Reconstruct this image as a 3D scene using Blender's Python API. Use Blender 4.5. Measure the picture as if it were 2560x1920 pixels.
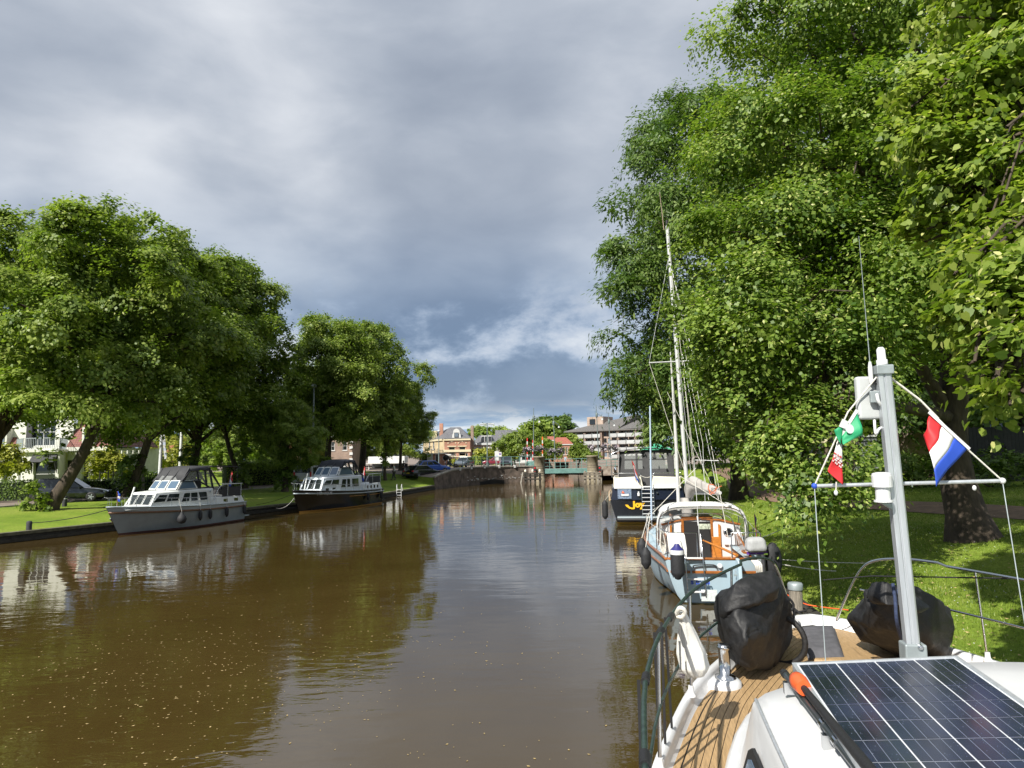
import bpy, math, random
import numpy as np
from mathutils import Vector, Matrix, noise as mnoise

for _o in list(bpy.data.objects):
    bpy.data.objects.remove(_o)
SC = bpy.context.scene
COL = SC.collection
rad = math.radians

# ------------------------------------------------------------------ camera
CAM_H, FPX, PITCH, ROLL = 3.6, 1700.0, math.atan(0.103), 0.018
_F = Vector((0, math.cos(PITCH), math.sin(PITCH)))
_U0 = Vector((0, -math.sin(PITCH), math.cos(PITCH)))
_R0 = Vector((1, 0, 0))
_U = _U0 * math.cos(ROLL) + _R0 * math.sin(ROLL)
_R = _R0 * math.cos(ROLL) - _U0 * math.sin(ROLL)
cam_data = bpy.data.cameras.new('camera')
cam = bpy.data.objects.new('camera', cam_data)
COL.objects.link(cam)
cam_data.sensor_width = 36.0
cam_data.lens = FPX / 2560.0 * 36.0
cam_data.clip_start = 0.05
cam_data.clip_end = 3000
_m = Matrix((( _R.x, _U.x, -_F.x, 0), (_R.y, _U.y, -_F.y, 0), (_R.z, _U.z, -_F.z, CAM_H), (0, 0, 0, 1)))
cam.matrix_world = _m
SC.camera = cam
C0 = Vector((0, 0, CAM_H))

def ray(px, py):
    return _F + _R * ((px - 1280.0) / FPX) - _U * ((py - 960.0) / FPX)
def G(px, py, z=0.0):
    d = ray(px, py)
    return C0 + d * ((z - CAM_H) / d.z)
def D(px, py, Y):
    d = ray(px, py)
    return C0 + d * (Y / d.y)

# ------------------------------------------------------------------ sun, sky, exposure
SUN_EL = rad(43)
SUN_H = Vector((0.60, 0.80)).normalized()      # horizontal travel of the light
sun_data = bpy.data.lights.new('sun', 'SUN')
sun_data.energy = 5.0
sun_data.angle = rad(0.5)
sun_data.color = (1.0, 0.955, 0.87)
sun = bpy.data.objects.new('sun', sun_data)
COL.objects.link(sun)
sun.location = (-30, -30, 60)
sun.rotation_euler = Vector((SUN_H.x * math.cos(SUN_EL), SUN_H.y * math.cos(SUN_EL), -math.sin(SUN_EL))).to_track_quat('-Z', 'Y').to_euler()

world = bpy.data.worlds.new('World')
SC.world = world
world.use_nodes = True

class NT:
    def __init__(s, nt):
        s.nt = nt
    def n(s, t, **kw):
        nd = s.nt.nodes.new(t)
        for k, v in kw.items():
            if k.startswith('i_'):
                nd.inputs[k[2:].replace('_', ' ')].default_value = v
            elif k.startswith('n_'):
                nd.inputs[int(k[2:])].default_value = v
            else:
                setattr(nd, k, v)
        return nd
    def l(s, a, b):
        s.nt.links.new(a, b)
    def math(s, op, a, b=None, clamp=False):
        nd = s.nt.nodes.new('ShaderNodeMath'); nd.operation = op; nd.use_clamp = clamp
        for i, x in enumerate((a, b)):
            if x is None: continue
            if isinstance(x, (int, float)): nd.inputs[i].default_value = x
            else: s.l(x, nd.inputs[i])
        return nd.outputs[0]
    def ramp(s, fac, stops, interp='LINEAR'):
        nd = s.nt.nodes.new('ShaderNodeValToRGB'); r = nd.color_ramp; r.interpolation = interp
        while len(r.elements) < len(stops): r.elements.new(0.5)
        for e, (p, c) in zip(r.elements, stops):
            e.position = p; e.color = (*c, 1) if len(c) == 3 else c
        s.l(fac, nd.inputs[0]); return nd.outputs[0]
    def mix(s, fac, a, b, blend='MIX'):
        nd = s.nt.nodes.new('ShaderNodeMix'); nd.data_type = 'RGBA'; nd.blend_type = blend
        for i, x in ((0, fac), (6, a), (7, b)):
            if isinstance(x, (int, float)): nd.inputs[i].default_value = x
            elif isinstance(x, tuple): nd.inputs[i].default_value = (*x, 1) if len(x) == 3 else x
            else: s.l(x, nd.inputs[i])
        return nd.outputs[2]

SKY_LOC, CU_LOC = (1.7, 0.5, 0.3), (4.9, 2.4, 0.75)
def build_sky():
    w = NT(world.node_tree)
    for nd in list(w.nt.nodes): w.nt.nodes.remove(nd)
    out = w.n('ShaderNodeOutputWorld')
    sky = w.n('ShaderNodeTexSky', sky_type='NISHITA', sun_disc=False)
    sky.sun_elevation = SUN_EL
    sky.sun_rotation = math.atan2(-SUN_H.x, -SUN_H.y)
    sky.air_density = 1.2
    bg1 = w.n('ShaderNodeBackground', i_Strength=0.11)
    w.l(sky.outputs[0], bg1.inputs[0])
    tc = w.n('ShaderNodeTexCoord'); gen = tc.outputs['Generated']
    sep = w.n('ShaderNodeSeparateXYZ'); w.l(gen, sep.inputs[0]); Z = sep.outputs[2]
    def nz(scale, detail, rough, dist, sc, loc):
        mp = w.n('ShaderNodeMapping'); w.l(gen, mp.inputs[0]); mp.inputs['Scale'].default_value = sc; mp.inputs['Location'].default_value = loc
        n = w.n('ShaderNodeTexNoise', i_Scale=scale, i_Detail=detail, i_Roughness=rough, i_Distortion=dist); w.l(mp.outputs[0], n.inputs['Vector']); return n.outputs[0]
    def mr(v, a0, a1, b0=0.0, b1=1.0):
        m = w.n('ShaderNodeMapRange', interpolation_type='SMOOTHSTEP'); w.l(v, m.inputs[0])
        for k, x in enumerate((a0, a1, b0, b1)): m.inputs[k + 1].default_value = x
        return m.outputs[0]
    # high overcast: broad soft masses with finer cotton inside them
    big = nz(1.7, 4.0, 0.5, 0.15, (1.0, 1.0, 1.6), SKY_LOC)
    fine = nz(4.6, 7.0, 0.52, 0.2, (1.0, 1.0, 2.2), (1.3, 0.2, 0.7))
    f = w.math('ADD', w.math('MULTIPLY', big, 0.70), w.math('MULTIPLY', fine, 0.30))
    deck = w.ramp(f, [(0.38, (0.230, 0.262, 0.320)), (0.45, (0.285, 0.318, 0.375)), (0.51, (0.350, 0.382, 0.435)), (0.57, (0.450, 0.476, 0.520)), (0.64, (0.560, 0.580, 0.612))])
    # lower down: a slate-blue cloud base, then sunlit cumulus standing behind it
    slate = w.ramp(f, [(0.40, (0.120, 0.172, 0.265)), (0.50, (0.180, 0.238, 0.335)), (0.60, (0.285, 0.345, 0.432))])
    cl = w.mix(mr(Z, 0.16, 0.40), slate, deck)
    cu = nz(4.6, 9.0, 0.60, 0.1, (1.0, 1.0, 1.8), CU_LOC)
    cum = w.ramp(cu, [(0.46, (0.17, 0.24, 0.355)), (0.54, (0.29, 0.355, 0.46)), (0.61, (0.40, 0.445, 0.52)), (0.69, (0.54, 0.57, 0.61))])
    lowm = w.math('MULTIPLY', mr(cu, 0.45, 0.60), w.math('MULTIPLY', mr(Z, 0.03, 0.09), mr(Z, 0.30, 0.16)))
    cl = w.mix(lowm, cl, cum)
    h2 = nz(11.0, 8.0, 0.6, 0.4, (1.0, 1.0, 4.5), (0.6, 0.1, 0.3))
    hcol = w.ramp(h2, [(0.40, (0.20, 0.32, 0.50)), (0.50, (0.36, 0.47, 0.60)), (0.58, (0.66, 0.70, 0.74))])
    cl = w.mix(mr(Z, 0.085, 0.02), cl, hcol)
    bg2 = w.n('ShaderNodeBackground', i_Strength=0.93); w.l(cl, bg2.inputs[0])
    ms = w.n('ShaderNodeMixShader', n_0=0.94)
    w.l(bg1.outputs[0], ms.inputs[1]); w.l(bg2.outputs[0], ms.inputs[2]); w.l(ms.outputs[0], out.inputs[0])
build_sky()
SC.view_settings.view_transform = 'Standard'
SC.view_settings.look = 'None'
SC.view_settings.exposure = 0.62
SC.view_settings.gamma = 1.0
SC.view_settings.use_curve_mapping = False
SC.render.engine = 'CYCLES'
SC.cycles.max_bounces = 8
SC.cycles.diffuse_bounces = 5
SC.cycles.glossy_bounces = 3
SC.cycles.transmission_bounces = 4
SC.cycles.transparent_max_bounces = 8
SC.cycles.caustics_reflective = False
SC.cycles.caustics_refractive = False
SC.cycles.use_denoising = True

# ------------------------------------------------------------------ materials
MATS = {}
def mat(name, base, rough=0.5, var=0.0, scale=6.0, metal=0.0, bump=0.0, bscale=30.0, spec=0.5, coat=0.0, base2=None, detail=5.0, stretch=None, alpha=1.0, rvar=0.0, trans=0.0):
    if name in MATS: return MATS[name]
    m = bpy.data.materials.new(name); m.use_nodes = True
    t = NT(m.node_tree); b = m.node_tree.nodes['Principled BSDF']
    b.inputs['Base Color'].default_value = (*base, 1); b.inputs['Roughness'].default_value = rough
    b.inputs['Metallic'].default_value = metal; b.inputs['Specular IOR Level'].default_value = spec
    b.inputs['Coat Weight'].default_value = coat; b.inputs['Alpha'].default_value = alpha
    b.inputs['Transmission Weight'].default_value = trans
    if var or base2 or bump or rvar:
        tc = t.n('ShaderNodeTexCoord'); vec = tc.outputs['Object']
        if stretch:
            mp = t.n('ShaderNodeMapping'); mp.inputs['Scale'].default_value = stretch; t.l(vec, mp.inputs[0]); vec = mp.outputs[0]
        nz = t.n('ShaderNodeTexNoise', i_Scale=scale, i_Detail=detail, i_Roughness=0.6); t.l(vec, nz.inputs['Vector'])
        if var or base2:
            c2 = base2 if base2 else tuple(min(1, c * (1 + var)) for c in base)
            c1 = base if base2 else tuple(c * (1 - var) for c in base)
            t.l(t.ramp(nz.outputs[0], [(0.35, c1), (0.65, c2)]), b.inputs['Base Color'])
        if rvar:
            mr = t.n('ShaderNodeMapRange'); t.l(nz.outputs[0], mr.inputs[0]); mr.inputs[1].default_value = .3; mr.inputs[2].default_value = .7
            mr.inputs[3].default_value = max(0, rough - rvar); mr.inputs[4].default_value = rough + rvar; t.l(mr.outputs[0], b.inputs['Roughness'])
        if bump:
            n2 = t.n('ShaderNodeTexNoise', i_Scale=bscale, i_Detail=6.0, i_Roughness=0.65); t.l(vec, n2.inputs['Vector'])
            bp = t.n('ShaderNodeBump', i_Strength=bump, i_Distance=0.03); t.l(n2.outputs[0], bp.inputs['Height']); t.l(bp.outputs[0], b.inputs['Normal'])
    MATS[name] = m
    return m

def leaf_mat(name, dark, mid, light, bract=None, transl=0.35):
    m = bpy.data.materials.new(name); m.use_nodes = True
    t = NT(m.node_tree); b = m.node_tree.nodes['Principled BSDF']; out = m.node_tree.nodes['Material Output']
    at = t.n('ShaderNodeAttribute', attribute_name='tint')
    stops = [(0.0, dark), (0.45, mid), (0.9, light)]
    if bract: stops += [(0.935, bract), (1.0, tuple(min(1, c * 1.25) for c in bract))]
    c = t.ramp(at.outputs['Fac'], stops)
    t.l(c, b.inputs['Base Color']); b.inputs['Roughness'].default_value = 0.48; b.inputs['Specular IOR Level'].default_value = 0.45
    tr = t.n('ShaderNodeBsdfTranslucent')
    t.l(t.mix(1.0, c, (1.0, 1.15, 0.45), 'MULTIPLY'), tr.inputs[0])
    ms = t.n('ShaderNodeMixShader', n_0=transl); t.l(b.outputs[0], ms.inputs[1]); t.l(tr.outputs[0], ms.inputs[2]); t.l(ms.outputs[0], out.inputs[0])
    MATS[name] = m
    return m

def grass_mat():
    m = bpy.data.materials.new('grass_ground'); m.use_nodes = True
    t = NT(m.node_tree); b = m.node_tree.nodes['Principled BSDF']
    g = t.n('ShaderNodeNewGeometry')
    n1 = t.n('ShaderNodeTexNoise', i_Scale=0.35, i_Detail=6.0, i_Roughness=0.6); t.l(g.outputs['Position'], n1.inputs['Vector'])
    n2 = t.n('ShaderNodeTexNoise', i_Scale=9.0, i_Detail=8.0, i_Roughness=0.75); t.l(g.outputs['Position'], n2.inputs['Vector'])
    c = t.ramp(n1.outputs[0], [(0.3, (0.120, 0.195, 0.022)), (0.5, (0.185, 0.265, 0.032)), (0.66, (0.245, 0.300, 0.052)), (0.78, (0.29, 0.27, 0.095))])
    c = t.mix(0.75, c, t.ramp(n2.outputs[0], [(0.3, (0.45, 0.45, 0.45)), (0.7, (1.35, 1.35, 1.3))]), 'MULTIPLY')
    t.l(c, b.inputs['Base Color']); b.inputs['Roughness'].default_value = 0.85; b.inputs['Specular IOR Level'].default_value = 0.15
    n3 = t.n('ShaderNodeTexNoise', i_Scale=1.6, i_Detail=5.0, i_Roughness=0.7); t.l(g.outputs['Position'], n3.inputs['Vector'])
    c = t.mix(t.ramp(n3.outputs[0], [(0.58, (0, 0, 0)), (0.74, (0.55, 0.55, 0.55))]), c, (0.20, 0.155, 0.07))
    t.l(c, b.inputs['Base Color'])
    bp = t.n('ShaderNodeBump', i_Strength=0.9, i_Distance=0.06); t.l(n2.outputs[0], bp.inputs['Height']); t.l(bp.outputs[0], b.inputs['Normal'])
    MATS['grass'] = m; return m
grass_mat()

def water_mat():
    m = bpy.data.materials.new('canal_water'); m.use_nodes = True
    t = NT(m.node_tree); b = m.node_tree.nodes['Principled BSDF']
    g = t.n('ShaderNodeNewGeometry')
    def nz(scale, detail, rough, st, rot=0.0):
        mp = t.n('ShaderNodeMapping'); mp.inputs['Scale'].default_value = st; mp.inputs['Rotation'].default_value = (0, 0, rot)
        t.l(g.outputs['Position'], mp.inputs[0])
        n = t.n('ShaderNodeTexNoise', i_Scale=scale, i_Detail=detail, i_Roughness=rough, i_Distortion=0.4); t.l(mp.outputs[0], n.inputs['Vector']); return n.outputs[0]
    a = nz(0.9, 2.0, 0.5, (0.45, 1.0, 1), 0.2)
    c = nz(3.6, 3.0, 0.55, (0.4, 1.0, 1), -0.12)
    e = nz(11.0, 2.0, 0.5, (0.55, 1.0, 1), 0.05)
    patch = nz(0.11, 2.0, 0.5, (1, 1, 1), 0.6)
    amp = t.n('ShaderNodeMapRange'); t.l(patch, amp.inputs[0]); amp.inputs[1].default_value = 0.36; amp.inputs[2].default_value = 0.66; amp.inputs[3].default_value = 0.16; amp.inputs[4].default_value = 1.0
    h = t.math('ADD', t.math('MULTIPLY', a, 0.55), t.math('MULTIPLY', t.math('ADD', t.math('MULTIPLY', c, 0.33), t.math('MULTIPLY', e, 0.06)), amp.outputs[0]))
    bp = t.n('ShaderNodeBump', i_Strength=0.5, i_Distance=0.042); t.l(h, bp.inputs['Height']); t.l(bp.outputs[0], b.inputs['Normal'])
    mud = nz(0.2, 4.0, 0.6, (1, 1, 1))
    t.l(t.ramp(mud, [(0.35, (0.047, 0.030, 0.0085)), (0.65, (0.060, 0.040, 0.0120))]), b.inputs['Base Color'])
    b.inputs['Roughness'].default_value = 0.025; b.inputs['IOR'].default_value = 1.72; b.inputs['Specular IOR Level'].default_value = 0.5
    MATS['water'] = m; return m
water_mat()

def brick_mat(name, c1, c2, mortar, scale=1.0, bw=0.22, bh=0.065):
    """masonry too far away to show single bricks"""
    m = bpy.data.materials.new(name); m.use_nodes = True
    t = NT(m.node_tree); b = m.node_tree.nodes['Principled BSDF']
    tc = t.n('ShaderNodeTexCoord'); sp = t.n('ShaderNodeSeparateXYZ'); t.l(tc.outputs['Object'], sp.inputs[0])
    cb = t.n('ShaderNodeCombineXYZ'); t.l(t.math('ADD', sp.outputs[0], sp.outputs[1]), cb.inputs[0]); t.l(sp.outputs[2], cb.inputs[1])
    br = t.n('ShaderNodeTexBrick', i_Scale=scale); br.inputs['Brick Width'].default_value = bw; br.inputs['Row Height'].default_value = bh; br.inputs['Mortar Size'].default_value = 0.008
    br.inputs[1].default_value = (*c1, 1); br.inputs[2].default_value = (*c2, 1); br.inputs[3].default_value = (*mortar, 1); t.l(cb.outputs[0], br.inputs['Vector'])
    nz = t.n('ShaderNodeTexNoise', i_Scale=0.8, i_Detail=6.0); t.l(tc.outputs['Object'], nz.inputs['Vector'])
    t.l(t.mix(0.6, br.outputs[0], t.ramp(nz.outputs[0], [(0.3, (0.6, 0.6, 0.6)), (0.7, (1.3, 1.28, 1.25))]), 'MULTIPLY'), b.inputs['Base Color'])
    b.inputs['Roughness'].default_value = 0.85; MATS[name] = m; return m

def glass_pane(name, col=(0.02, 0.025, 0.03), rough=0.06):
    return mat(name, col, rough, spec=0.8)

# ------------------------------------------------------------------ mesh builder
class MB:
    def __init__(s, M=None):
        s.v = []; s.f = []; s.mi = []; s.sm = []; s.m = 0; s.M = M
    def add(s, vs, fs, smooth=False):
        o = len(s.v)
        s.v.extend(Vector(v) if s.M is None else s.M @ Vector(v) for v in vs)
        for f in fs:
            s.f.append([i + o for i in f]); s.mi.append(s.m); s.sm.append(smooth)
        return s
    def box(s, c, size, rz=0.0, R=None, taper=1.0):
        x, y, z = size[0] / 2, size[1] / 2, size[2] / 2
        R = R if R is not None else Matrix.Rotation(rz, 3, 'Z')
        c = Vector(c)
        vs = [c + R @ Vector((sx * x * (taper if sz > 0 else 1), sy * y * (taper if sz > 0 else 1), sz * z)) for sz in (-1, 1) for sx, sy in ((-1, -1), (1, -1), (1, 1), (-1, 1))]
        return s.add(vs, [(3, 2, 1, 0), (4, 5, 6, 7), (0, 1, 5, 4), (1, 2, 6, 5), (2, 3, 7, 6), (3, 0, 4, 7)])
    def bar(s, a, b, w, h=None, up=(0, 0, 1)):
        a = Vector(a); b = Vector(b); d = (b - a); L = d.length; d.normalize()
        u = Vector(up); sx = d.cross(u)
        if sx.length < 1e-4: sx = Vector((1, 0, 0))
        sx.normalize(); u2 = sx.cross(d)
        R = Matrix((sx, d, u2)).transposed()
        return s.box((a + b) / 2, (w, L, h if h else w), R=R)
    def loft(s, rings, closed=True, cap0=True, cap1=True, smooth=True):
        n = len(rings[0]); vs = [p for r in rings for p in r]; fs = []
        for i in range(len(rings) - 1):
            for j in range(n if closed else n - 1):
                k = (j + 1) % n
                fs.append((i * n + j, i * n + k, (i + 1) * n + k, (i + 1) * n + j))
        s.add(vs, fs, smooth)
        if closed and cap0: s.add(rings[0], [tuple(range(n - 1, -1, -1))])
        if closed and cap1: s.add(rings[-1], [tuple(range(n))])
        return s
    def tube(s, pts, r, n=8, cap=True, smooth=True):
        pts = [Vector(p) for p in pts]
        rs = r if isinstance(r, (list, tuple)) else [r] * len(pts)
        t0 = (pts[1] - pts[0]).normalized()
        u = t0.orthogonal().normalized(); rings = []
        for i, p in enumerate(pts):
            t = (pts[min(i + 1, len(pts) - 1)] - pts[max(i - 1, 0)]).normalized()
            u = (u - t * u.dot(t)); u = u.normalized() if u.length > 1e-6 else t.orthogonal().normalized()
            w = t.cross(u)
            rings.append([p + (u * math.cos(2 * math.pi * k / n) + w * math.sin(2 * math.pi * k / n)) * rs[i] for k in range(n)])
        return s.loft(rings, True, cap, cap, smooth)
    def lathe(s, c, prof, n=16, axis=(0, 0, 1), smooth=True):
        c = Vector(c); a = Vector(axis).normalized(); u = a.orthogonal().normalized(); w = a.cross(u)
        rings = [[c + a * h + (u * math.cos(2 * math.pi * k / n) + w * math.sin(2 * math.pi * k / n)) * max(r, 1e-4) for k in range(n)] for r, h in prof]
        return s.loft(rings, True, True, True, smooth)
    def prism(s, poly, ext, smooth=False):
        poly = [Vector(p) for p in poly]; e = Vector(ext); n = len(poly)
        return s.add(poly + [p + e for p in poly], [tuple(range(n - 1, -1, -1)), tuple(range(n, 2 * n))] + [(i, (i + 1) % n, n + (i + 1) % n, n + i) for i in range(n)], smooth)
    def sphere(s, c, r, nu=12, nv=8):
        c = Vector(c); r = (r, r, r) if isinstance(r, (int, float)) else r
        rings = [[c + Vector((r[0] * math.sin(math.pi * i / nv) * math.cos(2 * math.pi * j / nu), r[1] * math.sin(math.pi * i / nv) * math.sin(2 * math.pi * j / nu), r[2] * -math.cos(math.pi * i / nv))) for j in range(nu)] for i in range(1, nv)]
        rings = [[rings[0][0] * 0 + c - Vector((0, 0, r[2]))] * nu] + rings + [[c + Vector((0, 0, r[2]))] * nu]
        return s.loft(rings, True, False, False, True)
    def quad(s, a, b, c, d, smooth=False):
        return s.add([a, b, c, d], [(0, 1, 2, 3)], smooth)
    def sheet(s, rows, smooth=True):
        return s.loft(rows, False, smooth=smooth)
    def slab(s, rows, th):
        """a sheet with thickness th along -z"""
        d = Vector((0, 0, -th)); rows = [[Vector(p) for p in r] for r in rows]
        s.sheet(rows, False)
        low = [[p + d for p in r] for r in rows]
        s.sheet([list(reversed(r)) for r in low], False)
        s.sheet([rows[0][::-1], low[0][::-1]], False); s.sheet([rows[-1], low[-1]], False)
        s.sheet([[r[0] for r in rows], [r[0] for r in low]], False); s.sheet([[r[-1] for r in rows][::-1], [r[-1] for r in low][::-1]], False)
        return s

def M4(loc, rz=0.0):
    return Matrix.Translation(Vector(loc)) @ Matrix.Rotation(rz, 4, 'Z')
WM = {}
def mesh_of(mb, name, mats, smooth=None):
    me = bpy.data.meshes.new(name)
    me.from_pydata([tuple(v) for v in mb.v], [], mb.f)
    if not isinstance(mats, (list, tuple)): mats = [mats]
    for m in mats: me.materials.append(MATS[m] if isinstance(m, str) else m)
    me.polygons.foreach_set('material_index', mb.mi)
    me.polygons.foreach_set('use_smooth', mb.sm if smooth is None else [smooth] * len(mb.f))
    me.update()
    return me
def link(name, data, parent=None, w=False):
    o = bpy.data.objects.new(name, data); COL.objects.link(o)
    if parent is not None:
        o.parent = parent
        if w: o.matrix_parent_inverse = WM[parent.name].inverted()
    return o
def obj(name, mb, mats, parent=None, w=False, bevel=0.0, smooth=None, sub=0, seg=2):
    o = link(name, mesh_of(mb, name, mats, smooth), parent, w)
    if bevel:
        b = o.modifiers.new('bevel', 'BEVEL'); b.width = bevel; b.segments = seg; b.limit_method = 'ANGLE'; b.angle_limit = rad(40)
    if sub:
        b = o.modifiers.new('sub', 'SUBSURF'); b.levels = sub; b.render_levels = sub
    return o
def tag(o, label, cat, group=None):
    o['label'] = label; o['category'] = cat
    if group: o['group'] = group
    return o
def thing(name, label, cat, loc=(0, 0, 0), rz=0.0, group=None):
    o = bpy.data.objects.new(name, None); COL.objects.link(o)
    o.location = Vector(loc); o.rotation_euler = (0, 0, rz); o.empty_display_size = 0.2
    WM[o.name] = M4(loc, rz)
    return tag(o, label, cat, group)
def struct(name, mb, mats, parent=None):
    o = obj(name, mb, mats, parent)
    if parent is None: o['kind'] = 'structure'
    return o
def dup(root, loc=None, rz=None, label=None, group=None, scale=None):
    def cp(o, par):
        c = o.copy(); COL.objects.link(c); c.parent = par
        for ch in KIDS.get(o, []) or [x for x in o.children]: cp(ch, c)
        return c
    r = cp(root, None)
    if loc is not None: r.location = Vector(loc)
    if rz is not None: r.rotation_euler = (0, 0, rz)
    if scale is not None: r.scale = scale if isinstance(scale, tuple) else (scale,) * 3
    if label: r['label'] = label
    if group: r['group'] = group
    return r
KIDS = {}
def text(name, body, size, mat_, parent, M, ext=0.004, bold=0.0, align='CENTER', shear=0.0):
    c = bpy.data.curves.new(name, 'FONT'); c.body = body; c.size = size; c.extrude = ext; c.offset = bold; c.align_x = align; c.shear = shear
    c.resolution_u = 3
    c.materials.append(MATS[mat_] if isinstance(mat_, str) else mat_)
    tmp = bpy.data.objects.new('tmp', c); me = bpy.data.meshes.new_from_object(tmp); bpy.data.objects.remove(tmp)
    o = link(name, me, parent); o.matrix_local = M
    return o
def frame_mat(o, x, n):
    """matrix with local x along x, local z along n"""
    x = Vector(x).normalized(); n = Vector(n); n = (n - x * n.dot(x)).normalized(); y = n.cross(x)
    m = Matrix((x, y, n)).transposed().to_4x4(); m.translation = Vector(o); return m
def lerp(a, b, t): return a + (b - a) * t
def interp(x, tab):
    if x <= tab[0][0]: return tab[0][1]
    for (a, p), (b, q) in zip(tab, tab[1:]):
        if x <= b: return p + (q - p) * (x - a) / (b - a)
    return tab[-1][1]
def sag(a, b, d, n=10):
    a = Vector(a); b = Vector(b)
    return [a.lerp(b, i / n) - Vector((0, 0, d * 4 * (i / n) * (1 - i / n))) for i in range(n + 1)]
def smooth_path(pts, n=6):
    P = [Vector(p) for p in pts]; out = []
    for i in range(len(P) - 1):
        a, b, c, d = P[max(i - 1, 0)], P[i], P[i + 1], P[min(i + 2, len(P) - 1)]
        for k in range(n):
            t = k / n
            out.append(0.5 * ((2 * b) + (c - a) * t + (2 * a - 5 * b + 4 * c - d) * t * t + (3 * b - a - 3 * c + d) * t ** 3))
    out.append(P[-1]); return out

mat('white_gel', (0.63, 0.64, 0.65), 0.30, var=0.05, scale=3, coat=0.2)
mat('white_paint', (0.58, 0.585, 0.575), 0.4, var=0.06, scale=5)
mat('cream', (0.74, 0.70, 0.58), 0.35, var=0.05, scale=2)
mat('steel', (0.62, 0.63, 0.64), 0.18, metal=1.0)
mat('alu', (0.50, 0.53, 0.56), 0.42, metal=0.55, var=0.1, scale=9, stretch=(4, 4, 0.4))
mat('galv', (0.30, 0.34, 0.35), 0.5, metal=0.4, var=0.15)
mat('black_rubber', (0.012, 0.012, 0.013), 0.6, bump=0.2)
mat('black_paint', (0.010, 0.011, 0.014), 0.22, coat=0.4)
mat('navy', (0.011, 0.015, 0.028), 0.12, coat=0.6)
mat('rope_white', (0.62, 0.60, 0.54), 0.85, var=0.2, scale=60)
mat('rope_black', (0.012, 0.012, 0.014), 0.85)
mat('rope_blue', (0.03, 0.045, 0.10), 0.8, var=0.3, scale=60)
mat('glass_dark', (0.015, 0.018, 0.02), 0.05, spec=0.9)
mat('glass_blue', (0.10, 0.15, 0.22), 0.08, spec=0.9)
mat('red', (0.55, 0.02, 0.025), 0.6, var=0.1)
mat('blue', (0.02, 0.07, 0.45), 0.6, var=0.1)
mat('green_flag', (0.02, 0.30, 0.13), 0.6, var=0.1)
mat('white_cloth', (0.60, 0.60, 0.59), 0.8, var=0.05)
mat('grey_cloth', (0.36, 0.37, 0.38), 0.85, var=0.12, scale=8, bump=0.15)
mat('orange', (0.80, 0.12, 0.03), 0.45)
mat('black_cloth', (0.0105, 0.0105, 0.0115), 0.58, var=0.35, scale=14, bump=0.3, bscale=26, rvar=0.12)
mat('charcoal_cloth', (0.035, 0.036, 0.04), 0.75, var=0.2, scale=10, bump=0.25)
mat('teak', (0.34, 0.225, 0.112), 0.55, var=0.22, scale=16, stretch=(9, 0.6, 1), bump=0.08, bscale=60)
mat('varnish', (0.30, 0.105, 0.025), 0.25, var=0.3, scale=10, stretch=(1, 1, 4), coat=0.5)
mat('bark', (0.062, 0.046, 0.032), 0.9, var=0.45, scale=5, bump=1.0, bscale=9, stretch=(1, 1, 0.35))
mat('concrete', (0.30, 0.28, 0.24), 0.85, var=0.25, scale=2.5, bump=0.3, bscale=14)
mat('asphalt', (0.21, 0.17, 0.14), 0.9, var=0.18, scale=1.2, bump=0.2, bscale=40)
mat('path_brown', (0.19, 0.125, 0.085), 0.9, var=0.22, scale=3, bump=0.3)
mat('quay_dark', (0.035, 0.032, 0.025), 0.85, var=0.4, scale=5, bump=0.6, bscale=8)
mat('timber_grey', (0.20, 0.175, 0.14), 0.85, var=0.35, scale=9, stretch=(6, 6, 0.5), bump=0.6, bscale=30)
leaf_mat('leaf_lime', (0.058, 0.118, 0.018), (0.158, 0.246, 0.038), (0.285, 0.372, 0.070), (0.45, 0.48, 0.16), 0.42)
leaf_mat('leaf_near', (0.088, 0.158, 0.020), (0.195, 0.275, 0.040), (0.310, 0.380, 0.072), (0.52, 0.52, 0.19), 0.44)
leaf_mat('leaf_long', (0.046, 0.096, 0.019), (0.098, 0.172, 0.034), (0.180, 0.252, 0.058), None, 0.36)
leaf_mat('leaf_left', (0.078, 0.135, 0.022), (0.190, 0.268, 0.046), (0.330, 0.395, 0.082), (0.44, 0.46, 0.15), 0.44)
leaf_mat('leaf_yellow', (0.16, 0.19, 0.025), (0.31, 0.32, 0.045), (0.43, 0.43, 0.07), None, 0.40)
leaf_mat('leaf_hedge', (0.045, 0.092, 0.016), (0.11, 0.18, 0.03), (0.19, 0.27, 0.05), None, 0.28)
leaf_mat('leaf_bright', (0.09, 0.155, 0.020), (0.20, 0.285, 0.045), (0.31, 0.385, 0.08), None, 0.40)
leaf_mat('grass_blade', (0.095, 0.160, 0.016), (0.185, 0.265, 0.032), (0.29, 0.35, 0.06), (0.46, 0.42, 0.19), 0.30)

# ================================================================== THE SETTING
# ------------------------------------------------------------------ water
wm = MB(); wm.quad((-500, -120, 0), (500, -120, 0), (500, 600, 0), (-500, 600, 0))
water = struct('water', wm, 'water')

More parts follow.
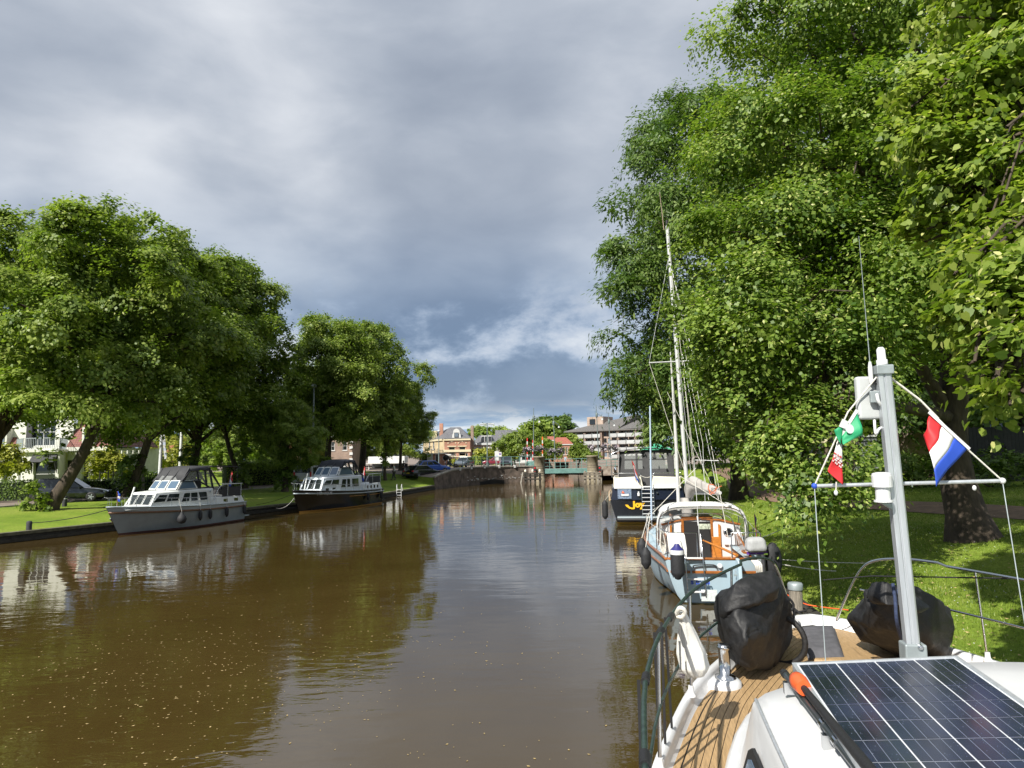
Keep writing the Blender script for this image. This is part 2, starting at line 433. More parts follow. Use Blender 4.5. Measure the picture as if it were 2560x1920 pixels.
# ------------------------------------------------------------------ land
EL = [(-90, -100), (-37.0, 0), (-23.4, 30.3), (-20.9, 35.4), (-16.7, 45.6), (-11.7, 57.2), (-8.4, 73.0)]
WALL = [(-8.4, 73.0), (-6.9, 78.0), (-4.6, 82.6), (-1.2, 86.2), (2.5, 88.3)]
WTOP = [1.25, 1.85, 2.05, 2.0, 1.95]
NL = Vector((-0.925, 0.38)).normalized()
def ss(t):
    t = max(0.0, min(1.0, t)); return t * t * (3 - 2 * t)
def hl(x, y):
    """ground height of the bank across the water"""
    ex = interp(y, [(b, a) for a, b in EL]) if y < 73 else -8.4
    d = max(0.0, (ex - x) * 0.925)
    z = 0.42 + 0.12 * ss(d / 2.0) + 0.40 * ss(d / 12.0)
    return lerp(z, 1.85, ss((y - 62 + max(0, x + 20) * 0.2) / 28.0) * lerp(ss(d / 5.0), 1, ss((y - 73) / 4)))
def resample(P, step):
    out = []
    for (a, b), (c, d) in zip(P, P[1:]):
        n = max(1, int(math.hypot(c - a, d - b) / step))
        out += [(lerp(a, c, i / n), lerp(b, d, i / n)) for i in range(n)]
    return out + [P[-1]]
ELR = resample(EL, 3.0)
def strip_left(d0, d1, dz, ymin=-1e9, ymax=1e9, nd=6):
    mb = MB(); rows = []
    for x, y in ELR:
        if not (ymin <= y <= ymax): continue
        r = []
        for k in range(nd + 1):
            d = lerp(d0, d1, (k / nd) ** 1.5 if d1 > 60 else k / nd)
            X, Y = x + NL.x * d, y + NL.y * d
            r.append((X, Y, hl(X, Y) + dz))
        rows.append(r)
    mb.sheet([list(reversed(r)) for r in rows]); return mb
struct('lawn_far_bank', strip_left(0.35, 11.6, 0.0, nd=12), 'grass')
struct('ground_far_bank', strip_left(11.55, 320, -0.03, nd=26), 'grass')
road = struct('road', strip_left(12.0, 17.8, 0.012, nd=6), 'asphalt')
kb = MB()
for side in (11.85, 17.8):
    r0, r1, r2, r3 = [], [], [], []
    for x, y in ELR:
        for r, d, z in ((r0, side, -0.1), (r1, side, 0.07), (r2, side + 0.16, 0.07), (r3, side + 0.16, -0.1)):
            X, Y = x + NL.x * d, y + NL.y * d; r.append((X, Y, hl(X, Y) + z))
    kb.sheet([r0, r1], False); kb.sheet([r1, r2], False); kb.sheet([r2, r3], False)
struct('kerb', kb, 'concrete')
# timber quay edge: a sheet-pile face with a capping beam and a water-level waling
qb = MB()
for i in range(len(ELR) - 1):
    (a, b), (c, d) = ELR[i], ELR[i + 1]
    if d < -10: continue
    n = Vector((0.925, -0.38, 0)) * 0.0
    qb.quad((a, b, -0.8), (c, d, -0.8), (c, d, 0.40), (a, b, 0.40))
struct('quay_face', qb, 'quay_dark')
cap = MB(); wal = MB()
rows = []; rw = []
for x, y in ELR:
    if y < -10: continue
    rows.append([(x + 0.06, y - 0.02, 0.33), (x + 0.06, y - 0.02, 0.47), (x - 0.34, y + 0.14, 0.47), (x - 0.34, y + 0.14, 0.33)])
    rw.append([(x + 0.10, y - 0.03, 0.02), (x + 0.10, y - 0.03, 0.17), (x - 0.05, y + 0.02, 0.17), (x - 0.05, y + 0.02, 0.02)])
cap.loft(rows, True, True, True, False); wal.loft(rw, True, True, True, False)
mat('quay_cap', (0.10, 0.095, 0.06), 0.9, var=0.4, scale=3, bump=0.5)
struct('quay_edge', cap, 'quay_cap'); struct('quay_waling', wal, 'quay_dark')

# retaining wall curving into the bridge
mat('old_brick', (0.075, 0.06, 0.048), 0.9, base2=(0.20, 0.155, 0.125), scale=1.6, bump=0.5, bscale=10)
mat('old_brick_light', (0.17, 0.125, 0.10), 0.9, base2=(0.36, 0.31, 0.26), scale=2.4, bump=0.5, bscale=10)
rwall = thing('retaining_wall', 'dark weathered brick retaining wall curving from the far lawn to the bridge', 'wall', (-8.4, 73.0, 0))
WR = [(p.x, p.y) for p in smooth_path([(a, b, 0) for a, b in WALL], 6)]
WZ = [interp(i / (len(WR) - 1) * 4, [(k, z) for k, z in enumerate(WTOP)]) for i in range(len(WR))]
mb = MB(); cp_ = MB()
mb.loft([[(x, y, -0.6), (x, y, z), (x - 0.25, y + 0.35, z), (x - 0.25, y + 0.35, -0.6)] for (x, y), z in zip(WR, WZ)], True, True, True, False)
obj('wall', mb, 'old_brick', rwall, w=True)
cp_.loft([[(x + 0.05, y - 0.07, z - 0.02), (x + 0.05, y - 0.07, z + 0.13), (x - 0.32, y + 0.45, z + 0.13), (x - 0.32, y + 0.45, z - 0.02)] for (x, y), z in zip(WR, WZ)], True, True, True, False)
obj('coping', cp_, 'concrete', rwall, w=True)
for k in range(5):
    i = 8 + k * 3; (x, y), z = WR[i], WZ[i]
    obj('coping_block', MB().box((x, y - 0.05, z + 0.06), (0.22, 0.3, 0.36), 0.5), 'white_paint', rwall, w=True)
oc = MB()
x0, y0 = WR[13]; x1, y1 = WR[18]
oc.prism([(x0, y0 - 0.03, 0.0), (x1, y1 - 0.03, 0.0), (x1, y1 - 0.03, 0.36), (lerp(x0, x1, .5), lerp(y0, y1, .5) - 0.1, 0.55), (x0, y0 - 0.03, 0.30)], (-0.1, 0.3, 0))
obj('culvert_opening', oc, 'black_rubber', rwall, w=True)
lm = MB(); random.seed(5)
for k in range(36):
    t = random.uniform(10, 22); i = int(t); x = lerp(WR[i][0], WR[i + 1][0], t - i); y = lerp(WR[i][1], WR[i + 1][1], t - i)
    lm.box((x + 0.02, y - 0.03, random.uniform(0.55, 0.72) + (0.3 if k % 6 == 0 else 0)), (random.uniform(.06, .28), 0.02, random.uniform(.03, .09)), 0.45)
obj('lime_stain', lm, 'white_paint', rwall, w=True)['kind'] = 'stuff'

# bridgehead pavement and land beyond
HP = [(-8.4, 73.0), *WR[1:], (3.0, 88.6)]
bh = MB()
rows = []
for (x, y), z in zip(WR, WZ):
    rows.append([(x - 0.2, y + 0.3, z + 0.0)] + [(x - 0.2 - k * 4.5, y + 0.3 + k * 4.0, lerp(z, 1.9, min(1, k / 2))) for k in range(1, 8)])
bh.sheet(rows); struct('bridgehead_pavement', bh, 'asphalt')
fan = [[(EL[-1][0] + NL.x * 6.02 * k, EL[-1][1] + NL.y * 6.02 * k, hl(EL[-1][0] + NL.x * 6.02 * k, EL[-1][1] + NL.y * 6.02 * k) - .01) for k in range(8)], [Vector(p) - Vector((0, 0, .012)) for p in rows[0]]]
mb = MB(); mb.sheet(fan); struct('lawn_slope', mb, 'grass')
fg = MB()
fg.quad((-700, 96, 1.80), (3.0, 88.8, 1.80), (3.0, 150, 1.80), (-700, 150, 1.80))
fg.quad((11.3, 88.8, 1.80), (700, 88.8, 1.80), (700, 150, 1.80), (11.3, 150, 1.80))
fg.quad((-700, 150, 1.80), (700, 150, 1.80), (700, 1500, 1.80), (-700, 1500, 1.80))
struct('ground', fg, 'asphalt')
emb = MB()
emb.box((2.2, 119, 0.6), (1.6, 62, 2.38)); emb.box((12.1, 119, 0.6), (1.6, 62, 2.38)); emb.box((7, 150.5, 0.6), (12, 1.0, 2.38))
struct('canal_wall', emb, 'old_brick_light')

# near bank
def ex(y): return 4.75 + 0.15 * (y - 6)
def hr(x, y):
    d = max(0.0, (x - ex(y)) * 0.988)
    z = interp(d, [(0, 0.30), (0.8, 0.55), (3, 0.85), (8, 1.45), (14, 1.85), (40, 2.1)])
    return lerp(z, 1.85, ss((y - 68) / 18.0)) + 0.05 * math.sin(x * 0.9 + y * 0.5) * ss(d / 2)
mb = MB(); rows = []
DS = [0, 0.4, 0.8, 1.4, 2, 3, 4, 5, 6, 7, 8, 9, 10, 11, 12, 13, 14, 16, 18, 21, 25, 32, 45, 80, 200]
for k in range(75):
    y = -40 + 130 * k / 74
    rows.append([(ex(y) + d, y, hr(ex(y) + d, y)) for d in DS])
mb.sheet([list(r) for r in rows]); struct('lawn_near_bank', mb, 'grass')
mb = MB(); rows = []
for k in range(33):
    y = -40 + 4 * k
    rows.append([(ex(y) - 0.12, y, -0.6), (ex(y) - 0.12, y, 0.34), (ex(y) + 0.12, y, 0.34), (ex(y) + 0.12, y, -0.6)])
mb.loft(rows, True, True, True, False); struct('bank_edging', mb, 'quay_dark')
PATH = smooth_path([(19, 4, 0), (17, 13, 0), (15.8, 21.4, 0), (14.6, 28, 0), (14.2, 36, 0), (15.5, 46, 0), (20, 62, 0), (24, 84, 0)], 6)
mb = MB(); rows = []
for i, p in enumerate(PATH):
    t = (PATH[min(i + 1, len(PATH) - 1)] - PATH[max(i - 1, 0)]).normalized(); n = Vector((t.y, -t.x, 0))
    rows.append([(q.x, q.y, hr(q.x, q.y) + 0.025) for q in (p - n * 1.0, p - n * .35, p + n * .35, p + n * 1.0)])
mb.sheet(rows); struct('path', mb, 'path_brown')

# ------------------------------------------------------------------ grass blades and flotsam (uncountable)
def leaf_mesh(name, P, T, B, L, W, tint, m, tri=False, heart=False):
    n = len(P)
    if tri:
        V = np.stack([P - B * W[:, None] * .5, P + B * W[:, None] * .5, P + T * L[:, None]], 1); q = 3
    elif heart:
        N_ = np.cross(T, B); h = lambda t, w, u: P + T * (L * t)[:, None] + B * (W * w)[:, None] + N_ * (L * u)[:, None]
        V = np.stack([h(-.42, 0, -.04), h(-.5, .28, .05), h(-.15, .52, .09), h(.2, .34, .04), h(.52, 0, -.06), h(.2, -.34, .04), h(-.15, -.52, .09), h(-.5, -.28, .05)], 1); q = 8
    else:
        V = np.stack([P - T * L[:, None] * .5, P + B * W[:, None] * .5 + T * L[:, None] * -.08, P + T * L[:, None] * .5, P - B * W[:, None] * .5 + T * L[:, None] * -.08], 1); q = 4
    me = bpy.data.meshes.new(name)
    me.vertices.add(n * q); me.vertices.foreach_set('co', V.reshape(-1).astype(np.float32))
    me.loops.add(n * q); me.loops.foreach_set('vertex_index', np.arange(n * q, dtype=np.int32))
    me.polygons.add(n); me.polygons.foreach_set('loop_start', np.arange(0, n * q, q, dtype=np.int32)); me.polygons.foreach_set('loop_total', np.full(n, q, dtype=np.int32))
    a = me.attributes.new('tint', 'FLOAT', 'FACE'); a.data.foreach_set('value', tint.astype(np.float32))
    me.materials.append(MATS[m]); me.update(calc_edges=True)
    return me
def unit(a): return a / np.maximum(np.linalg.norm(a, axis=1, keepdims=True), 1e-9)
RNG = np.random.default_rng(11)
_tab = np.array([(0, 0.30), (0.8, 0.55), (3, 0.85), (8, 1.45), (14, 1.85), (40, 2.1)])
def hr_np(x, y):
    d = np.maximum(0, (x - (4.75 + .15 * (y - 6))) * .988)
    z = np.interp(d, _tab[:, 0], _tab[:, 1])
    def s_(t): t = np.clip(t, 0, 1); return t * t * (3 - 2 * t)
    return z + (1.85 - z) * s_((y - 68) / 18.) + .05 * np.sin(x * .9 + y * .5) * s_(d / 2)
def grass():
    n = 260000
    y = 6 + 44 * RNG.random(n) ** 1.7
    d = RNG.random(n) ** 1.15 * 13
    x = 4.75 + .15 * (y - 6) + .15 + d
    keep = x / y < 0.86
    PX = np.array([p.x for p in PATH]); PY = np.array([p.y for p in PATH])
    keep &= np.abs(x - np.interp(y, PY, PX)) > 1.05
    x, y = x[keep], y[keep]; n = len(x)
    z = hr_np(x, y)
    P = np.stack([x, y, z - .01], 1)
    T = unit(np.stack([RNG.normal(0, .45, n), RNG.normal(0, .45, n), np.ones(n)], 1))
    B = unit(np.cross(T, unit(RNG.normal(size=(n, 3)))))
    L = RNG.uniform(.03, .085, n) * (1 + .5 * np.exp(-(x - (4.75 + .15 * (y - 6))) / .4)); W = RNG.uniform(.006, .012, n) * (1 + y / 16)
    t = np.clip(.45 + .25 * RNG.normal(size=n) + .18 * np.sin(x * 1.3 + np.sin(y)) , 0, .9)
    t[RNG.random(n) < .03] = .97
    o = link('grass', leaf_mesh('grass', P, T, B, L, W, t, 'grass_blade', True)); o['kind'] = 'stuff'
    tag(o, 'short green mown grass on the sloping bank beside the moored boats', 'grass')
grass()
mat('petal', (0.36, 0.27, 0.12), 0.8, var=0.4, scale=3)
def flotsam():
    mb = MB(); r = random.Random(3)
    for k in range(1000):
        if k % 5 == 0: px, py = r.uniform(0, 1500), r.uniform(1450, 1920)
        else:
            t = r.random(); px = lerp(120, 950, t) + r.gauss(0, 180); py = lerp(1760, 1560, t) + r.gauss(0, 95)
        if py < 1400 or px > 1480: continue
        p = G(px, min(py, 1990), 0.004); s = r.choice((0.009, 0.012, 0.015, 0.022)) * r.uniform(.8, 1.3); a = r.uniform(0, 6.3)
        if r.random() < .3: p += Vector((r.gauss(0, .2), r.gauss(0, .25), 0))
        c, s_ = math.cos(a) * s, math.sin(a) * s
        mb.quad(p + Vector((c, s_, .003)), p + Vector((-s_ * .6, c * .6, 0)), p + Vector((-c, -s_, .002)), p + Vector((s_ * .6, -c * .6, 0)))
    o = obj('floating_petals', mb, 'petal'); o['kind'] = 'stuff'; tag(o, 'tiny yellow petals and bits of leaf floating on the brown water', 'petals')
flotsam()

# ------------------------------------------------------------------ trees
def crown_mesh(name, seed, blobs, ncl, lpc, leaf, m, R=(0.5, 0.9), flat=0.3, droop=0.35, bract=0.0, inner=0.3, aspect=0.75, tint=(0.45, 0.2), updisc=0.55, dirbias=None, gaps=0.55, hang=0.4, nlob=16, heart=False):
    g = np.random.default_rng(seed)
    bl = np.array(blobs, float); wgt = (bl[:, 3] * bl[:, 4] + bl[:, 4] * bl[:, 5] + bl[:, 3] * bl[:, 5]); wgt /= wgt.sum()
    N = int(ncl * 3.2)
    # each big lobe carries smaller lobes, so that the crown breaks into lit clumps with dark gaps
    lob = []
    for b in bl:
        k = nlob; d = unit(g.normal(size=(k, 3)) + np.array([0, 0, .25])); f = g.uniform(.66, 1.0, k)
        r_ = g.uniform(.22, .42, k)[:, None] * b[3:].mean()
        lob.append(np.concatenate([b[:3] + d * b[3:] * f[:, None], np.repeat(r_, 3, 1) * np.array([1.25, 1.25, .55])], 1))
    lob = np.concatenate(lob); own = np.repeat(np.arange(len(bl)), nlob)
    dl = np.linalg.norm((lob[:, None, :3] - bl[None, :, :3]) / bl[None, :, 3:], axis=2); dl[np.arange(len(lob)), own] = 9
    ok = dl.min(1) > .70; lob, own = lob[ok], own[ok]
    lt = g.normal(0, tint[1] * .6, len(lob))
    lw = lob[:, 3] ** 2; lw = lw / lw.sum()
    li = g.choice(len(lob), N, p=lw)
    d0 = unit(lob[li, :3] - bl[own[li], :3])
    dr = unit(g.normal(size=(N, 3)) + d0 * .75 + np.array([0, 0, .35]))
    inn = g.random(N) < inner
    c = lob[li, :3] + dr * lob[li, 3:] * np.where(inn, g.random(N) * .6, np.where(g.random(N) < .16, g.uniform(1.1, 1.5, N), g.uniform(.7, 1.1, N)))[:, None]
    bi = own[li]
    deep = inn & (g.random(N) < .6)
    if deep.any():
        bj = g.choice(len(bl), N, p=wgt); dj = unit(g.normal(size=(N, 3)))
        c = np.where(deep[:, None], bl[bj, :3] + dj * bl[bj, 3:] * (g.random(N) ** .5 * .8)[:, None], c)
    dist = np.min(np.linalg.norm((c[:, None, :] - bl[None, :, :3]) / bl[None, :, 3:], axis=2), axis=1)
    keep = inn | (dist > .66)
    if dirbias is not None:
        k = unit(c - bl[:, :3].mean(0)) @ np.array(dirbias[0]); keep &= g.random(N) < np.clip(.5 + dirbias[1] * k + .25, .12, 1)
    # uneven outline: low-frequency removal
    nz = np.sin(c[:, 0] * 1.7 + seed) * np.sin(c[:, 1] * 1.5 + 2 * seed) + np.sin(c[:, 2] * 1.9 + c[:, 0] * .8) * .8
    keep &= g.random(N) < np.clip(1.05 - gaps * (nz > .75), 0, 1)
    c, dr, li = c[keep][:ncl], dr[keep][:ncl], li[keep][:ncl]; n = len(c)
    out = unit(dr / lob[li, 3:])
    dn = unit(out * .8 + np.array([0, 0, updisc]) + g.normal(0, .22, (n, 3)))
    rc = R[0] * .6 + (R[1] * 1.1 - R[0] * .6) * g.random(n) ** 1.3; ct = g.normal(tint[0], tint[1] * .4, n) + lt[li]
    ci = np.repeat(np.arange(n), lpc); M = len(ci)
    u = unit(np.cross(dn, g.normal(size=(n, 3)))); v = np.cross(dn, u)
    ang = g.uniform(0, 2 * np.pi, M); rr = np.sqrt(g.random(M)) * rc[ci]
    rad_ = u[ci] * np.cos(ang)[:, None] + v[ci] * np.sin(ang)[:, None]
    P = c[ci] + rad_ * rr[:, None] + dn[ci] * (g.normal(0, 1, M) * flat * rc[ci])[:, None] + out[ci] * (rr * .25)[:, None]
    P[:, 2] -= droop * rr ** 2 / rc[ci]
    nn = unit(dn[ci] + g.normal(0, .30, (M, 3)) + out[ci] * .35)
    T = rad_ + g.normal(0, .5, (M, 3)) + np.array([0, 0, -hang]); T = unit(T - nn * np.sum(T * nn, 1)[:, None])
    B = np.cross(nn, T)
    L = leaf * g.uniform(.6, 1.4, M); W = L * aspect * g.uniform(.85, 1.15, M)
    t = np.clip(ct[ci] + g.normal(0, tint[1], M) + .06, 0, .89)
    if bract:
        isb = (g.random(M) < bract * np.clip(1.1 + .6 * np.sin(c[ci, 0] * .8) + .5 * out[ci, 2], .1, 2))
        t[isb] = g.uniform(.94, 1, isb.sum()); W[isb] *= .5; L[isb] *= .85
    return leaf_mesh(name, P, T, B, L, W, t, m, False, heart), c

def trunk_mb(base, top, r0, r1, blobs, seed, bend=0.25, limbs=True, flare=1.35, twigs=3, lo=0.35):
    r = random.Random(seed); mb = MB(); base = Vector(base); top = Vector(top)
    P = [base.lerp(top, k / 6) + Vector((r.gauss(0, bend), r.gauss(0, bend), 0)) * (0 if k == 0 else 1) for k in range(7)]
    P = smooth_path(P, 3); n = len(P)
    mb.tube([P[0] - Vector((0, 0, .3))] + P, [r0 * flare * 1.15] + [lerp(r0, r1, i / (n - 1)) * (flare if i == 0 else 1.12 if i == 1 else 1) for i in range(n)], 12)
    if limbs:
        for b in blobs:
            c = Vector(b[:3]); t = r.uniform(lo, .95); s = P[int(t * (n - 1))]
            mid = s.lerp(c, .5) + Vector((r.gauss(0, .4), r.gauss(0, .4), r.uniform(.1, .8)))
            rr = lerp(r0, r1, t) * .55
            path = smooth_path([s, mid, c], 4); mb.tube(path, [lerp(rr, rr * .3, i / (len(path) - 1)) for i in range(len(path))], 7, False)
            for k in range(twigs):
                d = Vector((r.gauss(0, 1), r.gauss(0, 1), r.gauss(.2, .8))).normalized()
                e = c + Vector((d.x * b[3], d.y * b[4], d.z * b[5])) * .9
                q = path[r.randrange(len(path) // 2, len(path))]
                mb.tube([q, q.lerp(e, .5) + Vector((0, 0, .3)), e], [rr * .3, rr * .18, .015], 5, False)
    return mb

def round_blobs(seed, R, H0, H1, n=16):
    """a broad crown made of uneven lobes between heights H0 and H1"""
    r = random.Random(seed); out = []
    for k in range(n):
        t = (k + .5) / n; z = lerp(H0 + 1.3, H1 - 1.6, t)
        prof = math.sin(math.pi * min(1, (.2 + .8 * t)) ** .9) ** .55
        a = k * 2.4 + r.uniform(-.6, .6); d = R * prof * r.uniform(.35, .86)
        s = R * r.uniform(.22, .42)
        out.append((d * math.cos(a), d * math.sin(a), z + r.uniform(-.5, .9), s * 1.05, s * 1.05, s * .85))
    for k in range(4):
        a = k * 1.7 + seed; out.append((R * .38 * math.cos(a), R * .38 * math.sin(a), H1 - r.uniform(1.2, 2.6), R * .24, R * .24, R * .26))
    out.append((0, 0, (H0 + H1) / 2, R * .5, R * .5, (H1 - H0) * .38))
    return out

# ---- lime avenue on the far bank: three crown shapes shared by all its trees
AV = []
for k, (R_, h0, h1, sd) in enumerate(((7.4, 4.6, 20.5, 3), (6.6, 4.8, 20.0, 8), (7.0, 4.3, 20.5, 14))):
    bl = round_blobs(sd, R_, h0, h1, 26)
    me, _ = crown_mesh('crown', sd, bl, 2700, 44, 0.25, 'leaf_left', R=(.55, 1.05), bract=.04, inner=.22, gaps=.8, nlob=14, dirbias=((0, -1, .15), .25))
    AV.append((me, bl))
def avenue_tree(px, py, z, kind, sc, rz, label, lean=(0.0, 0.0), r0=0.42, up=0.4):
    p = G(px, py, z); p.z = hl(p.x, p.y) if p.y < 95 else 1.8
    me, bl = AV[kind]
    t = thing('lime_tree', label, 'tree', p, 0.0, 'lime trees along the far bank')
    b2 = [(math.cos(rz) * b[0] - math.sin(rz) * b[1], math.sin(rz) * b[0] + math.cos(rz) * b[1], b[2], *b[3:]) for b in bl]
    b2 = [tuple(c * sc for c in b) for b in b2]
    top = Vector((lean[0] * 3.2, lean[1] * 3.2, 13.5 * sc))
    off = Vector((lean[0], lean[1], 0)) * 1.6
    b2 = [(b[0] + off.x, b[1] + off.y, b[2] + up * sc, *b[3:]) for b in b2]
    mb = MB(); r = random.Random(px)
    P = smooth_path([Vector((0, 0, 0)), Vector((lean[0] * .85, lean[1] * .8, 2.6)), Vector((lean[0] * 1.5, lean[1] * 1.4, 5.5)), Vector((off.x * 1.1, off.y, 9 * sc)), Vector((off.x, off.y, 15 * sc))], 4); n = len(P)
    mb.tube([P[0] - Vector((0, 0, .4))] + P, [r0 * 1.6] + [lerp(r0, .1, (i / (n - 1)) ** .8) * (1.4 if i == 0 else 1.15 if i == 1 else 1) for i in range(n)], 12)
    for b in b2[:14]:
        c = Vector(b[:3]); s = P[r.randrange(6, n - 3)]
        mb.tube(smooth_path([s, s.lerp(c, .5) + Vector((0, 0, r.uniform(.2, 1))), c], 3), [r0 * .42] * 2 + [r0 * .28] * 3 + [r0 * .15] * 2, 6, False)
    obj('trunk', mb, 'bark', t)
    o = link('crown', me, t); o.location = off + Vector((0, 0, up * sc)); o.rotation_euler = (0, 0, rz); o.scale = (sc, sc, sc)
    return t, P
T1, P1 = avenue_tree(118, 1278, 0.75, 0, 0.84, 0.3, 'thick-trunked lime leaning over a dark parked car, beside a white board', (1.6, 0.5), 0.44, up=1.0)
T2, P2 = avenue_tree(315, 1250, 0.85, 1, 0.93, 1.9, 'leaning lime behind the bow of the grey cruiser', (1.0, 0.3), 0.38, up=.1)
T3, P3 = avenue_tree(470, 1232, 0.9, 2, 0.96, 4.0, 'lime whose trunk rises behind the grey cruiser canopy', (.5, 0.2), 0.38, up=.1)
T4, P4 = avenue_tree(612, 1224, 0.9, 1, 0.97, 5.1, 'slim ivy-clad lime standing just right of the grey cruiser stern', (-1.3, 0.0), 0.26)
T5, P5 = avenue_tree(712, 1226, 0.9, 0, 0.36, 2.6, 'small ivy-wrapped lime off the bow of the black cruiser', (0.1, 0.0), 0.24)
T6, P6 = avenue_tree(815, 1208, 1.0, 2, 0.80, 0.9, 'lime with a pale trunk above the black cruiser wheelhouse', (0.2, 0.0), 0.42)
T7, P7 = avenue_tree(903, 1200, 1.1, 0, 0.80, 3.7, 'broad lime at the end of the avenue, behind the black cruiser', (0.2, 0.1), 0.45)
T8, P8 = avenue_tree(1000, 1190, 1.2, 1, 0.55, 1.2, 'last small lime before the parked cars near the bridge', (0.1, 0.1), 0.2)
T9, P9 = avenue_tree(-60, 1262, 0.9, 2, 0.88, 2.2, 'lime at the left edge whose branches hang over the white villa', (.7, 0.3), 0.5, up=1.2)
T10, P10 = avenue_tree(760, 1190, 1.2, 1, 0.68, 3.2, 'tall lime far behind the silver van', (0.2, 0.1), 0.4)

def sprouts(parent, pts, seed, n, m='leaf_bright', leaf=0.2, R=(.2, .4), name='ivy'):
    bl = [(p[0], p[1], p[2], p[3], p[3], p[4]) for p in pts]
    me, _ = crown_mesh(name, seed, bl, n, 22, leaf, m, R=R, inner=.4, gaps=.2, tint=(.55, .22))
    return link(name, me, parent)
sprouts(T1, [(-.5, -.5, .4, .5, .4), (0.5, -.6, .35, .5, .35), (-.3, -.6, 1.1, .35, .7), (.3, -.5, 3.0, .4, .7), (.9, -.4, 4.2, .4, .6)], 5, 60)
sprouts(T2, [(.1, -.2, .8, .75, .9), (.5, -.2, 2.2, .6, 1.2)], 6, 90, 'leaf_hedge')
sprouts(T3, [(.1, -.2, 1.0, .7, 1.2), (.5, -.2, 3.0, .7, 1.8)], 6, 110, 'leaf_hedge')
sprouts(T4, [(0, 0, 1.2, .55, 1.2), (0, 0, 3.2, .6, 1.6)], 7, 120)
sprouts(T5, [(0, 0, 1.0, .75, 1.0), (0, 0, 2.6, .85, 1.6), (0, 0, 4.5, .9, 1.6)], 8, 200, 'leaf_hedge')
def stake_tree(name, label, p, r, h0, h1, m, seed, ncl, leaf, r0=.1, group=None, lpc=34, R=(.3, .6)):
    t = thing(name, label, 'tree', p, 0, group)
    bl = [(x * r, y * r, h0 + (h1 - h0) * z, s * r, s * r, s * r * .9) for x, y, z, s in ((0, 0, .5, .6), (.45, .2, .35, .5), (-.45, -.1, .4, .5), (.1, -.4, .3, .5), (-.2, .4, .6, .5), (.3, .1, .75, .45), (-.25, -.2, .8, .4), (0, 0, .95, .35))]
    obj('trunk', trunk_mb((0, 0, 0), (0, 0, h0 + (h1 - h0) * .6), r0, r0 * .3, bl[1:], seed, .06, True, 1.2, 1), 'bark', t)
    me, _ = crown_mesh('crown', seed, bl, ncl, lpc, leaf, m, R=R, inner=.3, gaps=.5)
    link('crown', me, t)
    return t
pt = G(963, 1203, 1.0); pt.z = hl(pt.x, pt.y)
yt = stake_tree('young_tree', 'young tree with leafy stem on the lawn near the two people', pt, 2.4, 3.6, 9.5, 'leaf_left', 21, 260, .26, .17)
sprouts(yt, [(0, 0, 2.2, .5, .9), (.1, 0, 3.2, .5, .8)], 9, 60)

# ---- the big limes on the near bank
def near_tree(name, label, p, top, r0, blobs, seed, ncl, lpc, leaf, m, group, **kw):
    p = Vector(p); t = thing(name, label, 'tree', p, 0, group)
    bl = [(b[0] - p.x, b[1] - p.y, b[2] - p.z, *b[3:]) for b in blobs]
    obj('trunk', trunk_mb((0, 0, 0), Vector(top) - p, r0, r0 * .25, bl, seed, .18, True, 1.45, kw.pop('twigs', 5), kw.pop('lo', .25)), 'bark', t)
    me, c = crown_mesh('crown', seed, bl, ncl, lpc, leaf, m, **kw)
    link('crown', me, t)
    return t
pb = G(2432, 1348, 1.15); pb.z = hr(pb.x, pb.y)
def B(px, py, Y, r, rz=None, ry=None):
    q = D(px, py, Y); return (q.x, q.y, q.z, r, ry or r, rz or r)
lime_blobs = [B(1935, 345, 17, 1.9, 1.8), B(2020, 110, 18, 2.3, 2.1), B(2120, 60, 17, 2.6), B(2300, 180, 18, 2.8), B(2190, -220, 18, 2.7), B(2400, -200, 18, 3),
              B(1885, 500, 21, 1.6, 1.5), B(1915, 640, 15.5, 1.7, 1.4), B(2060, 420, 15.5, 2.3, 1.9), B(2240, 420, 16, 2.3), B(2420, 430, 17, 2.4),
              B(1905, 850, 15, 1.5, 1.15), B(1990, 790, 14.5, 1.6, 1.2), B(2140, 700, 15, 1.9, 1.5), B(2300, 700, 16.5, 2.2, 1.7), B(2440, 740, 18, 2.2, 1.7),
              B(1930, 1010, 14.5, 1.05, .95), B(2060, 960, 15, 1.3, 1.1), B(2010, 1130, 13.8, .75, .8), B(1905, 1120, 14.5, .6, .6), B(2110, 1180, 13.5, .55, .6), B(2030, 1255, 13, .45, .3),
              B(2010, 250, 20, 2.8, 2.6), B(2350, 600, 20, 3.2), B(1712, 775, 17.5, .4, .3), B(1850, 930, 16, .8, .6), (14.5, 22, 10, 5, 5, 4.5), (15.5, 21, 15.5, 5, 5, 4)]
near_tree('lime_tree', 'huge flowering lime filling the upper right, its trunk behind the tricolour flag', pb, (12.6, 19.5, 15.5), .47, lime_blobs, 31, 7000, 62, .096, 'leaf_lime', 'limes on the near bank', R=(.35, .72), bract=.09, inner=.25, aspect=.85, gaps=.55, droop=.4, hang=.6, tint=(.42, .2), dirbias=((-.3, -.95, .1), .4))
pl = G(1846, 1209, 1.7); pl.z = hr(pl.x, pl.y)
long_blobs = [B(1680, 430, 39, 2.5), B(1700, 600, 38, 3.6), B(1640, 560, 37, 2.7), B(1605, 680, 37, 2.1, 2.0), B(1660, 800, 36, 3.0), B(1640, 960, 36, 2.2, 2), B(1760, 950, 37, 3.2), B(1850, 850, 40, 4), B(1800, 700, 42, 4.5), B(1760, 430, 42, 4.5), B(1900, 500, 44, 5), B(1700, 1060, 36, 1.6, 1.3), B(1590, 935, 35, 1.2, .7), B(1790, 1090, 36, 1.7, 1.2), B(1900, 1040, 38, 3), B(1720, 300, 41, 2.2, 2.4)]
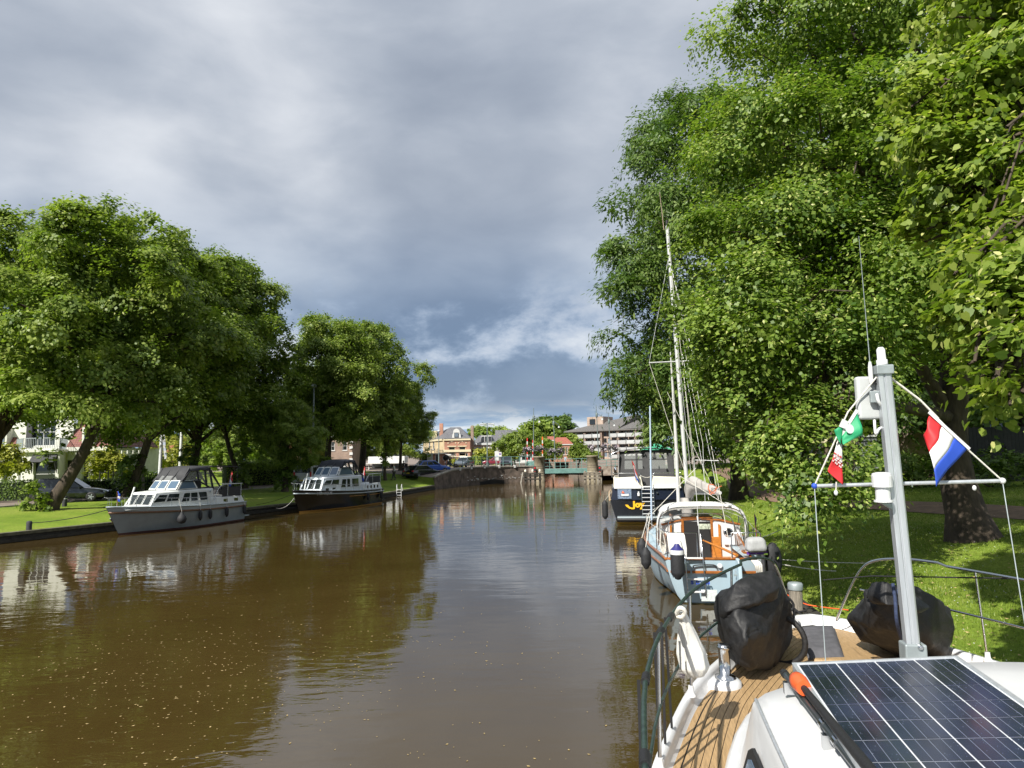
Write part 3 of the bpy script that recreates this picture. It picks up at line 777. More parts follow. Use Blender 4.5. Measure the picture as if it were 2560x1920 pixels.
near_tree('broadleaf_tree', 'darker long-leaved tree behind the sailboat mast, its crown against the sky', pl, (15, 42, 22), .42, long_blobs, 47, 3300, 42, .27, 'leaf_long', 'trees on the near bank', R=(.5, .95), inner=.25, aspect=.34, hang=1.1, droop=.8, gaps=.6, dirbias=((-.3, -.95, .1), .35), lo=.12)
# overhanging branches of a third tree that stands beside the boat, outside the frame
near_blobs = [B(2480, 130, 8.5, .95, .9), B(2420, 300, 8, .75, .7), B(2560, 330, 7.5, .8), B(2360, 330, 9, .6, .5), B(2450, 480, 7.8, .6, .5), B(2570, 560, 7, .55, .5), B(2400, 560, 8.4, .5, .35), B(2500, -60, 9, 1.1), B(2650, 200, 8, 1.1),
              B(2520, 660, 6.6, .42, .3), B(2480, 780, 6.4, .42, .28), B(2590, 860, 6, .40, .26), B(2480, 880, 6.2, .30, .16), B(2560, 980, 5.8, .26, .15), B(2500, 960, 6.0, .22, .10), B(2440, 700, 6.8, .28, .16), B(2700, 700, 6.5, .8), B(2700, 400, 7.5, 1.0), B(2760, 60, 8, 1.4)]
near_tree('lime_tree', 'flowering lime at the right edge with large pale leaves hanging close overhead', (8.2, 6.6, hr(8.2, 6.6)), (7.0, 7.4, 9.5), .36, near_blobs, 53, 2100, 32, .084, 'leaf_near', 'limes on the near bank', R=(.16, .34), bract=.14, inner=.3, aspect=.85, gaps=.35, droop=.4, hang=.45, tint=(.5, .22), lo=.2, heart=True, twigs=10)
# more trees of the park behind
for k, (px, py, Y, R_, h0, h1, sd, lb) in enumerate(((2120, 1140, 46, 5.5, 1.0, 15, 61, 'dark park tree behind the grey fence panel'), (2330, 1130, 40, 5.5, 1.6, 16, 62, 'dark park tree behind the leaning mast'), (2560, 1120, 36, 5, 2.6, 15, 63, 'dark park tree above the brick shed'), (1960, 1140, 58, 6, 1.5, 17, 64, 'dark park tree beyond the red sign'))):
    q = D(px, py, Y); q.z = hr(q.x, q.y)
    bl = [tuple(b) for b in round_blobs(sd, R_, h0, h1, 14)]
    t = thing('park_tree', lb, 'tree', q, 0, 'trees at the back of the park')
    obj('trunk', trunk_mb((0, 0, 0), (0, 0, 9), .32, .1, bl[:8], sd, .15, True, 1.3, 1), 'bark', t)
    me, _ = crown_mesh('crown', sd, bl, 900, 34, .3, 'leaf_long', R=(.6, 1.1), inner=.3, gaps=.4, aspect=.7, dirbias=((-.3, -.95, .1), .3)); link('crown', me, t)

def bush(label, p, r, h, seed, m='leaf_hedge', ncl=90, leaf=.16, name='bush', group=None):
    t = thing(name, label, 'bush', p, 0, group)
    rr = random.Random(seed); bl = [(rr.uniform(-.6, .6) * r, rr.uniform(-.6, .6) * r, h * rr.uniform(.25, .7), r * .5, r * .5, h * .35) for _ in range(6)]
    st = MB()
    for b in bl: st.tube([(0, 0, -.1), (b[0] * .5, b[1] * .5, b[2] * .6), b[:3]], [.05, .035, .015], 5)
    obj('stem', st, 'bark', t)
    me, _ = crown_mesh('foliage', seed, bl, ncl, 30, leaf, m, R=(.2, .5), inner=.35, gaps=.3); link('foliage', me, t)
    return t
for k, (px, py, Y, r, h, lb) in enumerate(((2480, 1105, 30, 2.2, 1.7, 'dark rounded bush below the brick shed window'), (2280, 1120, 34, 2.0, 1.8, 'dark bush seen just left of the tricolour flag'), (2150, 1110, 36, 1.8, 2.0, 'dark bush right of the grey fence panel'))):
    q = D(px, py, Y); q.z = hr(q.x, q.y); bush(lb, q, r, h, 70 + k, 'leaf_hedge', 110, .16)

# ---- hedges and greenery behind the road
def hedge(label, a, b, h, d, seed, m='leaf_hedge', z=None):
    a = Vector((a[0], a[1], 0)); b = Vector((b[0], b[1], 0)); L = (b - a).length; u = (b - a).normalized(); n = Vector((-u.y, u.x, 0))
    z0 = hl(a.x, a.y) if z is None else z; z1 = hl(b.x, b.y) if z is None else z
    t = thing('hedge', label, 'hedge', (a.x, a.y, z0), 0)
    mb = MB(); mb.loft([[(a + n * s * d / 2 * .8 + Vector((0, 0, zz))) for s, zz in ((-1, z0), (1, z0), (1, z0 + h * .9), (-1, z0 + h * .9))], [(b + n * s * d / 2 * .8 + Vector((0, 0, zz))) for s, zz in ((-1, z1), (1, z1), (1, z1 + h * .9), (-1, z1 + h * .9))]], True, True, True, False)
    obj('branches', mb, 'hedge_core', t, w=True)
    g = np.random.default_rng(seed); N = int(L * h * 260)
    s = g.random(N); face = g.random(N)
    top = face < .3
    off = np.where(top, g.uniform(-.5, .5, N) * d, np.where(face < .85, -d / 2, d / 2) * g.normal(.95, .06, N)); hh = np.where(top, h * g.normal(.97, .03, N), g.random(N) * h)
    P = np.array(a)[None] + np.outer(s * L, np.array(u)) + np.outer(off, np.array(n)); P[:, 2] = z0 + (z1 - z0) * s + hh
    nn = unit(np.where(top[:, None], np.array([[0, 0, 1.]]), np.sign(off)[:, None] * np.array(n)[None]) + g.normal(0, .5, (N, 3)))
    T = unit(np.cross(nn, g.normal(size=(N, 3)))); B_ = np.cross(nn, T); Ln = g.uniform(.08, .16, N)
    link('foliage', leaf_mesh('foliage', P, T, B_, Ln, Ln * .7, np.clip(g.normal(.5, .2, N), 0, .9), m), t, w=True)
mat('hedge_core', (0.012, 0.022, 0.006), 0.95, var=.4)

# ================================================================== THE BOAT UNDERFOOT
OB = Vector((2.515, 4.5, 0.0)); OA = -rad(9.9)
own = thing('motor_cruiser', 'white cruiser foredeck with teak planking in the foreground', 'boat', OB, OA)
HB = [(-7.0, 1.70), (-2.5, 1.76), (-1.25, 1.69), (-.65, 1.59), (.19, 1.39), (.8, 1.16), (1.36, .90), (1.9, .62), (2.3, .37), (2.5, .19), (2.6, 0.0)]
_hb = smooth_path([(w_, y, 0) for y, w_ in HB], 5)
HBP = [(p.x, p.y) for p in _hb]                    # half breadth, ly from stern to stem
DECK, GUN = 1.85, 1.935
def off_poly(d):
    out = []
    for i, (x, y) in enumerate(HBP):
        a, b = HBP[max(i - 1, 0)], HBP[min(i + 1, len(HBP) - 1)]
        tx, ty = b[0] - a[0], b[1] - a[1]; L = math.hypot(tx, ty)
        nx, ny = -ty / L, tx / L
        out.append((x + nx * d, y + ny * d))
    return out
# hull
mb = MB(); rings = []
for (x, y) in HBP:
    t = (y + 7) / 9.6; fl = ss((y + 1.0) / 3.6)
    wl = x * lerp(.96, .45, fl); yw = y - .9 * fl
    rings.append([(-wl, yw, -.3), (-lerp(wl, x, .5), lerp(yw, y, .4), .8), (-x, y, 1.72), (-x - .03, y, 1.75), (-x - .03, y, 1.83), (-x, y, 1.86), (-x, y, GUN)])
mb.loft(rings, False)
mb.loft([[(-p[0], p[1], p[2]) for p in reversed(r)] for r in rings], False)
obj('hull', mb, 'white_gel', own)
# bulwark cap and inner face: rounded moulding following the sheer
mb = MB()
for s in (-1, 1):
    rows = []
    o0, o1, o2, o3, o4 = off_poly(-.012), off_poly(.004), off_poly(.040), off_poly(.050), off_poly(.056)
    for a, b, c, d, e in zip(o0, o1, o2, o3, o4):
        rows.append([(s * max(a[0], 0), a[1], GUN - .03), (s * max(b[0], 0), b[1], GUN + .012), (s * max(c[0], 0), c[1], GUN + .01), (s * max(d[0], 0), d[1], GUN - .02), (s * max(e[0], 0), e[1], DECK + .03), (s * max(e[0] - .02, 0), e[1] - .01, DECK + .004)])
    mb.loft(rows if s < 0 else [r[::-1] for r in rows], False)
obj('bulwark', mb, 'white_gel', own)
# sub-deck (black caulking shows between the planks)
mat('caulk', (0.015, 0.014, 0.013), 0.7)
mb = MB(); o = off_poly(.05)
for a, b in zip(o, o[1:]):
    if a[0] <= 0 or a[1] < -6: continue
    bx = max(b[0], 0)
    mb.quad((-a[0], a[1], DECK), (a[0], a[1], DECK), (bx, b[1], DECK), (-bx, b[1], DECK))
obj('deck', mb, 'caulk', own)
# cabin trunk
def mir_(ps, s): return [(p[0] * s, p[1], p[2]) for p in ps]
CW = [(-7, 1.31, 2.49, 2.665), (-3.5, 1.315, 2.49, 2.665), (-2.0, 1.30, 2.485, 2.665), (-1.6, 1.285, 2.465, 2.65), (-1.32, 1.26, 2.42, 2.62), (-1.12, 1.23, 2.34, 2.55), (-.85, 1.17, 2.20, 2.40), (-.55, 1.09, 2.07, 2.22), (-.25, .98, 1.98, 2.07), (-.03, .84, 1.92, 1.96), (.10, .64, 1.87, 1.88)]
def cab_w(y): return interp(y, [(c[0], c[1]) for c in CW])
mb = MB(); rings = []
for y, w, ze, zc in CW:
    r = []
    wb = w + .055
    half = [(-wb - .035, DECK - .01), (-wb - .03, min(DECK + .10, ze)), (-wb, min(DECK + .125, ze)), (-w - .008, min(DECK + .135, ze)), (-w, min(DECK + .16, ze)), (-w + .085 * min(1, (ze - DECK) / .6), ze - .06 if ze - .06 > DECK + .16 else ze), (-w + .10 * min(1, (ze - DECK) / .6), ze - .015), (-w + .14, ze + .018), (-w + .21, ze + .045)]
    for k in range(1, 8):
        t = k / 8; x = lerp(-w + .21, 0, t); half.append((x, lerp(ze + .045, zc, 1 - (1 - t) ** 2)))
    half.append((0, zc))
    r = half + [(-x, z) for x, z in reversed(half[:-1])]
    rings.append([(x, y, z) for x, z in r])
mb.loft(rings, False)
cabin = obj('cabin_trunk', mb, 'white_gel', own)
rtm = [(-cab_w(y) + .097, y, interp(y, [(c[0], c[2]) for c in CW]) - .012) for y in (-7, -5, -3.5, -2.6, -2, -1.6, -1.32, -1.12, -.85)]
for s in (-1, 1): obj('roof_trim', MB().tube(mir_(rtm, s), .008, 6), 'alu', own)
# planks: every strake follows the deck edge and dies into the king plank
PW, GAP = .047, .0045
pk = 0
for k in range(34):
    d0 = .064 + (.06 if k else 0) + max(k - 1, 0) * PW; d1 = d0 + (.055 if k == 0 else PW) - GAP
    A, B_ = off_poly(d0), off_poly(d1)
    run = []
    for a, b in zip(A, B_):
        if a[1] < -5.2: continue
        lim = cab_w(a[1]) + .10 if a[1] < .10 else .035
        if b[0] <= lim and a[0] <= lim + .002: continue
        if a[1] > 2.43: continue
        run.append(((max(a[0], lim), a[1]), (max(b[0], lim), b[1])))
    if len(run) < 3: continue
    for s in (-1, 1):
        mb = MB(); z = DECK + .005
        rows = [[(s * a[0], a[1], z), (s * b[0], b[1], z)] for a, b in run]
        if s > 0: rows = [r[::-1] for r in rows]
        rows = [r[::-1] for r in rows]
        mb.slab(rows, .004); obj('plank', mb, 'teak', own); pk += 1
mb = MB(); mb.slab([[(-.03, .14, DECK + .0055), (.03, .14, DECK + .0055)], [(-.03, 2.42, DECK + .0055), (.03, 2.42, DECK + .0055)]][::-1], .004); obj('plank', mb, 'teak', own)
# cabin side window with black rubber frame
for s in (-1, 1):
    pl = [(-3.9, 2.02), (-1.66, 2.02), (-1.58, 2.07), (-1.66, 2.31), (-1.72, 2.345), (-3.9, 2.345)]
    pi = [(-3.9, 2.055), (-1.69, 2.055), (-1.63, 2.09), (-1.70, 2.29), (-1.75, 2.31), (-3.9, 2.31)]
    wx = 1.318
    tw = lambda z, e=0: s * (wx - .098 * (z - 2.0) / .42 + e)
    f = obj('side_window', MB().prism([(tw(z), y, z) for y, z in pl], (s * .014, 0, 0)), 'black_rubber', own)
    obj('pane', MB().prism([(tw(z, .012), y, z) for y, z in pi], (s * .005, 0, 0)), 'glass_blue', f)
# rails ---------------------------------------------------------------
mat('rail_green', (0.022, 0.040, 0.033), 0.42, var=.3, scale=30)
RT = GUN + .68
def rail_pt(y, z, inset=.06):
    w_ = max(interp(y, sorted((b, a) for a, b in off_poly(inset))), 0); return Vector((-w_, y, z))
def mir(ps, s): return [(p[0] * s, p[1], p[2]) for p in ps]
port_top = [rail_pt(y, RT - .02 * (y < -3)) for y in (-5, -4, -3, -2.4, -1.8, -1.2, -.6, 0, .5, 1.0, 1.4)]
hoop = smooth_path([(-.80, 1.52, RT + .01), (-.64, 1.78, RT + .0), (-.47, 2.02, RT - .05), (-.38, 2.15, RT - .15), (-.30, 2.27, RT - .36), (-.20, 2.42, GUN)], 5)
port_top = smooth_path(port_top, 3)
for s, m_, nm in ((1, 'rail_green', 'top_rail'), (-1, 'steel', 'top_rail')):
    obj(nm, MB().tube(mir(port_top, s) + mir(hoop[:14], s), .0120, 10), m_, own)
    obj('rail_hoop', MB().tube(mir(hoop[13:], s), .0122, 10), 'steel', own)
    mid = smooth_path([rail_pt(y, GUN + .33) for y in (-5, -4, -3, -2, -1, 0, .6, 1.2, 1.7)] + [Vector((-.36, 2.16, GUN + .34))], 3)
    obj('mid_rail', MB().tube(mir(mid, s), .0090, 8), m_ if s > 0 else 'steel', own)
    for y in (-3.4, -2.2, -1.05, .1, 1.15):
        a, b = rail_pt(y, GUN, .045), rail_pt(y + .02, RT)
        obj('stanchion', MB().tube(mir([a, b], s), .0100, 8), 'steel', own)
        obj('stanchion_foot', MB().lathe(mir([a], s)[0], [(.035, 0), (.035, .012), (.02, .03), (.018, .07)], 12), 'white_gel', own)
# black rubber collars and straps on the port rail
for y in (-2.55, -1.75, -.95, -.6):
    p, q = rail_pt(y, RT), rail_pt(y + .03, RT)
    obj('rail_collar', MB().tube([p + (p - q), q + (q - p)], .020, 10), 'black_rubber', own)
for y, y2 in ((-.60, -.52), (-.95, -.92), (-1.75, -1.8), (-.72, -.75)):
    a = rail_pt(y, RT); b = rail_pt(y2, GUN + .02)
    obj('rail_strap', MB().bar(a + Vector((-.03, 0, 0)), b + Vector((-.03, 0, 0)), .014, .006), 'rope_black', own)
# bollard on the port bow and its plinth
bp_ = Vector((-1.08, .62, DECK + .05))
obj('bollard', MB().lathe(bp_, [(.075, -.01), (.075, .02), (.042, .03), (.042, .21), (.050, .215), (.050, .24), (.035, .25)], 20), 'steel', own)
obj('bollard_plinth', MB().lathe(bp_ - Vector((.03, 0, .05)), [(.15, -.01), (.145, .035), (.12, .05), (.05, .052)], 20), 'white_gel', own)
# white holder box on the starboard rail
q = rail_pt(.35, RT + .02); hbx = Vector((-q.x, q.y, q.z))
obj('rail_box', MB().box(hbx + Vector((0, 0, -.06)), (.10, .18, .17)), 'white_gel', own, bevel=.012)
obj('rail_box_arm', MB().box(hbx + Vector((0, 0, .06)), (.035, .06, .12)), 'alu', own, bevel=.005)
# locker lid outline under the hatch cover, screw heads in the bow bulwark
obj('hatch', MB().lathe((-.08, 1.50, DECK + .004), [(.30, 0), (.30, .012), (.27, .016)], 4), 'teak', own, bevel=.01)

# ---- mast with its fittings (fixed to the cabin front)
mt = D(2207, 925, 4.42); mbm = D(2288, 1690, 4.52)
axis = (mt - mbm).normalized()
sidev = Vector((math.cos(OA), math.sin(OA), 0)); fw = axis.cross(sidev).normalized(); sidev = fw.cross(axis).normalized()
def mpt(t, a=0, b=0): return mbm.lerp(mt, t) + sidev * a + fw * b
mb = MB()
sec = [(-.042, -.036), (-.012, -.036), (-.009, -.030), (-.003, -.030), (0, -.036), (.030, -.036), (.042, -.026), (.042, .03), (.03, .04), (-.03, .04), (-.042, .03)]
mb.loft([[mpt(t, a, b) for a, b in sec] for t in (0, 1)], True, True, True, False)
mastp = obj('mast', mb, 'alu', own, w=True, bevel=.004)
obj('mast_head', MB().box(mpt(1.0, .0, 0) + axis * .0, (.105, .10, .06), OA), 'galv', own, w=True, bevel=.006)
obj('mast_light', MB().lathe(mpt(1.0) + axis * .035, [(.034, 0), (.034, .03), (.026, .035), (.026, .10), (.015, .115)], 14, axis), 'white_gel', own, w=True)
obj('mast_bolt', MB().lathe(mpt(.1, .03, -.04), [(.018, 0), (.018, .02), (.008, .03)], 10, -fw), 'steel', own, w=True)
obj('mast_hinge', MB().box(mpt(.03), (.13, .12, .30), OA), 'galv', own, w=True, bevel=.01)
# spreader bar
sa, sb = D(2036, 1215, 4.60), D(2506, 1202, 4.40)
obj('spreader_bar', MB().tube([sa, sb], .0125, 10), 'alu', own, w=True)
for p in (sa, sb): obj('spreader_cap', MB().sphere(p, .02, 10, 6), 'blue' if p is sa else 'white_gel', own, w=True)
for px in (2135, 2215): obj('bar_clip', MB().tube([D(px + 65, 1210, 4.5) - Vector((0, 0, .02)), D(px + 65, 1210, 4.5) + Vector((0, 0, .02))], .006, 6), 'steel', own, w=True)
for (px, py) in ((2436, 1220), (2090, 1232)):
    p = D(px, py, 4.5); obj('block', MB().sphere(p, (.014, .010, .018), 8, 6), 'white_gel', own, w=True)
# vhf aerial with base, drop-shaped tv aerial, gps horn, flat panel aerial
a0 = D(2176, 925, 4.45)
obj('whip_aerial', MB().tube([a0 + Vector((0, 0, .05)), D(2147, 590, 4.45)], [.0032, .0014], 6), 'galv', own, w=True)
obj('aerial_base', MB().lathe(a0 - Vector((0, 0, .085)), [(.012, 0), (.015, .04), (.014, .1), (.008, .14)], 10), 'white_gel', own, w=True)
obj('aerial_bracket', MB().tube([a0 - Vector((0, 0, .09)), D(2195, 945, 4.45)], .011, 6), 'black_rubber', own, w=True)
obj('aerial_cable', MB().tube(smooth_path([a0 - Vector((0, 0, .09)), D(2184, 958, 4.44), D(2200, 960, 4.44)], 4), .005, 6), 'rope_black', own, w=True)
c0 = D(2172, 995, 4.50); R3 = Matrix.Rotation(OA + .12, 3, 'Z')
obj('panel_aerial', MB().box(c0, (.165, .055, .285), R=R3), 'galv_light' if 'galv_light' in MATS else mat('galv_light', (.46, .48, .48), .5, var=.06), own, w=True, bevel=.018, seg=3)
obj('aerial_mount', MB().box(D(2190, 992, 4.44), (.075, .03, .075), OA), 'galv', own, w=True, bevel=.004)
obj('aerial_lead', MB().tube(smooth_path([D(2192, 985, 4.42), D(2196, 1003, 4.41), D(2207, 1018, 4.43)], 4), .011, 8), 'white_gel', own, w=True)
obj('aerial_lead', MB().tube(smooth_path([D(2186, 1050, 4.48), D(2188, 1078, 4.46), D(2191, 1084, 4.46), D(2198, 1072, 4.45), D(2210, 1068, 4.46)], 4), .009, 8), 'white_gel', own, w=True)
h0 = D(2209, 1255, 4.42)
obj('horn_aerial', MB().lathe(h0, [(.056, 0), (.056, .012), (.044, .0125), (.044, .09), (.0445, .095), (.060, .0955), (.061, .165), (.056, .183), (.03, .19)], 20, smooth=False), 'white_gel', own, w=True)
obj('horn_bracket', MB().prism([D(2203, 1257, 4.42), D(2238, 1260, 4.44), D(2238, 1278, 4.44)], (0, .03, 0)), 'galv', own, w=True)
# halyards, stays
def line(name, pts, r, m_, par=own, n=6): return obj(name, MB().tube(pts, r, n), m_, par, w=True)
line('halyard', [mpt(.985, -.03), D(2120, 1030, 4.48), sa], .0055, 'rope_white')
line('halyard', [mpt(.97, .045), D(2300, 1000, 4.44), D(2345, 1046, 4.43)], .0075, 'rope_white')
line('halyard', [D(2300, 1000, 4.43), D(2424, 1128, 4.41), sb], .0055, 'rope_white')
for a, b in ((sa, D(2064, 1655, 4.35)), (sb, D(2562, 1560, 4.2))):
    line('shroud', [a, b], .0035, 'galv')
line('bow_line', [D(2058, 1450, 6.3), D(2180, 1440, 6.2), D(2525, 1446, 5.0)], .006, 'rope_black')

# ---- solar panel lying on the roof: frame, cells
mat('pv_cell', (0.016, 0.022, 0.050), 0.20, var=.5, scale=3, spec=.7, rvar=.08)
mat('pv_back', (0.62, 0.65, 0.68), 0.3)
mat('pv_line', (0.20, 0.23, 0.28), 0.35)
p0 = Vector((1.2483, 3.1342, 2.6444)); du = Vector((.15634, -.03124, .0134)).normalized(); dv = Vector((-.02278, -.15435, -.00101)); dv = (dv - du * dv.dot(du)).normalized(); dn_ = dv.cross(du).normalized() * -1
if dn_.z < 0: dn_ = -dn_
sol = thing('solar_panel', 'dark blue solar panel with silver frame lying on the cabin roof', 'solar panel', p0, math.atan2(du.y, du.x))
def sp(u, v, h=0): return p0 + du * u + dv * v + dn_ * h
CS = .158; W_, H_ = 4 * CS, 9 * CS
mb = MB(); mb.prism([sp(-.012, -.012, -.03), sp(-.012, H_ + .012, -.03), sp(W_ + .012, H_ + .012, -.03), sp(W_ + .012, -.012, -.03)], dn_ * .030)
obj('backsheet', mb, 'pv_back', sol, w=True)
fr = MB()
for (u0, v0, u1, v1) in ((-.022, -.024, W_ + .024, -.006), (-.022, H_ + .006, W_ + .024, H_ + .024), (-.022, -.006, -.006, H_ + .006), (W_ + .006, -.006, W_ + .024, H_ + .006)):
    fr.prism([sp(u0, v0, -.036), sp(u0, v1, -.036), sp(u1, v1, -.036), sp(u1, v0, -.036)], dn_ * .042)
obj('frame', fr, 'alu', sol, w=True, bevel=.002)
for i in range(4):
    for j in range(9):
        mb = MB(); g_ = .0030
        mb.prism([sp(i * CS + g_, j * CS + g_ * .9, .0005), sp(i * CS + g_, (j + 1) * CS - g_ * .9, .0005), sp((i + 1) * CS - g_, (j + 1) * CS - g_ * .9, .0005), sp((i + 1) * CS - g_, j * CS + g_ * .9, .0005)], dn_ * .0015)
        c_ = obj('cell', mb, 'pv_cell', sol, w=True)
        bb = MB()
        for k in (1, 2, 3):
            u = i * CS + CS * k / 4; bb.prism([sp(u - .0007, j * CS + .003, .0021), sp(u - .0007, (j + 1) * CS - .003, .0021), sp(u + .0007, (j + 1) * CS - .003, .0021), sp(u + .0007, j * CS + .003, .0021)], dn_ * .0006)
        o_ = link('busbar', mesh_of(bb, 'busbar', 'pv_line'), c_); o_.matrix_parent_inverse = WM[sol.name].inverted() @ Matrix.Identity(4); o_.matrix_parent_inverse = Matrix.Identity(4)
# legs under the frame
for (u, v) in ((.0, .1), (.0, 1.2), (W_, .1), (W_, 1.2)):
    obj('mounting_foot', MB().box(sp(u + (.02 if u == 0 else 0), v, -.06), (.04, .04, .05), OA), 'alu', sol, w=True)
# droplets of rain standing on the panel
mat('droplet', (.16, .19, .24), .05, spec=.9)
dr_ = MB(); rr = random.Random(9)
for k in range(520):
    u, v = rr.uniform(0, W_), rr.uniform(0, .95); s = rr.uniform(.0007, .0018)
    dr_.lathe(sp(u, v, .0022), [(s, 0), (s * .75, s * .45), (s * .2, s * .62)], 5, dn_)
o_ = obj('rain_drops', dr_, 'droplet', sol, w=True); o_['kind'] = 'stuff'

# ---- boat hook and brush lying beside the panel
def on_roof(px, py, z=2.55): return G(px, py, z)
bk = thing('boat_hook', 'dark telescopic pole lying on the roof nearest the cabin edge', 'pole', on_roof(1962, 1683))
pa, pb_ = on_roof(1960, 1682, 2.585), on_roof(2142, 1920, 2.60); pc = pb_ + (pb_ - pa) * .5
obj('shaft', MB().tube([pa, pb_, pc], .0135, 10), mat('pole_dark', (.03, .037, .04), .3), bk, w=True)
for t in (.0, .62, .78): obj('collar', MB().tube([pa.lerp(pb_, t), pa.lerp(pb_, t + .035)], .0185, 10), 'black_rubber' if t == 0 else 'steel', bk, w=True)
for t in (.1, .7):
    c_ = pa.lerp(pb_, t); obj('clip', MB().box(c_ - Vector((0, 0, .035)), (.05, .03, .05), OA), 'steel', bk, w=True)
br_ = thing('deck_brush', 'black-handled brush with an orange end beside the solar panel', 'brush', on_roof(2000, 1700))
pa, pb_ = on_roof(2003, 1712, 2.64), on_roof(2172, 1920, 2.65); pc = pb_ + (pb_ - pa) * .5
d_ = (pb_ - pa).normalized()
obj('handle', MB().tube([pa, pb_, pc], [.013, .019, .019], 10), 'black_rubber', br_, w=True)
obj('orange_sleeve', MB().tube([pa - d_ * .075, pa - d_ * .07, pa - d_ * .02, pa + d_ * .045], [.012, .032, .036, .030], 14), 'orange', br_, w=True)

# ---- flags
def flag(name, label, rows, mats, cat='flag'):
    """rows: grid of points; one material index per column band"""
    t = thing(name, label, cat, rows[0][0])
    return t
def cloth_grid(a, b, c, d, n, m, wave, ph=0.0):
    """bilinear patch a-b (hoist) to d-c (fly) with folds"""
    a, b, c, d = map(Vector, (a, b, c, d)); out = []
    for i in range(n + 1):
        r = []
        for j in range(m + 1):
            u, v = i / n, j / m
            p = a.lerp(b, u).lerp(d.lerp(c, u), v)
            p += Vector((0, 1, 0)) * wave * v * math.sin(v * 7 + u * 3 + ph) + Vector((1, 0, 0)) * wave * .4 * v * math.sin(v * 5 - u * 2 + ph)
            r.append(p)
        out.append(r)
    return out
def stripe_part(t, name, grid, i0, i1, m_):
    mb = MB(); mb.sheet(grid[i0:i1 + 1]); o = obj(name, mb, m_, t, w=True)
    s = o.modifiers.new('thick', 'SOLIDIFY'); s.thickness = .0015
    return o
nl = thing('courtesy_flag', 'red, white and blue tricolour tied to the halyard right of the leaning mast', 'flag', D(2320, 1030, 4.42))
g_ = cloth_grid(D(2325, 1034, 4.42), D(2420, 1122, 4.41), D(2336, 1218, 4.36), D(2314, 1088, 4.44), 15, 12, .022)
for i_, row in enumerate(g_):      # belly: white and blue fall in front of the red
    for j_, p in enumerate(row):
        u, v = i_ / 15, j_ / 12; p += Vector((.030 * math.sin(v * 3.1) * (u - .3), -.05 * math.sin(u * 3.1) * v, .03 * math.sin(v * 3.1) * u))
for k, m_ in enumerate(('red', 'white_cloth', 'blue')): stripe_part(nl, ('red_stripe', 'white_stripe', 'blue_stripe')[k], g_, k * 5, k * 5 + 5, m_)
hb_ = MB(); hb_.bar(D(2322, 1030, 4.415), D(2424, 1123, 4.405), .022, .004, up=(0, -1, .3)); obj('hoist_band', hb_, 'white_cloth', nl, w=True)
gf = thing('green_flag', 'small green flag with white emblem on the left halyard above the red one', 'flag', D(2140, 1030, 4.47))
g_ = cloth_grid(D(2142, 1028, 4.47), D(2104, 1088, 4.48), D(2106, 1112, 4.43), D(2160, 1088, 4.43), 8, 8, .015)
stripe_part(gf, 'cloth', g_, 0, 8, 'green_flag')
g2 = cloth_grid(D(2118, 1050, 4.47), D(2104, 1090, 4.48), D(2102, 1112, 4.46), D(2088, 1075, 4.46), 5, 5, .01)
stripe_part(gf, 'cloth_fold', g2, 0, 5, 'green_flag')
hb_ = MB(); hb_.bar(D(2143, 1025, 4.462), D(2102, 1090, 4.472), .020, .004, up=(0, -1, .1)); obj('hoist_band', hb_, 'white_cloth', gf, w=True)
obj('label_patch', MB().prism([D(2106, 1047, 4.455), D(2122, 1055, 4.455), D(2112, 1072, 4.455), D(2097, 1066, 4.455)], (0, -.002, 0)), 'white_cloth', gf, w=True)
em = MB(); ec = D(2124, 1072, 4.44)
em.lathe(ec, [(.031, 0), (.031, .002)], 20, (.2, -1, .1)); obj('emblem', em, mat('pale_emblem', (.55, .66, .62), .8), gf, w=True)
rf = thing('red_flag', 'small white and red star-edged flag hanging lowest on the left halyard', 'flag', D(2100, 1108, 4.49))
g_ = cloth_grid(D(2092, 1108, 4.50), D(2105, 1110, 4.50), D(2107, 1212, 4.47), D(2072, 1178, 4.47), 8, 14, .012, 1.0)
def part_cols(t, name, grid, j0, j1, m_):
    mb = MB(); mb.sheet([r[j0:j1 + 1] for r in grid]); o = obj(name, mb, m_, t, w=True); s = o.modifiers.new('thick', 'SOLIDIFY'); s.thickness = .0015; return o
part_cols(rf, 'white_cloth', g_, 0, 6, 'white_cloth'); part_cols(rf, 'red_cloth', g_, 6, 14, 'red')
def star(mb, c, r, n=5, nrm=(0, -1, 0)):
    pts = []
    for k in range(2 * n):
        a = math.pi * k / n + .3; q = r if k % 2 == 0 else r * .42
        pts.append(Vector(c) + Vector((math.cos(a) * q, 0, math.sin(a) * q)))
    mb.prism(pts[::-1], (0, -.001, 0))
st = MB(); rr = random.Random(2)
for i in range(5):
    for j, jj in enumerate((6.6, 7.7, 8.8)):
        u = (i + .5 + .25 * (j % 2)) / 5.4 * 8; p = g_[int(u)][int(jj)].lerp(g_[min(8, int(u) + 1)][int(jj) + 1], .5); star(st, p + Vector((0, -.006, 0)), .0095 - .001 * j)
obj('stars', st, 'white_cloth', rf, w=True)
st = MB()
for i in range(5):
    p = g_[int(i * 1.7)][5]; star(st, p + Vector((0, -.006, 0)), .008)
obj('red_stars', st, 'red', rf, w=True)
line('toggle', [D(2092, 1109, 4.49), D(2103, 1088, 4.48)], .004, 'rope_white', rf)
line('lower_toggle', [D(2091, 1205, 4.49), D(2090, 1225, 4.5)], .005, 'rope_white', rf)

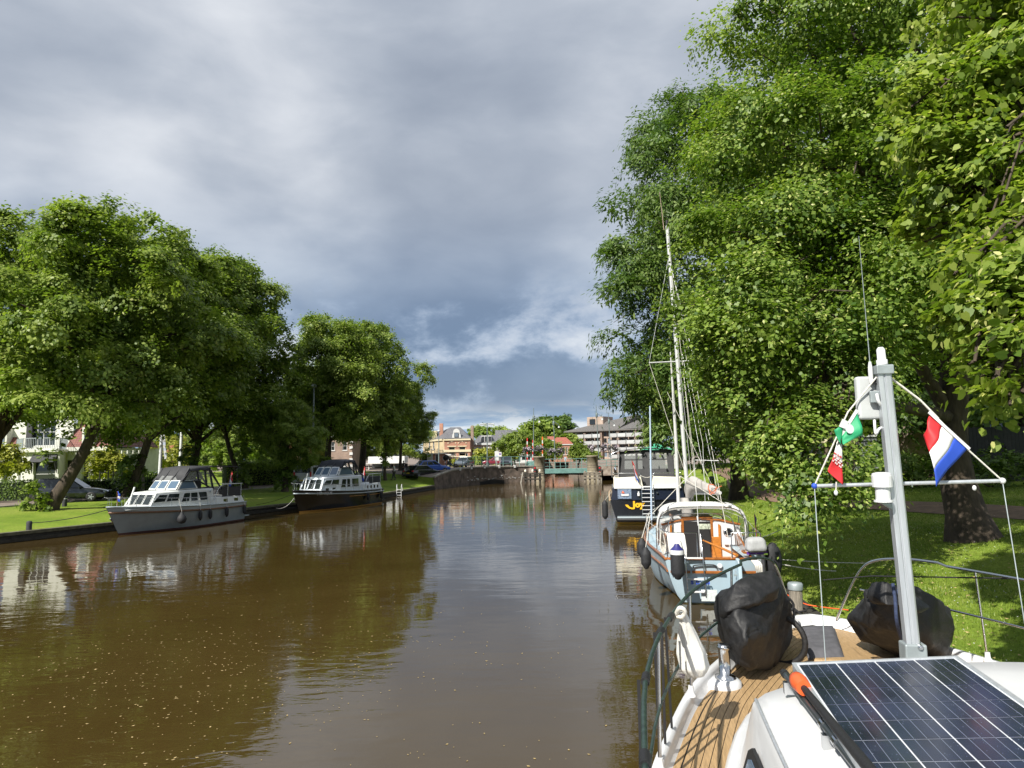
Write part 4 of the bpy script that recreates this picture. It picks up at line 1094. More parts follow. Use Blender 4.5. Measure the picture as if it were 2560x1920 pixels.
# ---- things on the foredeck
def lump(name, label, cat, pts, wm_, parent_name, m_, seed, amp=.03, cuts=4, sm=3):
    import bmesh
    bm = bmesh.new(); cen = sum((Vector(p) for p in pts), Vector()) / len(pts); zmin = DECK + .012
    pts = [cen + (Vector(p) - cen) * 1.07 for p in pts]
    for p in pts: p.z = max(p.z, zmin)
    for p in pts: bm.verts.new(p)
    r = bmesh.ops.convex_hull(bm, input=bm.verts)
    bmesh.ops.delete(bm, geom=[g for g in r['geom_interior'] if isinstance(g, bmesh.types.BMVert)], context='VERTS')
    bmesh.ops.triangulate(bm, faces=bm.faces[:])
    for _ in range(cuts):
        bmesh.ops.subdivide_edges(bm, edges=bm.edges[:], cuts=1, use_grid_fill=True)
        bmesh.ops.triangulate(bm, faces=bm.faces[:])
        bmesh.ops.smooth_vert(bm, verts=bm.verts[:], factor=.20, use_axis_x=True, use_axis_y=True, use_axis_z=True)
    bm.normal_update()
    so = Vector((seed * 1.7, seed * .9, 0))
    for v in bm.verts:
        p = v.co
        a = mnoise.noise(p * 3.1 + so); q = p + Vector((a, mnoise.noise(p * 2.6 + so * 2), mnoise.noise(p * 2.2 - so))) * .18
        ridge = 1 - abs(mnoise.noise(Vector((q.x * 4.5, q.y * 4.5, q.z * 2.2)) + so)) * 2.4
        ridge2 = 1 - abs(mnoise.noise(Vector((q.x * 9, q.y * 9 + q.z * 3, q.z * 5)) - so)) * 2.2
        v.co = p + v.normal * (amp * (ridge * 1.2 + ridge2 * .30 - .7) )
    me = bpy.data.meshes.new('cover'); bm.to_mesh(me); bm.free()
    me.materials.append(MATS[m_]); me.polygons.foreach_set('use_smooth', [True] * len(me.polygons))
    return me
DKZ = DECK + .01
def dk(px, py, z): return G(px, py, z)
bike1 = thing('covered_bicycle', 'folding bicycle under a black cover by the port rail, a tyre showing below', 'bicycle', dk(1900, 1670, DKZ))
b0 = dk(1900, 1672, DKZ)
pts = [dk(1903, 1688, DKZ + .02), dk(1850, 1662, DKZ + .12), dk(1800, 1600, DKZ + .22), dk(1790, 1575, DKZ + .3), dk(1785, 1520, DKZ + .5), dk(1800, 1480, DKZ + .62), dk(1870, 1438, DKZ + .74), dk(1945, 1433, DKZ + .72), dk(1958, 1470, DKZ + .62), dk(1975, 1540, DKZ + .35), dk(1985, 1572, DKZ + .22), dk(1978, 1610, DKZ + .10), dk(1940, 1655, DKZ + .03), dk(1880, 1560, DKZ + .25) + Vector((.1, .45, 0)), dk(1960, 1560, DKZ + .15) + Vector((0, .2, 0)), dk(1850, 1500, DKZ + .65) + Vector((0, .25, 0)), dk(1925, 1470, DKZ + .70) + Vector((0, .2, 0)), dk(1860, 1600, DKZ + .38), dk(1900, 1590, DKZ + .36)]
link('cover', lump('c', '', '', pts, None, '', 'black_cloth', 3, .024), bike1, w=True)
# second layer: the upper flap tied round the handlebar
pts = [dk(1788, 1545, DKZ + .42), dk(1800, 1495, DKZ + .60), dk(1840, 1455, DKZ + .72), dk(1890, 1430, DKZ + .78), dk(1950, 1430, DKZ + .77), dk(1962, 1455, DKZ + .70), dk(1945, 1490, DKZ + .60), dk(1880, 1512, DKZ + .60), dk(1820, 1530, DKZ + .54), dk(1870, 1470, DKZ + .75) + Vector((0, .28, 0)), dk(1930, 1460, DKZ + .72) + Vector((0, .25, 0)), dk(1800, 1560, DKZ + .36)]
link('cover_flap', lump('c', '', '', pts, None, '', 'black_cloth', 7, .022), bike1, w=True)
wc = dk(1950, 1605, DKZ + .17) + Vector((.03, .06, -.0)); wa = Vector((.55, .8, .05)).normalized(); wu = Vector((0, 0, 1)); ws = wa.cross(wu).normalized()
obj('tyre', MB().tube([wc + (ws * math.cos(a) + wu * math.sin(a)) * .19 for a in [2 * math.pi * k / 28 for k in range(29)]], .024, 8), 'black_rubber', bike1, w=True)
obj('binding', MB().tube(smooth_path([dk(1785, 1552, DKZ + .40), dk(1800, 1548, DKZ + .44), dk(1825, 1540, DKZ + .50), dk(1860, 1545, DKZ + .50)], 4), .010, 6), 'rope_black', bike1, w=True)
bike2 = thing('covered_bicycle', 'bicycle under a black cover lying behind the mast foot, tied with blue rope', 'bicycle', dk(2270, 1620, DKZ))
pts = [dk(2118, 1548, DKZ + .28), dk(2155, 1600, DKZ + .1), dk(2210, 1630, DKZ + .03), dk(2300, 1650, DKZ + .02), dk(2375, 1640, DKZ + .04), dk(2388, 1585, DKZ + .24), dk(2370, 1525, DKZ + .42), dk(2320, 1490, DKZ + .55), dk(2290, 1470, DKZ + .62), dk(2220, 1460, DKZ + .68), dk(2170, 1470, DKZ + .62), dk(2158, 1495, DKZ + .52), dk(2150, 1530, DKZ + .38), dk(2230, 1560, DKZ + .2) + Vector((.15, .5, 0)), dk(2330, 1560, DKZ + .2) + Vector((.1, .45, 0)), dk(2240, 1480, DKZ + .64) + Vector((0, .2, 0)), dk(2260, 1580, DKZ + .32), dk(2180, 1560, DKZ + .34)]
link('cover', lump('c', '', '', pts, None, '', 'black_cloth', 11, .024), bike2, w=True)
pts = [dk(2156, 1492, DKZ + .56), dk(2165, 1470, DKZ + .64), dk(2215, 1456, DKZ + .71), dk(2262, 1462, DKZ + .69), dk(2262, 1515, DKZ + .56), dk(2215, 1515, DKZ + .56), dk(2175, 1506, DKZ + .54), dk(2220, 1475, DKZ + .68) + Vector((0, .25, 0)), dk(2300, 1500, DKZ + .55) + Vector((0, .2, 0)), dk(2340, 1520, DKZ + .50), dk(2300, 1530, DKZ + .50)]
link('cover_flap', lump('c', '', '', pts, None, '', 'black_cloth', 17, .02), bike2, w=True)
obj('blue_rope', MB().tube(smooth_path([dk(2232, 1458, DKZ + .72), dk(2238, 1500, DKZ + .60), dk(2243, 1560, DKZ + .42), dk(2262, 1625, DKZ + .14), dk(2272, 1640, DKZ + .05)], 5), .013, 8), 'rope_blue', bike2, w=True)
obj('blue_rope', MB().tube(smooth_path([dk(2250, 1460, DKZ + .72), dk(2246, 1478, DKZ + .68), dk(2250, 1490, DKZ + .64), dk(2262, 1492, DKZ + .64), dk(2266, 1470, DKZ + .69)], 4), .011, 8), 'rope_blue', bike2, w=True)
# grey cover lying over the deck hatch
hc = thing('hatch_cover', 'flat grey canvas cover lying on the foredeck between the bicycles', 'cover', dk(2055, 1600, DKZ))
qa, qb_, qc_, qd_ = dk(2003, 1566, DKZ + .05), dk(2087, 1567, DKZ + .05), dk(2112, 1637, DKZ + .03), dk(2019, 1639, DKZ + .03)
rows = []
for i in range(13):
    r = []
    for j in range(13):
        u, v = i / 12, j / 12; p = qa.lerp(qb_, u).lerp(qd_.lerp(qc_, u), v)
        e = min(u, 1 - u, v, 1 - v); p = p + Vector((0, 0, .035 * ss(e / .12) + .012 * mnoise.noise(p * 6) - .02 * ss((.05 - e) / .05)))
        c_ = p - (qa + qc_) / 2
        r.append(p)
    rows.append(r)
mb = MB(); mb.slab([list(r) for r in rows], .012); obj('canvas', mb, mat('grey_canvas', (.085, .085, .095), .85, var=.2, scale=12, bump=.2, bscale=200), hc, w=True, smooth=True)
# white linen bag tied to the port rail
bg = thing('peg_bag', 'white cloth bag tied to the port rail of the near boat', 'bag', D(1705, 1528, 4.3))
ax = [D(1704, 1530, 4.28), D(1712, 1555, 4.30), D(1719, 1590, 4.34), D(1728, 1630, 4.36), D(1736, 1668, 4.36), D(1742, 1690, 4.36)]
rs = [.022, .030, .058, .082, .085, .045]
P_ = smooth_path(ax, 6); n_ = len(P_); rings = []
for i, p in enumerate(P_):
    r0 = interp(i / (n_ - 1) * 5, list(enumerate(rs)))
    rings.append([p + Vector((math.cos(a), .8 * math.sin(a), .1 * math.cos(a))) * r0 * (1 + .14 * math.sin(a * 6 + 1) * (1 - .5 * i / n_) + .06 * math.sin(a * 11 + i * .3)) for a in [2 * math.pi * k / 36 for k in range(36)]])
mb = MB(); mb.loft(rings); obj('bag', mb, mat('linen', (.66, .65, .61), .9, var=.06, bump=.2, bscale=120), bg, w=True)
obj('knot', MB().tube(smooth_path([D(1690, 1536, 4.28), D(1700, 1520, 4.24), D(1712, 1528, 4.24), D(1706, 1542, 4.26), D(1692, 1540, 4.28)], 5), .014, 8), 'rope_white', bg, w=True)
# white rope hank on the rail and loose lines
hk = thing('rope_hank', 'short white rope looped over the bow end of the port rail', 'rope', D(1890, 1405, 6.0))
for k in range(4):
    obj('loop', MB().tube(smooth_path([D(1880 + k * 4, 1402, 6.0), D(1888 + k * 5, 1412, 5.95), D(1893 + k * 4, 1432 + k * 2, 5.97)], 4), .009, 6), 'rope_white', hk, w=True)
bl_ = thing('black_line', 'black rope hanging from the bow hoop of the near boat', 'rope', D(1975, 1470, 6.7))
obj('line', MB().tube(smooth_path([D(1940, 1442, 6.5), D(1960, 1490, 6.6), D(1972, 1505, 6.7), D(1982, 1518, 6.8), D(1985, 1530, 6.8), D(1983, 1555, 6.8)], 4), .010, 6), 'rope_black', bl_, w=True)
obj('coil', MB().tube(smooth_path([D(1958, 1500, 6.6), D(1972, 1496, 6.6), D(1984, 1512, 6.6), D(1978, 1526, 6.6), D(1963, 1520, 6.6), D(1956, 1503, 6.6)], 4), .011, 6), 'rope_black', bl_, w=True)
# mooring post beyond the bow
q = D(1990, 1500, 11.0)
mp_ = thing('mooring_post', 'round wooden mooring post with grey cap just off the bow', 'post', (q.x, q.y, -.5))
z1 = D(1990, 1462, 11.0).z
obj('post', MB().lathe((0, 0, 0), [(.10, -.5), (.10, z1 + .45), (.095, z1 + .46)], 14), 'timber_grey', mp_)
obj('cap', MB().lathe((0, 0, z1 + .46), [(.112, -.03), (.115, .05), (.10, .075), (.02, .085)], 16), 'galv', mp_)
obj('mooring_rope', MB().tube(smooth_path([(-.12, -.1, z1 + .2), (-.1, -.11, z1 + .12), (.1, -.1, z1 + .12), (.12, .05, z1 + .13), (-.1, .1, z1 + .14), (-.12, -.1, z1 + .2), (-.4, -1.2, z1 + .3)], 4), .014, 6), 'rope_black', mp_)
oc = thing('orange_cord', 'orange power cord trailing along the grass edge by the mooring post', 'cord', D(2040, 1512, 12.0))
obj('cord', MB().tube(smooth_path([G(1925, 1440, .55), G(1960, 1480, .6), G(2005, 1507, .62), G(2050, 1517, .62), G(2120, 1525, .7)], 5), .012, 6), 'orange', oc, w=True)

# ================================================================== THE OTHER BOATS
def fender(label, top, length, r, m_='fender_black', group='fenders hung on the boats', line_to=None, ball=False, band=None):
    top = Vector(top); t = thing('fender', label, 'fender', top - Vector((0, 0, length)), 0, group)
    if ball: prof = [(.02, 0), (r * .75, r * .25), (r, r * .95), (r * .85, r * 1.5), (r * .4, r * 2.1), (.03, length)]
    else: prof = [(r * .2, 0), (r * .45, .02), (r * .5, .05), (r * .95, .12), (r, .18), (r, length - .18), (r * .95, length - .12), (r * .5, length - .05), (r * .45, length - .02), (r * .2, length)]
    obj('body', MB().lathe((0, 0, 0), prof, 16), m_, t)
    if band:
        obj('white_band', MB().lathe((0, 0, length - .21), [(r * 1.012, 0), (r * 1.012, .06), (r * .96, .10)], 16), 'white_gel', t)
        obj('blue_end', MB().lathe((0, 0, length - .11), [(r * .97, 0), (r * .52, .07), (r * .3, .13)], 16), mat('fender_blue', (.03, .03, .16), .4), t)
    if line_to is not None: obj('lanyard', MB().tube([top - Vector((0, 0, .02)), Vector(line_to)], .008, 5), 'rope_white', t, w=True)
    return t
mat('fender_black', (.018, .019, .022), .7, var=.3, scale=20, bump=.15, bscale=80)
def hull_fn(L, beam, s0, s1, wl0=.88, rake=.75, tr=.9, full=.5):
    def sheer(t): return s0 + (s1 - s0) * t ** 2.2
    def hb(t): return beam / 2 * lerp(tr, 1, ss(t / .4)) * (1 - max(0, (t - full) / (1 - full)) ** 2.3)
    def P(t, z, s):
        k = max(0, min(1, z / sheer(t))); w0 = hb(min(t, .999)) * lerp(wl0, .30, max(0, (t - .45) / .55) ** 1.2)
        h = lerp(w0, hb(t), k ** .8) if z >= 0 else w0 * (1 + z * .9)
        y = t * (L - rake) + rake * t ** 3 * k
        return Vector((s * max(h, .012), y, z))
    return P, sheer, hb
def widen(t, k):
    t.scale = (k, 1, 1); WM[t.name] = WM[t.name] @ Matrix.Diagonal((k, 1, 1, 1))
TS = [0, .04, .1, .2, .3, .4, .5, .6, .68, .76, .82, .88, .93, .97, 1.0]
def hull_band(P, z0, z1, n=4, both=True, zrel=None):
    """skin between heights z0 and z1 (functions of t)"""
    mb = MB()
    for s in (-1, 1):
        rows = [[P(t, lerp(z0(t), z1(t), k / n), s) for k in range(n + 1)] for t in TS]
        if s > 0: rows = [r[::-1] for r in rows]
        mb.loft(rows, False)
    # transom
    rl = [P(0, lerp(z0(0), z1(0), k / n), -1) for k in range(n + 1)]; rr_ = [P(0, lerp(z0(0), z1(0), k / n), 1) for k in range(n + 1)]
    mb.sheet([rr_, rl], False)
    return mb
def rub(P, zf, r, off=.0):
    return MB().tube([P(t, zf(t), -1) + Vector((-off, 0, 0)) for t in TS] + [P(t, zf(t), 1) + Vector((off, 0, 0)) for t in reversed(TS[:-1])], r, 6)
def deck_mb(P, zf, t0=0, t1=1):
    mb = MB(); rows = [[P(t, zf(t), -1), Vector((0, P(t, zf(t), 1).y, zf(t) + .04)), P(t, zf(t), 1)] for t in TS if t0 <= t <= t1]
    mb.sheet(rows, False); return mb
mat('grey_hull', (.26, .30, .325), .3, var=.08, scale=2, coat=.2)
mat('grey_band', (.36, .42, .45), .3, coat=.2)
mat('off_white', (.66, .68, .66), .35, var=.05)
mat('bluegrey_white', (.68, .73, .77), .35, var=.05)
mat('boot_red', (.11, .045, .04), .6)
mat('boot_gold', (.55, .27, .06), .45)
mat('strake_brown', (.17, .09, .05), .5, var=.2)
mat('clear_vinyl', (.55, .57, .56), .1, alpha=.32, spec=.7)
mat('cabin_glass', (.02, .026, .026), .05, spec=.9)
mat('yellow_paint', (.85, .45, .02), .4)

def win_poly(par, pts, n, m_='cabin_glass', fr='white_gel', d=.012, rim=.035):
    """a window: frame proud of the cabin side with the pane inside it; pts are a planar loop, n its outward normal"""
    pts = [Vector(p) for p in pts]; n = Vector(n).normalized(); c = sum(pts, Vector()) / len(pts)
    big = [p + (p - c).normalized() * rim for p in pts]
    f = obj('window', MB().prism([p + n * .001 for p in big], n * d), fr, par, bevel=.004, seg=1)
    obj('pane', MB().prism([p + n * (d - .002) for p in pts], n * .005), m_, f)
    return f
def tub(par, name, m_, stations, bevel=.03):
    """cabin block: stations (y, half bottom, half top, z0, z1), rounded loft"""
    mb = MB(); mb.loft([[(-wb, y, z0), (-wt, y2, z1 - .03), (-wt + .08, y2, z1), (0, y2, z1 + .03), (wt - .08, y2, z1), (wt, y2, z1 - .03), (wb, y, z0)] for y, y2, wb, wt, z0, z1 in stations], True, True, True, False)
    return obj(name, mb, m_, par, bevel=bevel)
def side_x(st, y, z):
    """half breadth of a tub's side at y, z"""
    for a, b in zip(st, st[1:]):
        lo, hi = sorted((a[0], b[0]))
        if lo <= y <= hi:
            k = (y - a[0]) / (b[0] - a[0]) if b[0] != a[0] else 0
            wb, wt, z0, z1 = (lerp(a[i], b[i], k) for i in (2, 3, 4, 5)); return lerp(wb, wt, (z - z0) / (z1 - z0))
    return st[-1][2]
def dutch_cruiser(name, label, loc, rz, L, beam, sc):
    t = thing(name, label, 'boat', loc, rz)
    P, sh, hb = hull_fn(L, beam, sc['s0'], sc['s1'], rake=.8)
    st = sc['strake']
    obj('bottom', hull_band(P, lambda q: -.35, lambda q: .03, 3), sc['boot'], t)
    obj('boot_stripe', hull_band(P, lambda q: .03, lambda q: .10, 1), sc['boot'], t)
    obj('hull', hull_band(P, lambda q: .10, lambda q: st * sh(q), 5), sc['hull'], t)
    obj('upper_hull', hull_band(P, lambda q: st * sh(q), lambda q: sh(q), 2), sc['upper'], t)
    obj('rubbing_strake', rub(P, lambda q: st * sh(q), .05, .01), sc['strake_m'], t)
    obj('cap_rail', rub(P, lambda q: sh(q), .03), sc['upper'], t)
    obj('deck', deck_mb(P, lambda q: sh(q) - .06), 'off_white', t)
    for k in sc.get('stripes', []):
        obj('gold_line', MB().tube([P(q, k[0] * sh(q), -1) + Vector((-.012, 0, 0)) for q in [lerp(k[1], k[2], i / 8) for i in range(9)]], .02, 5), 'boot_gold', t)
    # aft cabin with portholes
    z0 = sh(.1) - .03; ac = sc['aft']
    sta = [(.12, .30, hb(.02) * .97, hb(.02) * .90, z0, ac['top']), (ac['y1'], ac['y1'], hb(.3) * .96, hb(.3) * .88, z0, ac['top'] + .02)]
    tub(t, 'aft_cabin', sc['cabin'], sta)
    for y in ac['ports']:
        for s in (-1, 1):
            x = s * side_x(sta, y, (z0 + ac['top']) / 2); w_, h_ = ac['pw'], ac['ph']; zc = (z0 + ac['top']) / 2
            win_poly(t, [(x, y - w_, zc - h_), (x, y + w_, zc - h_), (x, y + w_, zc + h_), (x, y - w_, zc + h_)][::-s or 1], (s, 0, .05), rim=.02)
    # saloon
    sa = sc['saloon']; zt = sa['top']
    ws = hb(.5) * .78
    zs = sh(.6) - .03
    ss_ = [(sa['y0'], sa['y0'], hb(.3) * .86, hb(.3) * .80, z0, zt), (sa['ym'], sa['ym'], ws, ws * .92, z0 + .02, zt), (sa['y1'], sa['y1'] - .55, ws * .80, ws * .70, zs, zt - .03)]
    tub(t, 'saloon', sc['cabin'], ss_, .05)
    for (ya, yb, za, zb, sl) in sa['wins']:
        for s in (-1, 1):
            f_ = lambda y, z: (s * (side_x(ss_, y, z) + .004), y, z)
            ya2, yb2 = ya - sl * .5, yb - sl
            pts = [f_(ya, za), f_(yb, za), f_(yb2, zb), f_(ya2, zb)]
            n = Vector((s, .12 if yb > sa['ym'] else 0, .12)); win_poly(t, pts if s > 0 else pts[::-1], n, rim=.045, fr=sc['frame'])
    # front saloon windows
    for k in (-1, 0, 1):
        w_ = ws * .7; xa, xb = lerp(-w_, w_, (k + 1) / 3) + .05, lerp(-w_, w_, (k + 2) / 3) - .05
        yb_, yt_ = sa['y1'] + .0, sa['y1'] - .55
        fz = lambda v: (lerp(yb_, yt_, v) + .02, lerp(zs, zt - .03, v))
        (y_a, z_a), (y_b, z_b) = fz(.25), fz(.85)
        win_poly(t, [(xb, y_a, z_a), (xa, y_a, z_a), (xa * .93, y_b, z_b), (xb * .93, y_b, z_b)], (0, 1, .7), rim=.03, fr=sc['frame'])
    # coachroof ahead
    tub(t, 'coachroof', sc['cabin'], [(sa['y1'] - .2, sa['y1'] - .2, ws * .8, ws * .74, zs, zs + .22), (sa['y1'] + 1.0, sa['y1'] + .7, ws * .45, ws * .35, zs + .04, zs + .16)], .04)
    # windscreen panels on top of the saloon roof
    wd = sc['screen']; zb, ztp = zt + .03, zt + wd['h']
    wsx = ws * .86
    def scr(x, v): return Vector((x * lerp(1, .93, v), lerp(wd['y1'], wd['y1'] - wd['h'] * .75, v) - abs(x) ** 2 * .18, lerp(zb, ztp, v)))
    for k in range(3):
        xa, xb = lerp(-wsx, wsx, k / 3) + .03, lerp(-wsx, wsx, (k + 1) / 3) - .03
        f_ = obj('windscreen', MB().prism([scr(xb, 0), scr(xa, 0), scr(xa, 1), scr(xb, 1)], (0, .03, .02)), sc['cabin'], t, bevel=.008, seg=1)
        obj('pane', MB().prism([scr(xb - .06, .12) + Vector((0, .032, .022)), scr(xa + .06, .12) + Vector((0, .032, .022)), scr(xa + .06, .9) + Vector((0, .032, .022)), scr(xb - .06, .9) + Vector((0, .032, .022))], (0, .006, .004)), 'glass_blue', f_)
    for s in (-1, 1):
        a, b = scr(s * wsx, 0), scr(s * wsx, 1); yb2 = wd['y1'] - wd['side']
        pts = [a, b, Vector((b.x, yb2 + .25, ztp)), Vector((a.x * 1.02, yb2, zb))]
        f_ = obj('side_screen', MB().prism(pts if s < 0 else pts[::-1], (s * .025, 0, 0)), sc['cabin'], t, bevel=.008, seg=1)
        c_ = sum(pts, Vector()) / 4; p2 = [c_ + (p - c_) * .82 + Vector((s * .026, 0, 0)) for p in pts]
        obj('pane', MB().prism(p2 if s < 0 else p2[::-1], (s * .006, 0, 0)), 'glass_blue', f_)
    # folding canopy: fabric hoops and clear panels
    cn = sc['canopy']; yc0, yc1, zc = cn['y0'], cn['y1'], cn['top']
    secs = [(wd['y1'] - wd['h'] * .75 - .1, ztp, wsx * .95), (yc1, zc - .06, wsx * .96), ((yc0 + yc1) / 2, zc, wsx * .98), (yc0 + .15, zc - .03, wsx * .98), (yc0 - .25, zc - .55, wsx * .96), (yc0 - cn['tail'], zt - .1, wsx * .95)]
    def arch(y, zt_, w_, zb_=None):
        zb_ = ztp - .02 if zb_ is None else zb_
        return [Vector((w_ * math.copysign(abs(math.cos(a)) ** .45, math.cos(a)), y, zb_ + (zt_ - zb_) * abs(math.sin(a)) ** .5)) for a in [math.pi * k / 12 for k in range(13)]]
    rows = [arch(y, z_, w_, z_ - (.12 if i < 1 else .26)) for i, (y, z_, w_) in enumerate(secs[:4])]
    mb = MB(); mb.sheet(rows); ro = obj('canopy_roof', mb, sc['fabric'], t); m_ = ro.modifiers.new('t', 'SOLIDIFY'); m_.thickness = .02
    # frames of the side panels
    cv = MB()
    for s in (-1, 1):
        gl = MB()
        xs = s * wsx * .97
        tops = [Vector((xs, secs[0][0], ztp)), Vector((xs, secs[1][0], secs[1][1] - .22)), Vector((xs, (yc0 + yc1) / 2 + .25, zc - .24)), Vector((xs, (yc0 + yc1) / 2 - .35, zc - .24)), Vector((xs, yc0 + .1, zc - .26)), Vector((xs, yc0 - cn['tail'] * .7, zt + .12))]
        bots = [Vector((xs, secs[0][0] + .02, ztp - .04)), Vector((xs, secs[0][0] - .12, ztp - .04)), Vector((xs, (yc0 + yc1) / 2 + .1, ztp - .05)), Vector((xs, (yc0 + yc1) / 2 - .5, zt + .16)), Vector((xs, yc0 - .2, zt - .05)), Vector((xs, yc0 - cn['tail'], zt - .15))]
        for a, b in zip(tops, bots): cv.bar(a, b, .035, .13, up=(s, 0, 0))
        for q in (tops, bots):
            for a, b in zip(q, q[1:]): cv.bar(a, b, .035, .12, up=(s, 0, 0))
        for i in range(5):
            gl.add([tops[i], tops[i + 1], bots[i + 1], bots[i]], [(0, 1, 2, 3)])
        obj('clear_panel', gl, 'clear_vinyl', t)
    yb_ = secs[4][0]
    for k in (-1, 0, 1):
        x = k * wsx * .93; cv.bar((x, yc0 + .12, zc - .1), (x, yc0 - cn['tail'] * .85, zt + .0), .10, .03)
    obj('canopy_frame', cv, sc['fabric'], t)
    fr_ = MB()
    for a, b in zip((-1, -.33, .33), (-.33, .33, 1)):
        fr_.add([scr(wsx * a, 1), scr(wsx * b, 1), Vector((wsx * .96 * b, yc1, zc - .2)), Vector((wsx * .96 * a, yc1, zc - .2))], [(0, 1, 2, 3)])
    obj('front_panel', fr_, 'clear_vinyl', t)
    fb = MB()
    for x in (-1, -.33, .33, 1): fb.bar(scr(wsx * x, 1), (wsx * .96 * x, yc1, zc - .1), .09, .03)
    obj('front_panel_frame', fb, sc['fabric'], t)
    # helm seat, wheel and dash seen through the panels
    obj('helm_seat', MB().box((-.35, (yc0 + yc1) / 2 - .3, zt + .2), (.5, .4, .7)), 'charcoal_cloth', t, bevel=.08)
    obj('dashboard', MB().box((0, wd['y1'] - .75, zt + .2), (wsx * 1.6, .4, .3)), 'black_rubber', t, bevel=.05)
    # stern dodger and hoop rail
    dz = ac['top']
    obj('stern_dodger', MB().loft([[(hb(0) * .95, 1.6 + .4, dz), (hb(0) * .93, .35, dz), (-hb(0) * .93, .35, dz), (-hb(0) * .95, 2.0, dz)], [(hb(0) * .95, 2.0, dz + .5), (hb(0) * .93, .33, dz + .5), (-hb(0) * .93, .33, dz + .5), (-hb(0) * .95, 2.0, dz + .5)]], False, smooth=False), sc['fabric'], t)
    for s in (-1, 1):
        x = s * hb(.1) * .98
        obj('hoop_rail', MB().tube(smooth_path([(x, 2.7, sh(.3)), (x, 2.5, dz + .25), (x, 2.15, dz + .62), (x, 1.7, dz + .68), (x, .4, dz + .68)], 4), .02, 6), 'steel', t)
        for y in (1.6, .5): obj('hoop_post', MB().tube([(x, y, dz), (x, y, dz + .68)], .015, 6), 'steel', t)
    obj('stern_rail', MB().tube([(-hb(.1) * .98, .4, dz + .68), (hb(.1) * .98, .4, dz + .68)], .018, 6), 'steel', t)
    # bow rail
    br = [t_ for t_ in (.34, .42, .5, .6, .7, .8, .88, .94, .985)]
    for s in (-1, 1):
        top = [P(q, sh(q), s) * 1.0 + Vector((-s * .05, 0, sc['railh'] * (1 if q < .8 else 1.05))) for q in br]
        obj('bow_rail', MB().tube(top, .014, 6), 'steel', t)
        for q, p in zip(br, top): obj('stanchion', MB().tube([P(q, sh(q), s) + Vector((-s * .03, 0, 0)), p], .011, 5), 'steel', t)
    obj('pulpit', MB().tube(smooth_path([P(.985, sh(.985), -1) + Vector((0, 0, sc['railh'])), P(1, sh(1), 1) + Vector((-.02, .12, sc['railh'] + .05)), P(.985, sh(.985), 1) + Vector((0, 0, sc['railh']))], 5), .016, 6), 'steel', t)
    obj('anchor', MB().tube(smooth_path([P(.99, sh(1) * .6, 1) + Vector((0, .1, 0)), P(.97, sh(1) * .45, 1) + Vector((0, .13, 0)), P(.95, sh(1) * .28, 1) + Vector((0, .05, 0))], 4), [.03, .05, .04, .03, .05, .04, .03, .02, .02], 6), 'steel', t)
    obj('mast_stub', MB().tube([(.25, sa['y1'] + .25, zs), (.25, sa['y1'] - .15, zt + .25)], [.05, .04], 8), 'off_white', t)
    obj('swim_platform', MB().box((0, -.25, .26), (hb(0) * 1.7, .5, .05)), sc['upper'], t, bevel=.01)
    return t, P, sh, hb
rzG = math.atan2(.30, -.954)
GB, Pg, shg, hbg = dutch_cruiser('motor_cruiser', 'grey steel cruiser with black canopy moored at the far lawn', (-17.0, 41.0, 0), rzG, 8.45, 2.8, dict(s0=1.10, s1=1.42, strake=.80, boot='boot_red', hull='grey_hull', upper='grey_band', strake_m='strake_brown', cabin='off_white', frame='off_white', fabric='charcoal_cloth', railh=.42,
    aft=dict(top=1.50, y1=2.8, ports=(.85, 1.75), pw=.16, ph=.09), saloon=dict(y0=2.6, ym=5.0, y1=6.75, top=2.02, wins=((3.05, 3.55, 1.42, 1.85, -.12), (3.75, 4.2, 1.42, 1.85, 0), (4.35, 4.85, 1.42, 1.85, .22), (5.05, 5.75, 1.5, 1.86, .18), (5.85, 6.5, 1.5, 1.84, .38))),
    screen=dict(y1=5.2, h=.5, side=1.6), canopy=dict(y0=2.6, y1=4.2, top=3.28, tail=1.0)))
obj('emblem', MB().lathe((-1.14, 2.85, 1.86), [(.06, 0), (.06, .012), (.04, .016)], 12, (-1, 0, .1)), 'grey_band', GB)
aw = MB(); aw.loft([[(-1.0, 2.6, 3.22), (1.0, 2.6, 3.22), (1.0, 2.6, 3.26), (-1.0, 2.6, 3.26)], [(-1.0, .5, 3.14), (1.0, .5, 3.14), (1.0, .5, 3.18), (-1.0, .5, 3.18)]], True, True, True, False)
aw.tube([(-1, .55, 3.14), (-1.1, .6, 2.1)], .012, 5); aw.tube([(1, .55, 3.14), (1.1, .6, 2.1)], .012, 5)
obj('stern_awning', aw, 'charcoal_cloth', GB)
def boat_pt(root, p): return WM[root.name] @ Vector(p)
def hang(root, P, sh, q, z, ln, r, label, **k):
    a = P(q, z, -1) + Vector((-r * 1.05, 0, 0)); return fender(label, boat_pt(root, a), ln, r, line_to=boat_pt(root, P(q, sh(q), -1) + Vector((0, 0, .38))), **k)
hang(GB, Pg, shg, .66, .95, .62, .24, 'pear-shaped black ball fender on the grey cruiser bow', ball=True)
for q, lb in ((.50, 'slim black fender next behind the ball fender on the grey cruiser'), (.41, 'slim black fender in the middle of the three amidships on the grey cruiser'), (.24, 'slim black fender below the grey cruiser boarding gate'), (.035, 'slim black fender at the grey cruiser stern corner')):
    hang(GB, Pg, shg, q, .92, .55, .10, lb)
